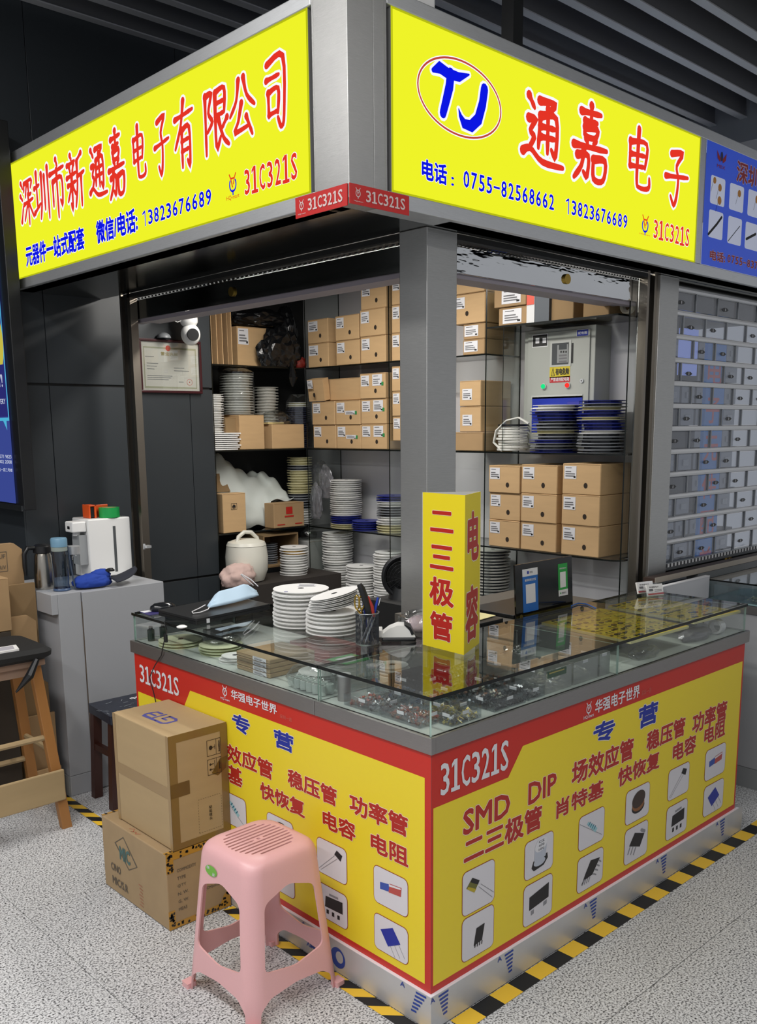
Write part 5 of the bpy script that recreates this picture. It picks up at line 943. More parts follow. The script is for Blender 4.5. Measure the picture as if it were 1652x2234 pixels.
a = at(643, 1278, 'y', 2.80); reels(a[0], 2.80, .836, [(8, REELW, PLASTW), (2, mat('reel_amber', 'd6a94a', .4), PLASTW), (1, *W_)], .085, .0155, 'white reel in the stack right of the rice cooker', 'reels right of the rice cooker')
a = at(690, 1260, 'y', 3.0); carton(1.945, 2.96, .61, 2.12, 3.20, 1.0, 'y', 'white and grey carton with black letters in the corner behind the reels', None, hole=None, stick=None, mm=mat('carton_white', '9a9a98', .7))
Pq = Plane((1.945, 2.959, .61), (1, 0, 0), (0, 0, 1)); 
a = at(672, 1215, 'y', 3.0); crumple('snack_bag', 'clear bag with a yellow round label on the corner carton', 'bag', (a[0]+.06, 3.06, 1.002), (.06, .05, .05), FILM, 61, 3, .2)
# black desk fan
a = at(880, 1258, 'x', 1.15); fan = thing('desk_fan', 'black round desk fan with a mesh grille partly behind the corner post', 'fan', (a[0], a[1], 0)); fc = Vector(a); PF = Plane(tuple(fc), (Rv[0], Rv[1], 0), (0, 0, 1)); R_ = .088
m = MB(); m.tube([PF.P(R_*math.cos(t), R_*1.05*math.sin(t)) for t in [2*PI*i/36 for i in range(36)]], .012, BLACKP, 8, closed=True); m.build('rim', fan, smooth=True)
m = MB()
for k in range(1, 6): m.tube([PF.P(R_*k/6*math.cos(t), R_*k/6*math.sin(t), .012) for t in [2*PI*i/24 for i in range(24)]], .0016, BLACKP, 4, closed=True)
for k in range(18): t = 2*PI*k/18; m.tube([PF.P(.012*math.cos(t), .012*math.sin(t), .016), PF.P(R_*math.cos(t), R_*math.sin(t), .004)], .0013, BLACKP, 4)
m.build('grille', fan, kind='stuff'); m = MB(); m.add([PF.P(R_*math.cos(t), R_*math.sin(t), -.02) for t in [2*PI*i/24 for i in range(24)]], [tuple(range(24))], BLACK); m.build('back', fan)
m = MB(); q = PF.P(-.0, -R_, -.01); m.tube([q, (q[0], q[1], 1.03), (q[0]+.01, q[1]+.01, .95)], [.03, .05, .07], BLACKP, 12); m.build('stand', fan, smooth=True)
m = MB(); m.box(q[0]-.12, q[1]-.12, 0, q[0]+.12, q[1]+.12, .95, mat('stand_dark', '1a1a1a', .7)); one(m, 'dark_stand', 'dark stand behind the counter carrying the black fan', 'stand')

# ================================================================== INSIDE THE GLASS CASE
ZF = ZB1+.0005
def heap(name, lab, x, y, z0, sx, sy, h, cols, n, seed, kind='bits', grp=None):
    """uncountable loose components: one mesh"""
    rnd = random.Random(seed); m = MB()
    for i in range(n):
        px_, py_ = rnd.uniform(-1, 1), rnd.uniform(-1, 1); hh = h*max(0, 1-.75*max(abs(px_), abs(py_))**2)*rnd.random(); c = Vector((x+px_*sx*.92, y+py_*sy*.92, z0+.002+hh)); mm = rnd.choice(cols); a = rnd.uniform(0, PI); e = rnd.uniform(-.7, .7)
        d = Vector((math.cos(a)*math.cos(e), math.sin(a)*math.cos(e), math.sin(e)))
        if kind == 'wire' and rnd.random() < .6: L_ = .011; q = d.orthogonal().normalized()*.0006; w_ = d.cross(q).normalized()*.0006; p, r = c-d*L_, c+d*L_; m.add([p+q, p-q, p+w_, r+q, r-q, r+w_], [(0, 1, 4, 3), (1, 2, 5, 4), (2, 0, 3, 5)], mm)
        else:
            q = d.orthogonal().normalized(); w_ = d.cross(q); a_, b_, c_ = rnd.uniform(.003, .006), rnd.uniform(.002, .004), rnd.uniform(.0015, .003)
            m.add([c+d*a_*i_+q*b_*j_+w_*c_*k_ for i_ in (-1, 1) for j_ in (-1, 1) for k_ in (-1, 1)], [(0, 1, 3, 2), (4, 6, 7, 5), (0, 4, 5, 1), (2, 3, 7, 6), (0, 2, 6, 4), (1, 5, 7, 3)], mm)
    return one(m, name, lab, 'components', grp, kind='stuff')
cR = mat('lead_red', '9c4a38', .4); cG = mat('part_gold', 'c8b45a', .3, .4); cK = mat('part_black', '1e1f21', .4); cS = mat('lead_tin', 'a9abad', .3, .7); cB = mat('part_bluegrey', '4a5c74', .4); cD = mat('part_dark', '34383b', .4); cO = mat('part_brown', '8a5f45', .5); cC = mat('part_cream', 'c9c7b4', .5)
TRAYN = [0]
def tray(x0, y0, x1, y1, h, cols, n, kind, lab, seed, mm=None, nx=1, ny=1, z0=None, fill=.5):
    z0 = ZF if z0 is None else z0; mm = mm or ACRYL; r = thing('component_tray', lab, 'tray', ((x0+x1)/2, (y0+y1)/2, z0), 0, 'clear component trays in the glass case'); t = .0018
    m = MB(); m.box(x0, y0, z0, x1, y1, z0+t, mm); m.box(x0, y0, z0+t, x0+t, y1, z0+h, mm); m.box(x1-t, y0, z0+t, x1, y1, z0+h, mm); m.box(x0+t, y0, z0+t, x1-t, y0+t, z0+h, mm); m.box(x0+t, y1-t, z0+t, x1-t, y1, z0+h, mm); m.build('tray_shell', r)
    for i in range(1, nx): q = x0+(x1-x0)*i/nx; m = MB(); m.box(q-t/2, y0+t, z0+t, q+t/2, y1-t, z0+h*.95, mm); m.build('partition', r)
    for j in range(1, ny): q = y0+(y1-y0)*j/ny; m = MB(); m.box(x0+t, q-t/2, z0+t, x1-t, q+t/2, z0+h*.94, mm); m.build('partition', r)
    m = MB(); m.box(x0-.0008, (y0+y1)/2-.018, z0+h-.010, x0, (y0+y1)/2+.010, z0+h, LABELW); m.box((x0+x1)/2-.018, y0-.0008, z0+h-.010, (x0+x1)/2+.010, y0, z0+h, LABELW); m.build('tray_label', r)
    for i in range(nx):
        for j in range(ny):
            if not cols: continue
            cs = cols[(i*ny+j) % len(cols)] if isinstance(cols[0], (list, tuple)) else cols
            if cs: heap('loose_components', f'{["loose", "heaped", "scattered", "mixed"][seed % 4]} small components in cell {"left" if i == 0 else "right"} {"front" if j == 0 else "rear"} of the {lab[:60]}'.split(' of the ')[0]+' of the '+' '.join(lab.split()[:9]), x0+(x1-x0)*(i+.5)/nx, y0+(y1-y0)*(j+.5)/ny, z0+t, (x1-x0)/nx*.44, (y1-y0)/ny*.44, h*fill*1.3, cs, n, seed*17+i*5+j, kind, 'loose components in the trays')
tray(.03, .075, .155, .235, .036, [[cO, cR, cS, cO], [cR, cO, cS]], 110, 'wire', 'clear tray of reddish resistors at the case corner', 1, nx=1, ny=2)
tray(.03, .240, .155, .400, .036, [[cD, cS, cS, cK], [cR, cO, cS, cR]], 110, 'wire', 'clear tray of wire-ended parts left of the corner', 2, nx=1, ny=2)
tray(.160, .20, .285, .400, .036, [[cB, cS, cK], [cK, cB]], 90, 'wire', 'clear tray of blue-grey parts behind the reddish tray', 3, nx=1, ny=2)
tray(.105, .022, .235, .070, .036, [[cK, cS, cG], [cG, cG, cC, cS]], 90, 'wire', 'small clear tray of gold pins by the front pane', 4, nx=2)
tray(.160, .078, .285, .190, .036, [[cG, cC, cG], [cK, cD]], 90, 'wire', 'clear tray of gold and black parts near the corner', 5, nx=2)
tray(.295, .022, .445, .150, .036, [[cK, cD], [cD, cS, cK], [cK], [cD, cO, cC]], 60, 'bits', 'clear four-cell tray of black chips right of the corner', 6, nx=2, ny=2)
tray(.295, .160, .445, .300, .036, [[cK, cO], [cD, cK], [cO, cK, cC], [cK]], 60, 'bits', 'clear four-cell tray of dark parts in the second row', 7, nx=2, ny=2)
tray(.455, .022, .540, .150, .036, [[cK, cD, cS]], 110, 'bits', 'clear tray of dark parts beside the white bins', 8)
tray(.455, .160, .600, .300, .036, [[cD, cK, cS], [cR, cO]], 70, 'bits', 'clear two-cell tray behind the dark parts', 9, nx=2)
BINW = glassmat('frosted_bin', (.80, .82, .80), .30, .5)
tray(.550, .028, .690, .150, .075, [[cC, cS, cC]], 160, 'bits', 'frosted white bin of pale parts behind the front pane', 10, mm=BINW, fill=.45)
tray(.550, .165, .690, .290, .070, [[cC, cD]], 90, 'bits', 'frosted white bin in the second row', 11, mm=BINW, fill=.3)
tray(.700, .028, .840, .150, .075, [[cC, cC, cS]], 160, 'bits', 'frosted white bin of pale parts left of the divider pane', 12, mm=BINW, fill=.5)
tray(.850, .028, xs-.012, .160, .078, [[cC, cD, cS]], 120, 'bits', 'frosted bin with bagged grey parts beside the yellow boards', 13, mm=BINW, fill=.5)
tray(.620, .30, .820, .450, .036, [[cK, cS], [cO, cC]], 70, 'wire', 'clear two-cell tray at the rear of the right arm', 14, nx=2)
tray(.440, .32, .600, .450, .036, [[cD, cS], [cB, cC]], 70, 'bits', 'clear two-cell tray under the triangular sign', 15, nx=2)
tray(.270, .32, .420, .455, .040, [[cK, cD], [cK]], 80, 'bits', 'dark tray below the mesh pen cup', 16, mm=glassmat('smoke_acrylic', (.30, .31, .33), .08, .05), nx=2)
m = MB(); m.box(.556, .022, ZF+.052, .652, .026, ZF+.074, mat('board_green', '1f4a2a', .4)); m.box(.56, .0215, ZF+.066, .64, .022, ZF+.070, cG); one(m, 'memory_board', 'green circuit board leaning on the frosted white bin', 'board')
SBx = [crumple('parts_bag', ['clear bag of parts at the rear of the case behind the triangular sign', 'clear bag of grey parts in the frosted bin by the divider', 'clear bag with white foam under the first yellow board', 'grey bag under the second yellow board near the case end'][i], 'bag', c_, sz, FILM if i < 3 else AB, 70+i, 3, .25) for i, (c_, sz) in enumerate((((.86, .38, ZF), (.07, .05, .035)), ((.76, .09, ZF+.012), (.055, .045, .03)), ((1.20, .07, ZF), (.09, .04, .028)), ((1.60, .08, ZF), (.11, .045, .030))))]
m = MB(); m.lathe([(.022, 0), (.030, 0), (.030, .035), (.022, .035), (.022, 0)], LABELW, 20, (1.72, .06, ZF+.031), 'x'); one(m, 'paper_roll', 'small white paper roll under the second yellow board', 'roll')
# yellow sample boards
SY = mat('board_yellow', 'd8c42e', .4); SYL = mat('board_line', 'b87a28', .5)
def sample(pts, z0, th, lab, seed, nrow, dens):
    r = thing('sample_board', lab, 'board', (pts[0][0], pts[0][1], z0)); m = MB(); m.prism([(x, y, z0) for x, y in pts], (0, 0, th), mat('board_side', 'cfc98f', .6), mtop=SY); m.build('board', r)
    A, B_, C_, D_ = [np.array(p) for p in pts]; rnd = random.Random(seed); P = lambda u, v, dz=0: tuple((A*(1-u)+B_*u)*(1-v)+(D_*(1-u)+C_*u)*v)+(z0+th+dz,)
    m = MB()
    for i in range(nrow+1):
        v = .02+.96*i/nrow; m.add([P(.02, v, .0005), P(.98, v, .0005), P(.98, v+.008, .0005), P(.02, v+.008, .0005)], [(0, 1, 2, 3)], SYL)
    for i in range(5): u = .02+.24*i; m.add([P(u, .02, .0006), P(u+.005, .02, .0006), P(u+.005, .98, .0006), P(u, .98, .0006)], [(0, 1, 2, 3)], SYL)
    for i in range(nrow):
        for j in range(4):
            v = .05+.96*i/nrow; u = .05+.24*j; m.add([P(u, v, .0007), P(u+.13, v, .0007), P(u+.13, v+.012, .0007), P(u, v+.012, .0007)], [(0, 1, 2, 3)], INK)
    m.build('printed_grid', r)
    for i in range(nrow):
        for j in range(dens):
            if rnd.random() < .25: continue
            u = .04+.93*(j+rnd.random()*.4)/dens; v = .03+.96*(i+.5+rnd.uniform(-.1, .2))/nrow; q = P(u, v); s_ = rnd.uniform(.0035, .0095) if u < .55 else rnd.uniform(.0025, .0045); m = MB(); m.box(q[0]-s_, q[1]-s_*.8, q[2]+.0004, q[0]+s_, q[1]+s_*.8, q[2]+s_*.5, rnd.choice([cK, cD, cK, cB])); m.build('mounted_chip', r)
sample([(1.06, .040), (1.44, .012+.012), (1.50, .46), (1.10, .46)], .962, .010, 'yellow sample board with mounted chips at the left of the pair', 5, 8, 15)
sample([(1.52, .045), (1.855, .020), (1.855, .46), (1.56, .46)], .962, .010, 'yellow sample board with mounted chips at the counter end', 6, 7, 13)
m = MB(); m.box(1.06, .20, ZF, 1.45, .44, .961, mat('support_grey', '7b7d7b', .6)); one(m, 'grey_box', 'grey box under the left yellow sample board', 'box'); m = MB(); m.box(1.55, .20, ZF, 1.84, .44, .961, mat('support_grey', '7b7d7b', .6)); one(m, 'grey_box', 'grey box under the right yellow sample board', 'box')
# left arm of the case
def flat_reel(x, y, n, r_, body, rim, lab): [reels(x, y, ZF+i*.011, [(1, body, rim)], r_, .011, ['bottom', 'next', 'top'][i if i < n-1 else 2]+' '+lab, None, .006) for i in range(n)]
flat_reel(.10, 1.46, 2, .085, REELY, mat('reel_pale', 'd6dbb8', .4), 'pale yellow reel lying in the far left corner of the case'); flat_reel(.14, 1.24, 3, .082, REELY, mat('reel_pale', 'd6dbb8', .4), 'pale reel beside the far corner pair in the case'); flat_reel(.10, 1.095, 2, .050, REELW, PLASTW, 'small white reel beside the flat brown boxes')
crumple('parts_bag', 'small clear bag on the reels left of the flat brown boxes', 'bag', (.16, 1.25, ZF+.034), (.07, .06, .018), FILM, 81, 3, .25)
for i in range(4):
    r = carton(.045, .800, ZF+i*.0165, .245, .995, ZF+i*.0165+.0158, 'x', ['bottom flat brown box of the four in the glass case', 'second flat brown box from below in the glass case', 'third flat brown box from below in the glass case', 'top flat brown box of the four in the glass case'][i], 'flat brown boxes in the case', hole=None, stick=(.52, .1, .92, .95), mm=mat('cardboard_grey', 'a08a66', .8), seed=i, name='flat_box')
m = MB(); Pz = Plane((.06, .97, ZF+.0665), (0, -1, 0), (1, 0, 0)); Pz.text(m, 'BOX', .03, .03, .12, .08, INK, bold=.02) if False else Pz.rect(m, .03, .04, .10, .046, INK); Pz.n = np.array([0, 0, 1.]); 
for i in range(3):
    for j in range(5): mm_ = MB(); a_ = .125+.045*i; b_ = .535+.035*j
    pass
dz_ = thing('plastic_spool_bag', 'clear bag of small plastic spools beside the case divider', 'bag', (.085, .61, ZF)); k = 0
for i in range(2):
    for j in range(6): m = MB(); m.lathe([(0, 0), (.013, 0), (.013, .030), (.0, .030)], mat('spool_pale', 'c9d3cc', .3), 12, (.045+.032*i, .52+.031*j, ZF+.002)); m.lathe([(.003, .0301), (.006, .0303)], INK, 8, (.045+.032*i, .52+.031*j, ZF+.002)); m.build('spool', dz_)
crumple('wrap', None, None, (.065, .60, ZF+.0005), (.055, .11, .055), FILM, 82, 3, .12, True, parent=dz_)
for x, y, h, l in ((.065, .437, .078, 'small metal can with clear label beside the case divider'), (.19, .44, .082, 'clear tube jar of parts behind the metal can')):
    j = thing('parts_jar', l, 'jar', (x, y, ZF)); m = MB(); m.cyl((x, y, ZF), .021, h, STEELD if h < .08 else ACRYL, 20); m.build('body', j, smooth=True); m = MB(); m.cyl((x, y, ZF+h), .0225, .006, STEELH, 20); m.build('lid', j)
m = MB(); m.box(.31, .80, ZF, .46, 1.03, ZF+.05, mat('red_box', 'a23a3c', .6)); one(m, 'red_box', 'dull red box at the rear of the left case arm', 'box')
m = MB(); m.prism([(.20, 1.08, ZF), (.46, 1.05, ZF), (.46, 1.50, ZF), (.24, 1.52, ZF)], (0, 0, .030), mat('paper_stack', 'd5d9d6', .7)); one(m, 'paper_stack', 'stack of white papers under the glass below the closed laptop', 'paper')
reels(.185, .70, ZF, [(1, *W_), (1, REELY, PLASTW)], .075, .012, 'large white reel under the glass right of the flat brown boxes', 'white reels under the glass')
reels(.38, .545, ZF, [(3, *W_)], .055, .012, 'small white reel under the glass near the seam and pen cup', 'small white reels near the seam')
for x, y, l in ((.05, 1.60, 'tiny dark bottle in the far left corner of the case'), (.11, 1.61, 'second tiny bottle near the end pane')):
    b_ = thing('small_bottle', l, 'bottle', (x, y, ZF)); m = MB(); m.cyl((x, y, ZF), .014, .045, mat('bottle_green', '2d3b34', .2), 14); m.build('body', b_); m = MB(); m.cyl((x, y, ZF+.045), .008, .014, BLACKP, 12); m.build('cap', b_)
m = MB(); Pg = Plane((.25, .66, ZF+.001), (0, -1, 0), (1, 0, 0)); m.box(.13, .50, ZF+.088, .24, .60, ZF+.0885, mat('pay_green', '1f9a3f', .4)); m.box(.15, .52, ZF+.0887, .22, .58, ZF+.089, LABELW); one(m, 'green_card', 'green payment card with a white square under the glass by the seam', 'card')
m = MB(); m.box(.12, .495, ZF, .25, .612, ZF+.087, FILM); one(m, 'card_stand', 'clear stand under the green payment card', 'stand')

# ================================================================== FLOOR ITEMS ON THE LEFT
# pink plastic stool
def boolean(o, cutters):
    import bmesh
    for c in cutters+[o]:
        bm = bmesh.new(); bm.from_mesh(c.data); bmesh.ops.recalc_face_normals(bm, faces=bm.faces); bm.to_mesh(c.data); bm.free()
    for c in cutters:
        md = o.modifiers.new('b', 'BOOLEAN'); md.operation = 'DIFFERENCE'; md.solver = 'EXACT'; md.object = c
    dg = bpy.context.evaluated_depsgraph_get(); bpy.context.view_layer.update(); me = bpy.data.meshes.new_from_object(o.evaluated_get(bpy.context.evaluated_depsgraph_get()))
    o.modifiers.clear(); o.data = me
    for c in cutters: bpy.data.objects.remove(c)
PINK = mat('pink_plastic', 'e4b0b1', .36, 0, (300, .02, (1, 1, 1)), .05)
HS = .490
def rring(hx, r, z_, n=8):
    pts = []
    for cx_, cy_, a0 in ((hx-r, -hx+r, -PI/2), (hx-r, hx-r, 0), (-hx+r, hx-r, PI/2), (-hx+r, -hx+r, PI)): pts += [(cx_+r*math.cos(a0+PI/2*i/n), cy_+r*math.sin(a0+PI/2*i/n), z_) for i in range(n+1)]
    return pts
def loft(rings, m, mm, cap0=True, cap1=True):
    n = len(rings[0]); vs = [p for r in rings for p in r]; m.add(vs, [(i*n+j, i*n+(j+1) % n, (i+1)*n+(j+1) % n, (i+1)*n+j) for i in range(len(rings)-1) for j in range(n)], mm)
    if cap0: m.add(rings[0], [tuple(range(n))[::-1]], mm)
    if cap1: m.add(rings[-1], [tuple(range(n))], mm)
def half(z_): return .176-.038*min(z_/.45, 1)
t_ = .0055
outer = [rring(half(z_), .050, z_) for z_ in (0, .1, .2, .3, .40, .45)]+[rring(.1355, .053, .466), rring(.130, .056, .478), rring(.120, .058, .486), rring(.105, .058, HS)]
inner = [rring(half(z_)-t_, .045, z_) for z_ in (-.01, .1, .2, .3, .40, .45)]+[rring(.128, .050, .470), rring(.105, .054, HS-t_)]
st = thing('plastic_stool', 'pink plastic stool with slotted seat in front of the counter corner', 'stool')
m = MB(); n_ = len(outer[0]); allr = outer[::-1]+inner; vs = [p for r in allr for p in r]
m = MB(); loft(outer[::-1], m, PINK, True, False); mi = MB()
no = len(outer)*n_; fs = []
m = MB(); V = [p for r in outer for p in r]+[p for r in inner for p in r]; O = len(outer)
F_ = [(i*n_+j, i*n_+(j+1) % n_, (i+1)*n_+(j+1) % n_, (i+1)*n_+j) for i in range(O-1) for j in range(n_)]+[tuple((O-1)*n_+j for j in range(n_))]
I0 = O*n_; F_ += [(I0+i*n_+(j+1) % n_, I0+i*n_+j, I0+(i+1)*n_+j, I0+(i+1)*n_+(j+1) % n_) for i in range(len(inner)-1) for j in range(n_)]+[tuple(I0+(len(inner)-1)*n_+j for j in range(n_))[::-1]]
F_ += [(j, I0+j, I0+(j+1) % n_, (j+1) % n_) for j in range(n_)]
m.add(V, F_, PINK); shell = m.build('shell')
def roundpoly(P, r, n=5):
    out = []; K = len(P)
    for i in range(K):
        p = np.array(P[i]); a = np.array(P[i-1])-p; b = np.array(P[(i+1) % K])-p; a /= np.linalg.norm(a); b /= np.linalg.norm(b)
        p0, p2 = p+a*r, p+b*r
        for k in range(n+1): t = k/n; out.append(tuple((1-t)**2*p0+2*t*(1-t)*p+t*t*p2))
    return out
cut = []
up_o = roundpoly([(-.112, .160), (0, .138), (.112, .160)]+[(.094, .362), (0, .396), (-.094, .362)], .022)
dn_o = roundpoly([(-.144, -.03), (.144, -.03), (.136, .050), (.100, .078), (0, .088), (-.100, .078), (-.136, .050)], .014)
for poly in (up_o, dn_o):
    c = MB(); c.prism([(x, -.4, z_) for x, z_ in poly], (0, .8, 0), PINK); cut.append(c.build('c')); c = MB(); c.prism([(-.4, x, z_) for x, z_ in poly], (.8, 0, 0), PINK); cut.append(c.build('c'))
boolean(shell, cut)
cut = []; c = MB()
def slot(x0, x1, y, w=.0052):
    pts = [(x1+w*math.cos(a), y+w*math.sin(a)) for a in [-PI/2+PI*i/6 for i in range(7)]]+[(x0+w*math.cos(a), y+w*math.sin(a)) for a in [PI/2+PI*i/6 for i in range(7)]]
    c.prism([(x, yy, HS-.02) for x, yy in pts], (0, 0, .04), PINK)
for i in range(11):
    y = (i-5)*.0176; L_ = [.055, .075, .086, .092, .096, .097, .096, .092, .086, .075, .055][i]
    if i == 5: slot(-L_, -.020, y, .0038); slot(.020, L_, y, .0038)
    elif i in (4, 6): slot(-L_, L_, y, .0038)
    else: slot(-L_, L_, y, .0038)
c.cyl((0, 0, HS-.02), .0065, .04, PINK, 16); cut.append(c.build('c')); boolean(shell, cut)
for p in shell.data.polygons: p.use_smooth = True
try: shell.data.set_sharp_from_angle(angle=math.radians(35))
except Exception: pass
shell.name = 'seat_and_legs'; shell.parent = st
for sx_ in (-1, 1):
    for sy_ in (-1, 1):
        m = MB(); X, Y = sx_*.165, sy_*.165; m.prism([(X-.017, Y-.017, 0), (X+.017, Y-.017, 0), (X+.017, Y+.017, 0), (X-.017, Y+.017, 0)], (0, 0, .016), PINK); f_ = m.build('foot', None, bevel=.006); f_.parent = st
m = MB(); pl = Plane((-half(.405)-.0012, .0, .405), (0, -1, 0), (.085, 0, .99)); pl.u = pl.u/np.linalg.norm(pl.u); pl.n = np.cross(pl.r, pl.u); pl.disc(m, -.048, .014, .030, .016, mat('sticker_green', '6fae3c', .4), .001); pl.text(m, '经典', -.070, .016, -.056, .026, LABELW, h=.0014); pl.text(m, '品质', -.040, .002, -.028, .012, LABELW, h=.0014)
o = m.build('oval_sticker', None, label='green oval sticker'); o.parent = st
st.location = (-.218, .520, 0); st.rotation_euler = (0, 0, math.radians(1.5))
# the two big cartons
def bigbox(nm, lab, x0, y0, z0, x1, y1, z1, mm):
    r = thing(nm, lab, 'box', ((x0+x1)/2, (y0+y1)/2, z0)); m = MB(); m.box(x0, y0, z0, x1, y1, z1, mm); m.build('body', r, bevel=.004, seg=2); return r
bx = bigbox('carton', 'clean brown carton with blue mirrored letters on top, standing on the taped one', -.238, 1.0, .287, -.004, 1.392, .700, mat('cardboard_clean', 'b09770', .8, 0, (5, .04, (1, 1, 5))))
Pf = Plane((-.238, 1.392, .287), (0, -1, 0), (0, 0, 1)); Ps = Plane((-.238, 1.0, .287), (1, 0, 0), (0, 0, 1)); Pt = Plane((-.238, 1.392, .700), (0, -1, 0), (1, 0, 0)); Pt.n = np.array([0, 0, 1.])
TP = mat('clear_tape_brown', '8a7048', .22); TP2 = mat('clear_tape_side', '84683c', .20)
m = MB(); Pf.rect(m, 0, .185, .392, .228, mat('clear_tape_pale', '9d825a', .2)); Pf.rect(m, .375, 0, .392, .413, mat('clear_tape_pale', '9d825a', .2), .0008); Pf.rect(m, 0, 0, .02, .413, mat('clear_tape_pale', '9d825a', .2), .0007); m.build('front_tape', bx)
m = MB(); 
for i, b_ in enumerate(((0, 0, .03, .413), (.205, 0, .234, .413), (.03, .385, .205, .413), (.03, 0, .205, .022))): Ps.rect(m, *b_, TP2, .0006)
Ps.rect(m, 0, .19, .075, .24, mat('clear_tape_dark', '6d522b', .2), .0009); Ps.poly(m, [(.165, .24), (.19, .225), (.225, .245), (.234, .29), (.20, .285)], mat('clear_tape_dark', '6d522b', .2), .0009); m.build('side_tape', bx)
m = MB(); BE = mat('ink_blueprint', '54559a', .6)
Pt.line(m, [(.150, .118), (.118, .118), (.110, .10), (.110, .075), (.120, .062), (.205, .062)], .012, BE); Pt.line(m, [(.150, .090), (.114, .090)], .011, BE); Pt.line(m, [(.168, .125), (.168, .068)], .010, BE); Pt.line(m, [(.20, .062), (.245, .062), (.258, .075), (.258, .112), (.240, .122), (.198, .122)], .012, BE); Pt.line(m, [(.20, .094), (.20, .122)], .010, BE); Pt.line(m, [(.198, .092), (.225, .092)], .010, BE); m.build('top_print', bx)
m = MB(); K1 = mat('ink_carton', '2a1c10', .7)
for u0, v0, u1, v1 in ((.150, .305, .205, .362), (.150, .235, .205, .292)): Ps.line(m, [(u0, v0), (u1, v0), (u1, v1), (u0, v1)], .0016, K1, .0012, closed=True, cap=False); Ps.line(m, [(u1-.018, v0), (u1-.018, v1)], .0014, K1, .0012)
Ps.disc(m, .165, .334, .007, .008, K1, .0013); Ps.line(m, [(.172, .334), (.182, .334)], .002, K1, .0013); Ps.line(m, [(.182, .326), (.182, .342)], .002, K1, .0013)
for v in (.254, .273): Ps.line(m, [(.160, v), (.174, v)], .0025, K1, .0013); Ps.poly(m, [(.156, v), (.163, v-.006), (.163, v+.006)], K1, .0014)
Ps.line(m, [(.179, .243), (.179, .284)], .002, K1, .0013); Ps.text(m, '小心轻放', .196, .312, .202, .355, K1, h=.0013); Ps.text(m, '向上', .196, .248, .202, .280, K1, h=.0013)
for i in range(12): Ps.line(m, [(.105, .035+.010*i), (.105, .039+.010*i)], .0012, K1, .0012, cap=False); Ps.line(m, [(.200, .035+.010*i), (.200, .039+.010*i)], .0012, K1, .0012, cap=False)
for i in range(10): Ps.line(m, [(.106+.0095*i, .157), (.110+.0095*i, .157)], .0012, K1, .0012, cap=False); Ps.line(m, [(.106+.0095*i, .033), (.110+.0095*i, .033)], .0012, K1, .0012, cap=False)
for i, ch in enumerate('粘贴唛头'): Ps.text(m, ch, .148, .112-.014*i, .160, .124-.014*i, K1, h=.0013)
m.build('side_print', bx, kind='stuff')
lb_ = bigbox('carton', 'worn brown carton sealed with black and yellow tape under the clean one', -.270, 1.0, .002, -.016, 1.472, .284, mat('cardboard_worn', 'a68d6a', .8, 0, (8, .10, (1, 1, 1))))
Pf = Plane((-.270, 1.472, .002), (0, -1, 0), (0, 0, 1)); Ps = Plane((-.270, 1.0, .002), (1, 0, 0), (0, 0, 1)); Pt = Plane((-.270, 1.472, .284), (0, -1, 0), (1, 0, 0)); Pt.n = np.array([0, 0, 1.])
GI = mat('ink_grey', '5f564a', .7); TE = mat('ink_teal', '4d6a66', .7); OY = mat('tape_amber', 'b98a34', .3); RI = mat('ink_red', 'a86a52', .7)
m = MB(); uc, vc = .175, .185; Pf.line(m, [(uc-.005, vc+.062), (uc-.072, vc+.02), (uc+.025, vc-.055), (uc+.088, vc-.022)], .0045, GI, .001, closed=True, cap=False) ; Pf.text(m, 'MIC', .135, .150, .215, .205, TE, bold=.04, h=.0012); Pf.text(m, 'C/NO', .06, .085, .135, .115, GI, bold=.02, h=.0012); Pf.text(m, 'MIC/S.R', .065, .030, .185, .062, GI, bold=.02, h=.0012)
for i in range(7): Pf.line(m, [(.27+.004*(i % 3), .10-.013*i), (.295+.003*(i % 2), .098-.013*i)], .003, RI, .0012)
m.build('front_print', lb_)
m = MB()
for i, t in enumerate(('COMMODITY', 'TYPE', "Q'TY", 'N. W.', 'G. W.', 'MEAS')): w_ = len(t)*.0085; Ps.text(m, t, .040, .205-.029*i, .040+w_, .217-.029*i, GI, bold=.01, h=.0012)
for i, t in enumerate(('KPCS', 'KGS', 'KGS')): Ps.text(m, t, .170, .182-.030*i, .203, .194-.030*i, GI, bold=.01, h=.0012)
Ps.text(m, '0.21(CM)x0.250M', .125, .095, .232, .109, GI, bold=.01, h=.0012); m.build('side_print', lb_, kind='stuff')
m = MB(); rnd = random.Random(4)
def blot(pl, u, v, r_, mm, h): pl.poly(m, [(u+r_*(.6+.6*rnd.random())*math.cos(a), v+r_*(.6+.6*rnd.random())*math.sin(a)) for a in [2*PI*i/9 for i in range(9)]], mm, h)
Ps.rect(m, .028, .255, .254, .282, OY, .0008); Ps.rect(m, .026, 0, .254, .022, OY, .0007); Ps.rect(m, 0, .21, .028, .282, OY, .0009); Ps.rect(m, 0, 0, .026, .07, OY, .0009); Ps.poly(m, [(.20, 0), (.254, 0), (.254, .075), (.225, .05)], OY, .0009); Pt.rect(m, .455, .0, .472, .254, OY, .0008); Pt.rect(m, .0, .0, .012, .254, OY, .0008)
for i in range(34): u = rnd.random()*.25; blot(Ps, max(.004, min(.25, u)), rnd.choice([.278-.02*rnd.random(), .004+.015*rnd.random()]), .0055, HB, .0012)
for i in range(16): blot(Ps, .004+rnd.random()*.02, .215+.06*rnd.random(), .005, HB, .0013); blot(Ps, .004+rnd.random()*.018, .01+.055*rnd.random(), .005, HB, .0013)
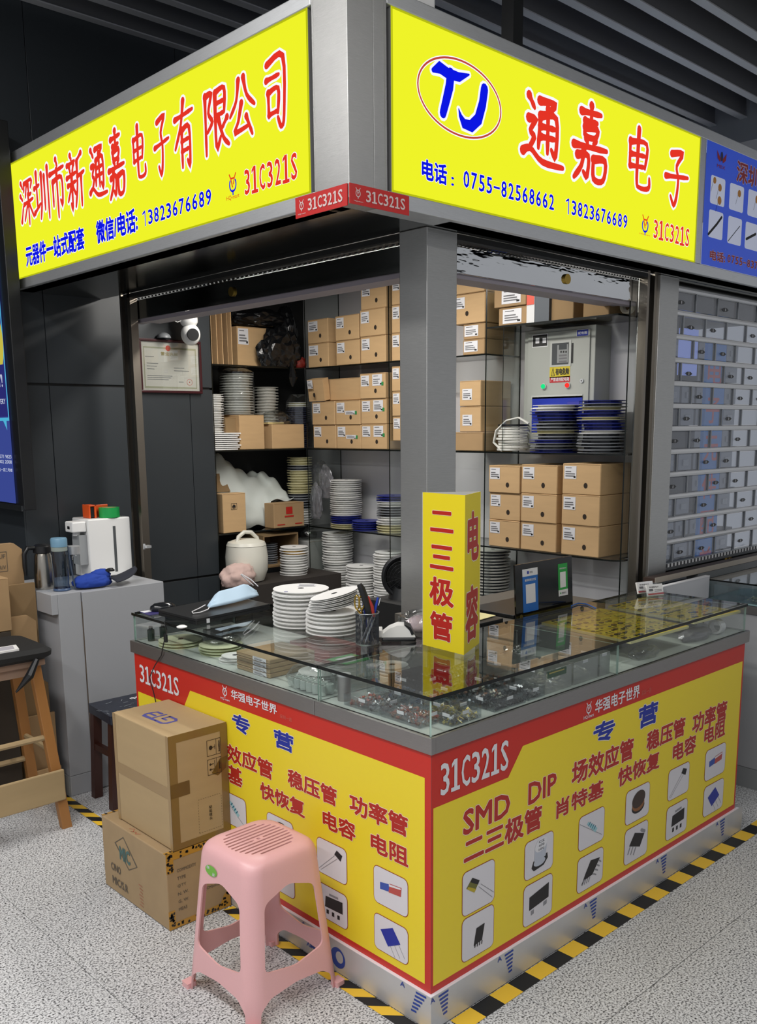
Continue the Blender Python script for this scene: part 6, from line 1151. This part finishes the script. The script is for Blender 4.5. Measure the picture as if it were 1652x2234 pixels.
for i in range(10): blot(Ps, .225+rnd.random()*.025, .005+.05*rnd.random(), .005, HB, .0013); blot(Pt, .458+.012*rnd.random(), .25*rnd.random(), .006, HB, .0012); blot(Pt, .005+.005*rnd.random(), .25*rnd.random(), .006, HB, .0012)
m.build('hazard_tape_print', lb_, kind='stuff', label='torn black and yellow tape round the edges')
m = MB(); Pt.line(m, [(.19, .016), (.205, .028), (.225, .012), (.215, .008), (.235, .020), (.245, .010), (.26, .022)], .0022, mat('ink_pen_red', 'b5654c', .7), .001); m.build('pen_scribble', lb_)
# dark low stool behind
sd = thing('wooden_stool', 'dark stool with torn blue-black seat between the grey cabinet and cartons', 'stool', (.24, 2.2, 0)); DW = mat('dark_wood', '3a1c14', .4, 0, (12, .12, (1, 1, .1))); 
m = MB(); m.prism([(.085, 2.07, .412), (.42, 2.06, .412), (.44, 2.33, .412), (.105, 2.335, .412)], (0, 0, .040), mat('seat_vinyl', '1d2230', .35, 0, (20, .3, (1, 1, 1)), .5)); m.build('seat', sd, bevel=.012, seg=3)
m = MB(); Pq = Plane((.085, 2.07, .4525), (1, 0, 0), (0, 1, 0)); rnd = random.Random(9); Pq.n = np.array([0, 0, 1.])
for i in range(16): u, v = rnd.uniform(.01, .25), rnd.uniform(.02, .24); a = rnd.uniform(0, PI); l = rnd.uniform(.01, .05); Pq.line(m, [(u, v), (u+l*math.cos(a), v+l*.5*math.sin(a))], .0022, mat('scuff', '9aa1a8', .6), .0006)
Pq.text(m, '中国', .20, .17, .27, .21, LABELW, bold=.03); m.build('scuff_marks', sd)
for x, y in ((.115, 2.105), (.40, 2.10), (.125, 2.30), (.41, 2.30)):
    m = MB(); dx = (-.02 if x < .2 else .02); m.prism([(x-.02+dx, y-.018, 0), (x+.02+dx, y-.018, 0), (x+.02+dx, y+.018, 0), (x-.02+dx, y+.018, 0)], (-dx, 0, .412), DW); m.build('leg', sd)
m = MB(); m.box(.13, 2.09, .20, .40, 2.11, .235, DW); m.build('stretcher', sd); m = MB(); m.box(.10, 2.12, .24, .125, 2.29, .27, DW); m.build('stretcher', sd)
# grey cabinet
GC = mat('cabinet_grey', 'a3a5a9', .45); gcb = thing('grey_cabinet', 'light grey laminate cabinet against the dark clad column', 'cabinet', (.25, 2.64, 0)); c0, c1 = .018, .560
m = MB(); m.box(c0+.0, 2.385, .10, .130, 2.90, .979, GC); m.box(c0+.0, 2.385, .0, .130, 2.90, .098, GC); m.build('side_post', gcb, bevel=.002)
m = MB(); m.box(.134, 2.379, .004, c1, 2.90, .974, GC); m.build('body', gcb, bevel=.002); m = MB(); m.box(.1305, 2.383, .004, .1335, 2.40, .93, mat('seam_brown', '6b5f52', .6)); m.build('edge_gap', gcb)
m = MB(); m.box(c0-.03, 2.385, .885, c0-.0005, 2.90, .979, GC); m.build('top_cornice', gcb, bevel=.002); m = MB(); m.box(c0-.008, 2.39, 0, c0-.0005, 2.90, .10, mat('cabinet_plinth', '8a8d8c', .5)); m.build('plinth', gcb)
# things on the cabinet
def cyl_thing(name, lab, cat, x, y, z0, prof, mm, parts=(), n=28):
    r = thing(name, lab, cat, (x, y, z0)); m = MB(); m.lathe(prof, mm, n, (x, y, z0)); m.build('body', r, smooth=True)
    for nm, pf, m2 in parts: m = MB(); m.lathe(pf, m2, n, (x, y, z0)); m.build(nm, r, smooth=True)
    return r
x, y = .050, 2.59; r = cyl_thing('vacuum_jug', 'steel vacuum jug with black handle at the left end of the cabinet', 'jug', x, y, .980, [(0, 0), (.045, 0), (.047, .01), (.044, .09), (.038, .155), (.034, .17)], mat('jug_steel', 'b9b4aa', .25, 1), [('collar', [(.036, .168), (.042, .172), (.040, .20), (.030, .21), (0, .213)], BLACKP)])
hd = Vector((-.8, .1, 0)).normalized(); m = MB(); m.tube([(x+hd.x*.03, y, 1.175), (x+hd.x*.07, y, 1.178), (x+hd.x*.088, y, 1.15), (x+hd.x*.090, y, 1.09), (x+hd.x*.088, y, 1.05)], [.010, .011, .011, .010, .007], BLACKP, 10); m.build('handle', r, smooth=True)
x, y = .082, 2.475; BG = glassmat('bottle_blue', (.50, .60, .72), .10, .03); r = thing('water_bottle', 'clear blue water bottle with light blue cap on the cabinet', 'bottle', (x, y, .980)); m = MB(); m.lathe([(0, .004), (.036, .004), (.038, .012), (.034, .03), (.0365, .06), (.0365, .175), (.034, .19)], BG, 28, (x, y, .98)); m.build('body', r, smooth=True)
m = MB(); m.lathe([(.034, .185), (.036, .187), (.036, .205), (.034, .207)], mat('bottle_band', '8f9a94', .5), 28, (x, y, .98)); m.build('neck_band', r, smooth=True); m = MB(); m.lathe([(.037, .206), (.0375, .24), (.034, .247), (0, .248)], mat('cap_blue', '6f97b0', .4), 28, (x, y, .98)); m.build('cap', r, smooth=True)
m = MB(); m.tube([(x+.036, y-.01, 1.185), (x+.042, y-.015, 1.10), (x+.055, y-.02, .985)], .004, mat('strap_slate', '3d4a5c', .7), 6); m.build('strap', r)
m = MB(); m.lathe([(0, .001), (.039, .001), (.039, .008), (.036, .012)], mat('base_blue', '4a5f80', .3), 28, (x, y, .98)); m.build('base', r)
x, y = .170, 2.53; r = thing('glass_jar', 'clear glass tumbler with steel lid behind the blue bottle', 'jar', (x, y, .980)); m = MB(); m.lathe([(0, 0), (.034, 0), (.034, .15), (.031, .155)], ACRYL, 24, (x, y, .98)); m.build('body', r, smooth=True); m = MB(); m.lathe([(.034, .158), (.0345, .195), (0, .197)], STEELH, 24, (x, y, .98)); m.build('lid', r, smooth=True)
wd = thing('water_dispenser', 'white desktop water dispenser on the grey cabinet', 'dispenser', (.44, 2.76, .98)); m = MB(); m.box(.338, 2.70, .980, .568-.0, 2.88, 1.277, PLASTW); m.build('tank', wd, bevel=.006); m = MB(); m.box(.262, 2.715, 1.215, .336, 2.80, 1.268, PLASTW); m.build('spout_head', wd, bevel=.006); m = MB(); m.cyl((.300, 2.757, 1.195), .018, .018, PLASTW, 16); m.build('nozzle', wd)
m = MB(); m.box(.470, 2.6985, 1.00, .484, 2.70, 1.235, mat('level_strip', '55585a', .3)); m.build('level_window', wd); m = MB(); m.box(.2605, 2.745, 1.232, .262, 2.770, 1.246, BLACKP); m.build('display', wd); m = MB(); m.box(.296, 2.72, 1.05, .336, 2.80, 1.20, mat('dispenser_grey', '9fa2a4', .4)); m.build('recess', wd)
a = at(200, 1130, 'y', 2.76); td = thing('tape_dispenser', 'orange framed packing tape dispenser on top of the water dispenser', 'dispenser', (.42, 2.79, 1.278)); OG = mat('orange_plastic', 'd9541e', .35)
m = MB(); m.box(.370, 2.745, 1.278, .378, 2.82, 1.345, OG); m.box(.378, 2.80, 1.278, .50, 2.806, 1.340, OG); m.box(.376, 2.745, 1.337, .41, 2.806, 1.345, OG); m.box(.40, 2.745, 1.278, .41, 2.80, 1.345, OG); m.build('frame', td, bevel=.002); m = MB(); m.box(.380, 2.750, 1.282, .398, 2.796, 1.333, BLACKP); m.build('grip', td)
m = MB(); m.lathe([(.036, 0), (.052, 0), (.052, .050), (.036, .050), (.036, 0)], mat('tape_green', '22a050', .3), 32, (.478, 2.745, 1.278)); r = thing('tape_roll', 'bright green packing tape roll on top of the water dispenser', 'tape', (.478, 2.745, 1.278)); m.build('roll', r, smooth=True); m = MB(); m.lathe([(.033, .001), (.0358, .001), (.0358, .049), (.033, .049), (.033, .001)], CARD, 32, (.478, 2.745, 1.278)); m.build('core', r)
cap_ = thing('cap', 'blue and navy baseball cap lying crumpled on the cabinet', 'hat', (.27, 2.46, .98)); o = crumple('crown', None, None, (.235, 2.47, .981), (.10, .055, .042), mat('cap_cloth', '1c3f9c', .85), 91, 4, .22, False, parent=cap_); o = crumple('folded_crown', None, None, (.275, 2.47, 1.018), (.05, .035, .028), mat('cap_cloth', '1c3f9c', .85), 92, 3, .25, False, parent=cap_)
vs = []; nb = 10
for i in range(nb+1):
    t = i/nb
    for j in range(6): s_ = j/5; vs.append((.31+.16*t, 2.44+.05*t+(s_-.5)*.13*math.sqrt(max(0, 1-(t-.15)**2*1.25)), 1.0+.035*t*t*1.0+.012*math.sin(PI*s_)+.0*t))
m = MB(); m.add(vs, [(i*6+j, i*6+j+1, (i+1)*6+j+1, (i+1)*6+j) for i in range(nb) for j in range(5)], mat('brim_navy', '1c1f2c', .8)); o = m.build('brim', cap_, smooth=True); o.modifiers.new('s', 'SOLIDIFY').thickness = .004
crumple('strap_buckle', None, None, (.315, 2.45, 1.045), (.028, .015, .012), BLACKP, 93, 2, .3, parent=cap_)
# certificate and camera
ce = thing('framed_certificate', 'framed business licence with red seal hanging on the dark column', 'certificate', (.98, YC-.01, 1.92)); xa, xb, za, zb = .788, 1.172, 1.915, 2.200; FR = mat('frame_maroon', '3a1016', .3)
for b_ in ((xa, za, xb, za+.014), (xa, zb-.014, xb, zb), (xa, za+.014, xa+.014, zb-.014), (xb-.014, za+.014, xb, zb-.014)): m = MB(); m.box(b_[0], YC-.022, b_[1], b_[2], YC-.001, b_[3], FR); m.build('frame_bar', ce, bevel=.003)
PC = Plane((xa, YC-.010, za), (1, 0, 0), (0, 0, 1)); w, h = xb-xa, zb-za; m = MB(); m.box(xa+.012, YC-.010, za+.012, xb-.012, YC-.002, zb-.012, mat('cert_paper', 'c9c2bb', .35)); m.build('paper', ce)
m = MB(); BD = mat('cert_border', '9f9c84', .6); PC.line(m, [(.032, .03), (w-.032, .03), (w-.032, h-.045), (.032, h-.045)], .007, BD, .0006, closed=True, cap=False); PC.disc(m, w*.47, h-.045, .015, .015, mat('emblem_red', 'c8402e', .5), .001); PC.text(m, '营业执照', w*.35, h-.085, w*.62, h-.065, mat('cert_gold', '9c8a50', .5), bold=.02)
for i, (u0, u1, v) in enumerate(((.12, .30, .155), (.12, .28, .140), (.12, .24, .125), (.55, .72, .135), (.55, .80, .120), (.12, .52, .09), (.12, .50, .08), (.12, .46, .07), (.62, .70, .06), (.1, .24, .19))): PC.rect(m, w*u0, v, w*u1, v+.003, GREYI, .0006)
PC.line(m, [(w*.80+.017*math.cos(t), .062+.017*math.sin(t)) for t in [2*PI*i/20 for i in range(20)]], .0018, mat('emblem_red', 'c8402e', .5), .0008, closed=True); PC.disc(m, w*.80, .062, .003, .003, mat('emblem_red', 'c8402e', .5), .0008); m.build('print', ce)
m = MB(); m.pane(xa+.012, YC-.0135, za+.012, xb-.012, YC-.0125, zb-.012, GLASS, GLASS); m.build('glazing', ce)
cx_, cy_ = 1.045, 2.82; cc = thing('security_camera', 'white dome security camera above the framed licence', 'camera', (cx_, cy_, 2.33)); m = MB(); m.lathe([(0, 2.335), (.048, 2.335), (.048, 2.29), (.040, 2.275), (.025, 2.265)], PLASTW, 28, (cx_, cy_, 0)); m.build('mount', cc, smooth=True)
m = MB(); m.lathe([(.052*math.sin(t), -.058*math.cos(t)) for t in [PI*i/14 for i in range(15)]], PLASTW, 28, (cx_+.005, cy_-.005, 2.225)); m.build('head', cc, smooth=True)
dv = Vector((-.35, -.93, -.05)).normalized(); m = MB(); m.tube([tuple(Vector((cx_+.008, cy_-.008, 2.223))+dv*.028), tuple(Vector((cx_+.008, cy_-.008, 2.223))+dv*.0535)], [.036, .030], BLACKP, 24); m.build('lens', cc, smooth=True)
m = MB(); m.box(cx_-.12, cy_-.07, 2.336, cx_+.04, cy_+.07, 2.342, PLASTW); m.build('ceiling_plate', cc); m = MB(); m.tube([(cx_-.03, cy_, 2.30), (cx_-.07, cy_, 2.285), (cx_-.12, cy_, 2.30)], .002, PLASTW, 6); m.build('cable', cc)
m = MB(); m.lathe([(.038*math.sin(t), .030*math.cos(t)) for t in [PI/2*i/8 for i in range(9)]], mat('dome_grey', '7e8184', .4), 20, (.935, YC-.03, 2.205)); one(m, 'round_knob', 'small grey dome resting on the licence frame', 'knob', smooth=True)
m = MB(); a = at(318, 1192, 'x', .59); m.box(a[0]-.01, a[1]-.03, a[2]-.006, .606, a[1]+.004, a[2]+.006, STEELH); m.box(a[0]-.012, a[1]-.004, a[2]-.014, a[0]-.004, a[1]+.004, a[2]+.014, STEELH); one(m, 'shutter_latch', 'small metal latch sticking out of the left guide rail', 'latch')
# lit advertising poster at far left
ad = thing('advert_lightbox', 'tall backlit blue advertising poster in a black frame at the left edge', 'poster', (.07, 3.2, 1.34)); y0, y1, z0, z1 = 2.765, 3.70, 1.338, 3.10
PA = Plane((.050, y1, 0), (0, -1, 0), (0, 0, 1)); W_a = y1-y0
m = MB(); m.box(.052, y0, z0, .112, y1, z1, BLACKP); m.build('frame', ad, bevel=.003); A1_ = emis('ad_blue', '3c4a94', .9); m = MB(); PA.rect(m, .02, z0+.03, W_a-.085, z1-.03, A1_, .003); m.build('lit_panel', ad)
m = MB(); cyn = emis('ad_cyan', '4fb4d8', .95); PA.rect(m, W_a-.095, 1.78, W_a-.085, z1-.03, cyn, .004); PA.rect(m, .3, 1.765, W_a-.085, 1.78, cyn, .004); PA.poly(m, [(W_a-.16, 1.765), (W_a-.12, 1.765), (W_a-.12, 1.72)], cyn, .0041); m.build('cyan_border', ad)
m = MB(); PA.disc(m, W_a-.21, 2.13, .125, .17, emis('ad_yellow', 'c9bd4a', .95), .0045); m.build('yellow_shape', ad); m = MB(); PA.rect(m, .25, 1.785, W_a-.096, 2.03, emis('ad_violet', '2e2f78', .85), .0048); m.build('violet_band', ad)
wh = emis('ad_white', 'cfd6ea', .95); m = MB(); PA.text(m, 'STORY!', W_a-.36, 1.925, W_a-.125, 1.985, wh, bold=.03, h=.006); PA.text(m, 'DISCOVERY', W_a-.30, 1.845, W_a-.108, 1.87, wh, h=.006); PA.text(m, '0755 1371 9623', W_a-.34, 1.585, W_a-.090, 1.602, wh, h=.006); PA.text(m, '138 3802 2008', W_a-.34, 1.56, W_a-.090, 1.577, wh, h=.006); PA.text(m, '华强北一店二号楼', W_a-.32, 1.52, W_a-.090, 1.537, wh, h=.006); m.build('lettering', ad)
m = MB(); m.box(.045, y0+.02, z0-.004, .052, y1, z0+.022, mat('alu_trim', '8c9094', .3, 1)); m.build('bottom_trim', ad)
# folded cardboard leaning by the column
def slab(lab, y, x0, x1, ztop, lean, mm, th=.012, cutc=0, group='flattened cardboard left of the cabinet'):
    m = MB(); z_ = ztop; pts = [(x0, y, .001), (x1, y, .001), (x1+.0, y+lean*z_/1.0, z_-cutc), (x1-cutc*1.2, y+lean*z_, z_), (x0, y+lean*z_, z_)]
    m.prism(pts, (0, th, 0), mm); return one(m, 'cardboard_sheet', lab, 'cardboard', group)
tall_ = slab('tallest flattened carton rising beside the poster at the left edge', 2.60, -.55, -.042, 1.205, 0, CARD2, .04, .03); slab('flattened carton standing upright right against the cabinet side', 2.545, -.45, -.016, 1.02, 0, CARDD, .02)
slab('mid-height brown flattened carton before the tall one', 2.480, -.17, -.050, .882, 0, CARD2, .03, .03); slab('lower taped flattened carton behind the wooden stool', 2.445, -.17, -.030, .61, 0, CARDD, .02, .05); slab('lowest cardboard sheet touching the cabinet side by the floor', 2.425, -.17, -.018, .42, 0, CARD2, .012); slab('thin cardboard sheet near the tall stool foot', 2.405, -.16, -.014, .16, 0, CARD, .010)
carton(-.60, 2.43, .835, -.18, 2.53, 1.075, 'y', 'brown carton standing behind the tall wooden stool at the left edge', None, hole=None, stick=None, mm=CARD2)
m = MB(); m.box(-.60, 2.425, 0, -.19, 2.535, .833, mat('crate_dark', '3d352b', .8)); one(m, 'storage_crate', 'dark crate behind the tall wooden stool', 'crate')
PX_ = Plane((-.55, 2.5995, 0), (1, 0, 0), (0, 0, 1)); m = MB(); PX_.u = PX_.u/np.linalg.norm(PX_.u); PX_.n = np.cross(PX_.r, PX_.u); 
PX_.line(m, [(.335, 1.08), (.435, 1.08), (.435, 1.17), (.335, 1.17)], .0025, GI, .001, closed=True, cap=False); PX_.text(m, 'UF', .400, 1.140, .428, 1.160, GI, h=.001); PX_.text(m, 'R/V', .398, 1.09, .428, 1.108, GI, h=.001); m.build('printed_marks', tall_)
# tall wooden stool with black cushion
ws = thing('bar_stool', 'tall wooden stool with black cushion at the left edge', 'stool', (-.33, 2.20, 0)); WD = mat('pine_wood', 'a8743f', .5, 0, (10, .14, (1, 1, .12))); WD2 = mat('pale_wood', 'a9926c', .6, 0, (10, .12, (.2, 1, 1)))
tz = .77; S0 = (-.335, 2.235)
m = MB(); loft([[(S0[0]+x, S0[1]+y, z_) for x, y, z_ in rring(hh, rr, zz_)] for hh, rr, zz_, z_ in ((.165, .06, 0, tz), (.180, .065, 0, tz+.015), (.182, .065, 0, tz+.035), (.165, .06, 0, tz+.052))], m, mat('cushion_black', '121314', .75)) if False else None
rgs = []
for hh, rr, z_ in ((.165, .06, tz), (.185, .065, tz+.014), (.187, .065, tz+.034), (.165, .06, tz+.050)): rgs.append([(S0[0]+p[0], S0[1]+p[1], p[2]) for p in rring(hh, rr, z_)])
loft(rgs, m, mat('cushion_black', '121314', .75)); m.build('cushion', ws, smooth=True); m = MB(); m.box(S0[0]-.15, S0[1]-.15, tz-.028, S0[0]+.15, S0[1]+.15, tz-.001, mat('seat_board', '9a7f6c', .6)); m.box(S0[0]-.13, S0[1]-.13, tz-.07, S0[0]+.13, S0[1]+.13, tz-.028, mat('seat_board', '9a7f6c', .6)); m.build('seat_board', ws, bevel=.003)
for sx_, sy_ in ((-1, -1), (1, -1), (-1, 1), (1, 1)):
    m = MB(); x0, y0_ = S0[0]+sx_*.115, S0[1]+sy_*.115; x1, y1_ = S0[0]+sx_*.185, S0[1]+sy_*.155; w = .022; m.prism([(x1-w, y1_-w*.8, 0), (x1+w, y1_-w*.8, 0), (x1+w, y1_+w*.8, 0), (x1-w, y1_+w*.8, 0)], (x0-x1, y0_-y1_, tz-.03), WD); m.build('leg', ws, bevel=.003)
m = MB(); m.tube([(S0[0]-.14, S0[1]-.135, .42), (S0[0]+.14, S0[1]-.135, .42)], .013, WD2, 8); m.build('rung', ws); m = MB(); m.tube([(S0[0]+.148, S0[1]-.13, .36), (S0[0]+.148, S0[1]+.13, .36)], .012, WD2, 8); m.build('rung', ws); m = MB(); m.tube([(S0[0]-.16, S0[1]+.14, .25), (S0[0]+.16, S0[1]+.14, .25)], .013, WD2, 8); m.build('rung', ws)
m = MB(); m.box(S0[0]-.20, S0[1]-.182, .135, S0[0]+.185, S0[1]-.168, .275, WD2); m.build('foot_board', ws, bevel=.006)
m = MB(); m.tube([(S0[0]+.10, S0[1]-.186, tz+.01), (S0[0]+.06, S0[1]-.20, tz-.05), (S0[0]+.0, S0[1]-.195, tz-.11)], [.012, .018, .004], BLACKP, 8); m.build('tie_ribbon', ws)
ph = thing('mobile_phone', 'white mobile phone lying on the black stool cushion', 'phone', (-.37, 2.12, tz+.051)); Pq = Plane((-.455, 2.085, tz+.0515), (1, 0, 0), (0, 1, 0)); Pq.n = np.array([0, 0, 1.]); m = MB(); m.prism([(-.45, 2.09, tz+.0508), (-.29, 2.085, tz+.0508), (-.27, 2.17, tz+.0508), (-.43, 2.175, tz+.0508)], (0, 0, .008), PLASTW); m.build('case', ph, bevel=.003); m = MB(); m.prism([(-.435, 2.10, tz+.0589), (-.305, 2.096, tz+.0589), (-.287, 2.16, tz+.0589), (-.42, 2.165, tz+.0589)], (0, 0, .0006), mat('phone_screen', 'b8b9c4', .2)); m.build('screen', ph)

# ================================================================== NEIGHBOUR'S COUNTER ON THE RIGHT
nc = thing('display_counter', 'plain grey display counter with glass top at the right edge', 'counter', (2.7, -.1, 0)); NG = mat('neighbour_grey', 'a4a5a8', .5)
m = MB(); m.box(2.40, -.90, .10, 2.95, .455, .846, NG); m.build('carcass', nc); m = MB(); m.box(2.396, -.90, .0, 2.95, .455, .098, mat('neighbour_plinth', '8d8f90', .5)); m.build('plinth', nc)
m = MB(); m.box(2.392, -.90, .848, 2.95, .456, .886, STEELD); m.build('steel_band', nc)
for b_ in ((2.396, -.90, .984, 2.95, .454, .991), (2.400, -.90, .897, 2.405, .45, .983), (2.405, .445, .897, 2.95, .45, .983)): m = MB(); m.pane(*b_, GLASS, GEDGE); m.build('glass_pane', nc)
m = MB(); m.box(2.40, -.90, .888, 2.95, .455, .895, mat('case_floor_teal', '8fb0b4', .3)); m.build('case_floor', nc)
for i in range(7):
    y = .42-.13*i; bxm = glassmat('pale_bin', (.78, .85, .9), .18, .2) if i == 0 else MATS['pale_bin']
    r = thing('clear_box', ['clear plastic box at the far end of the neighbouring glass case', 'second clear plastic box in the neighbouring glass case', 'third clear plastic box in the neighbouring glass case', 'blue-tinted box in the neighbouring glass case', 'clear box near the frame edge in the neighbouring case', 'clear box beyond the frame edge in the neighbouring case', 'last clear box in the neighbouring case'][i], 'box', (2.48, y-.06, .896), 0, 'boxes in the neighbouring case'); m = MB(); m.box(2.415, y-.12, .896, 2.56, y, .965, BLUEPL if i == 3 else bxm); m.build('box_shell', r)
    if i in (1, 2): heap('loose_pins', ['white foam pieces in the second clear box of the neighbour', 'bright pins in the third clear box of the neighbour'][i-1], 2.48, y-.06, .90, .05, .045, .02, [cC] if i == 1 else [cS, STEELH], 60, i, 'wire')
m = MB(); m.box(1.96, .435, .90, 2.392, .455, 1.005, mat('partition_white', 'c4c6ca', .5)); m.box(1.96, .434, 1.005, 2.392, .456, 1.009, WHITE); one(m, 'partition_board', 'low white partition board between the two counters', 'board')
m = MB(); m.box(1.97, .458, 0, 2.39, .475, .90, mat('partition_grey', '9b9da0', .5)); one(m, 'gap_panel', 'grey panel closing the gap between the two counters', 'panel')
m = MB(); m.prism([(2.0, .50, 1.012), (3.4, .50, 1.012), (3.4, .56, 1.012), (2.0, .56, 1.012)], (0, 0, .02), mat('ledge_brown', '3a2a22', .5)); m.box(2.0, .498, 1.010, 3.4, .50, 1.036, mat('ledge_pale', 'a99f92', .5)); one(m, 'shutter_ledge', 'brown ledge board below the closed shutter', 'ledge')
m = MB(); m.box(2.40, .50, .0, 3.4, .56, 1.008, mat('ledge_support', '6d6f70', .6)); one(m, 'ledge_support', 'grey support panel below the shutter ledge', 'panel')
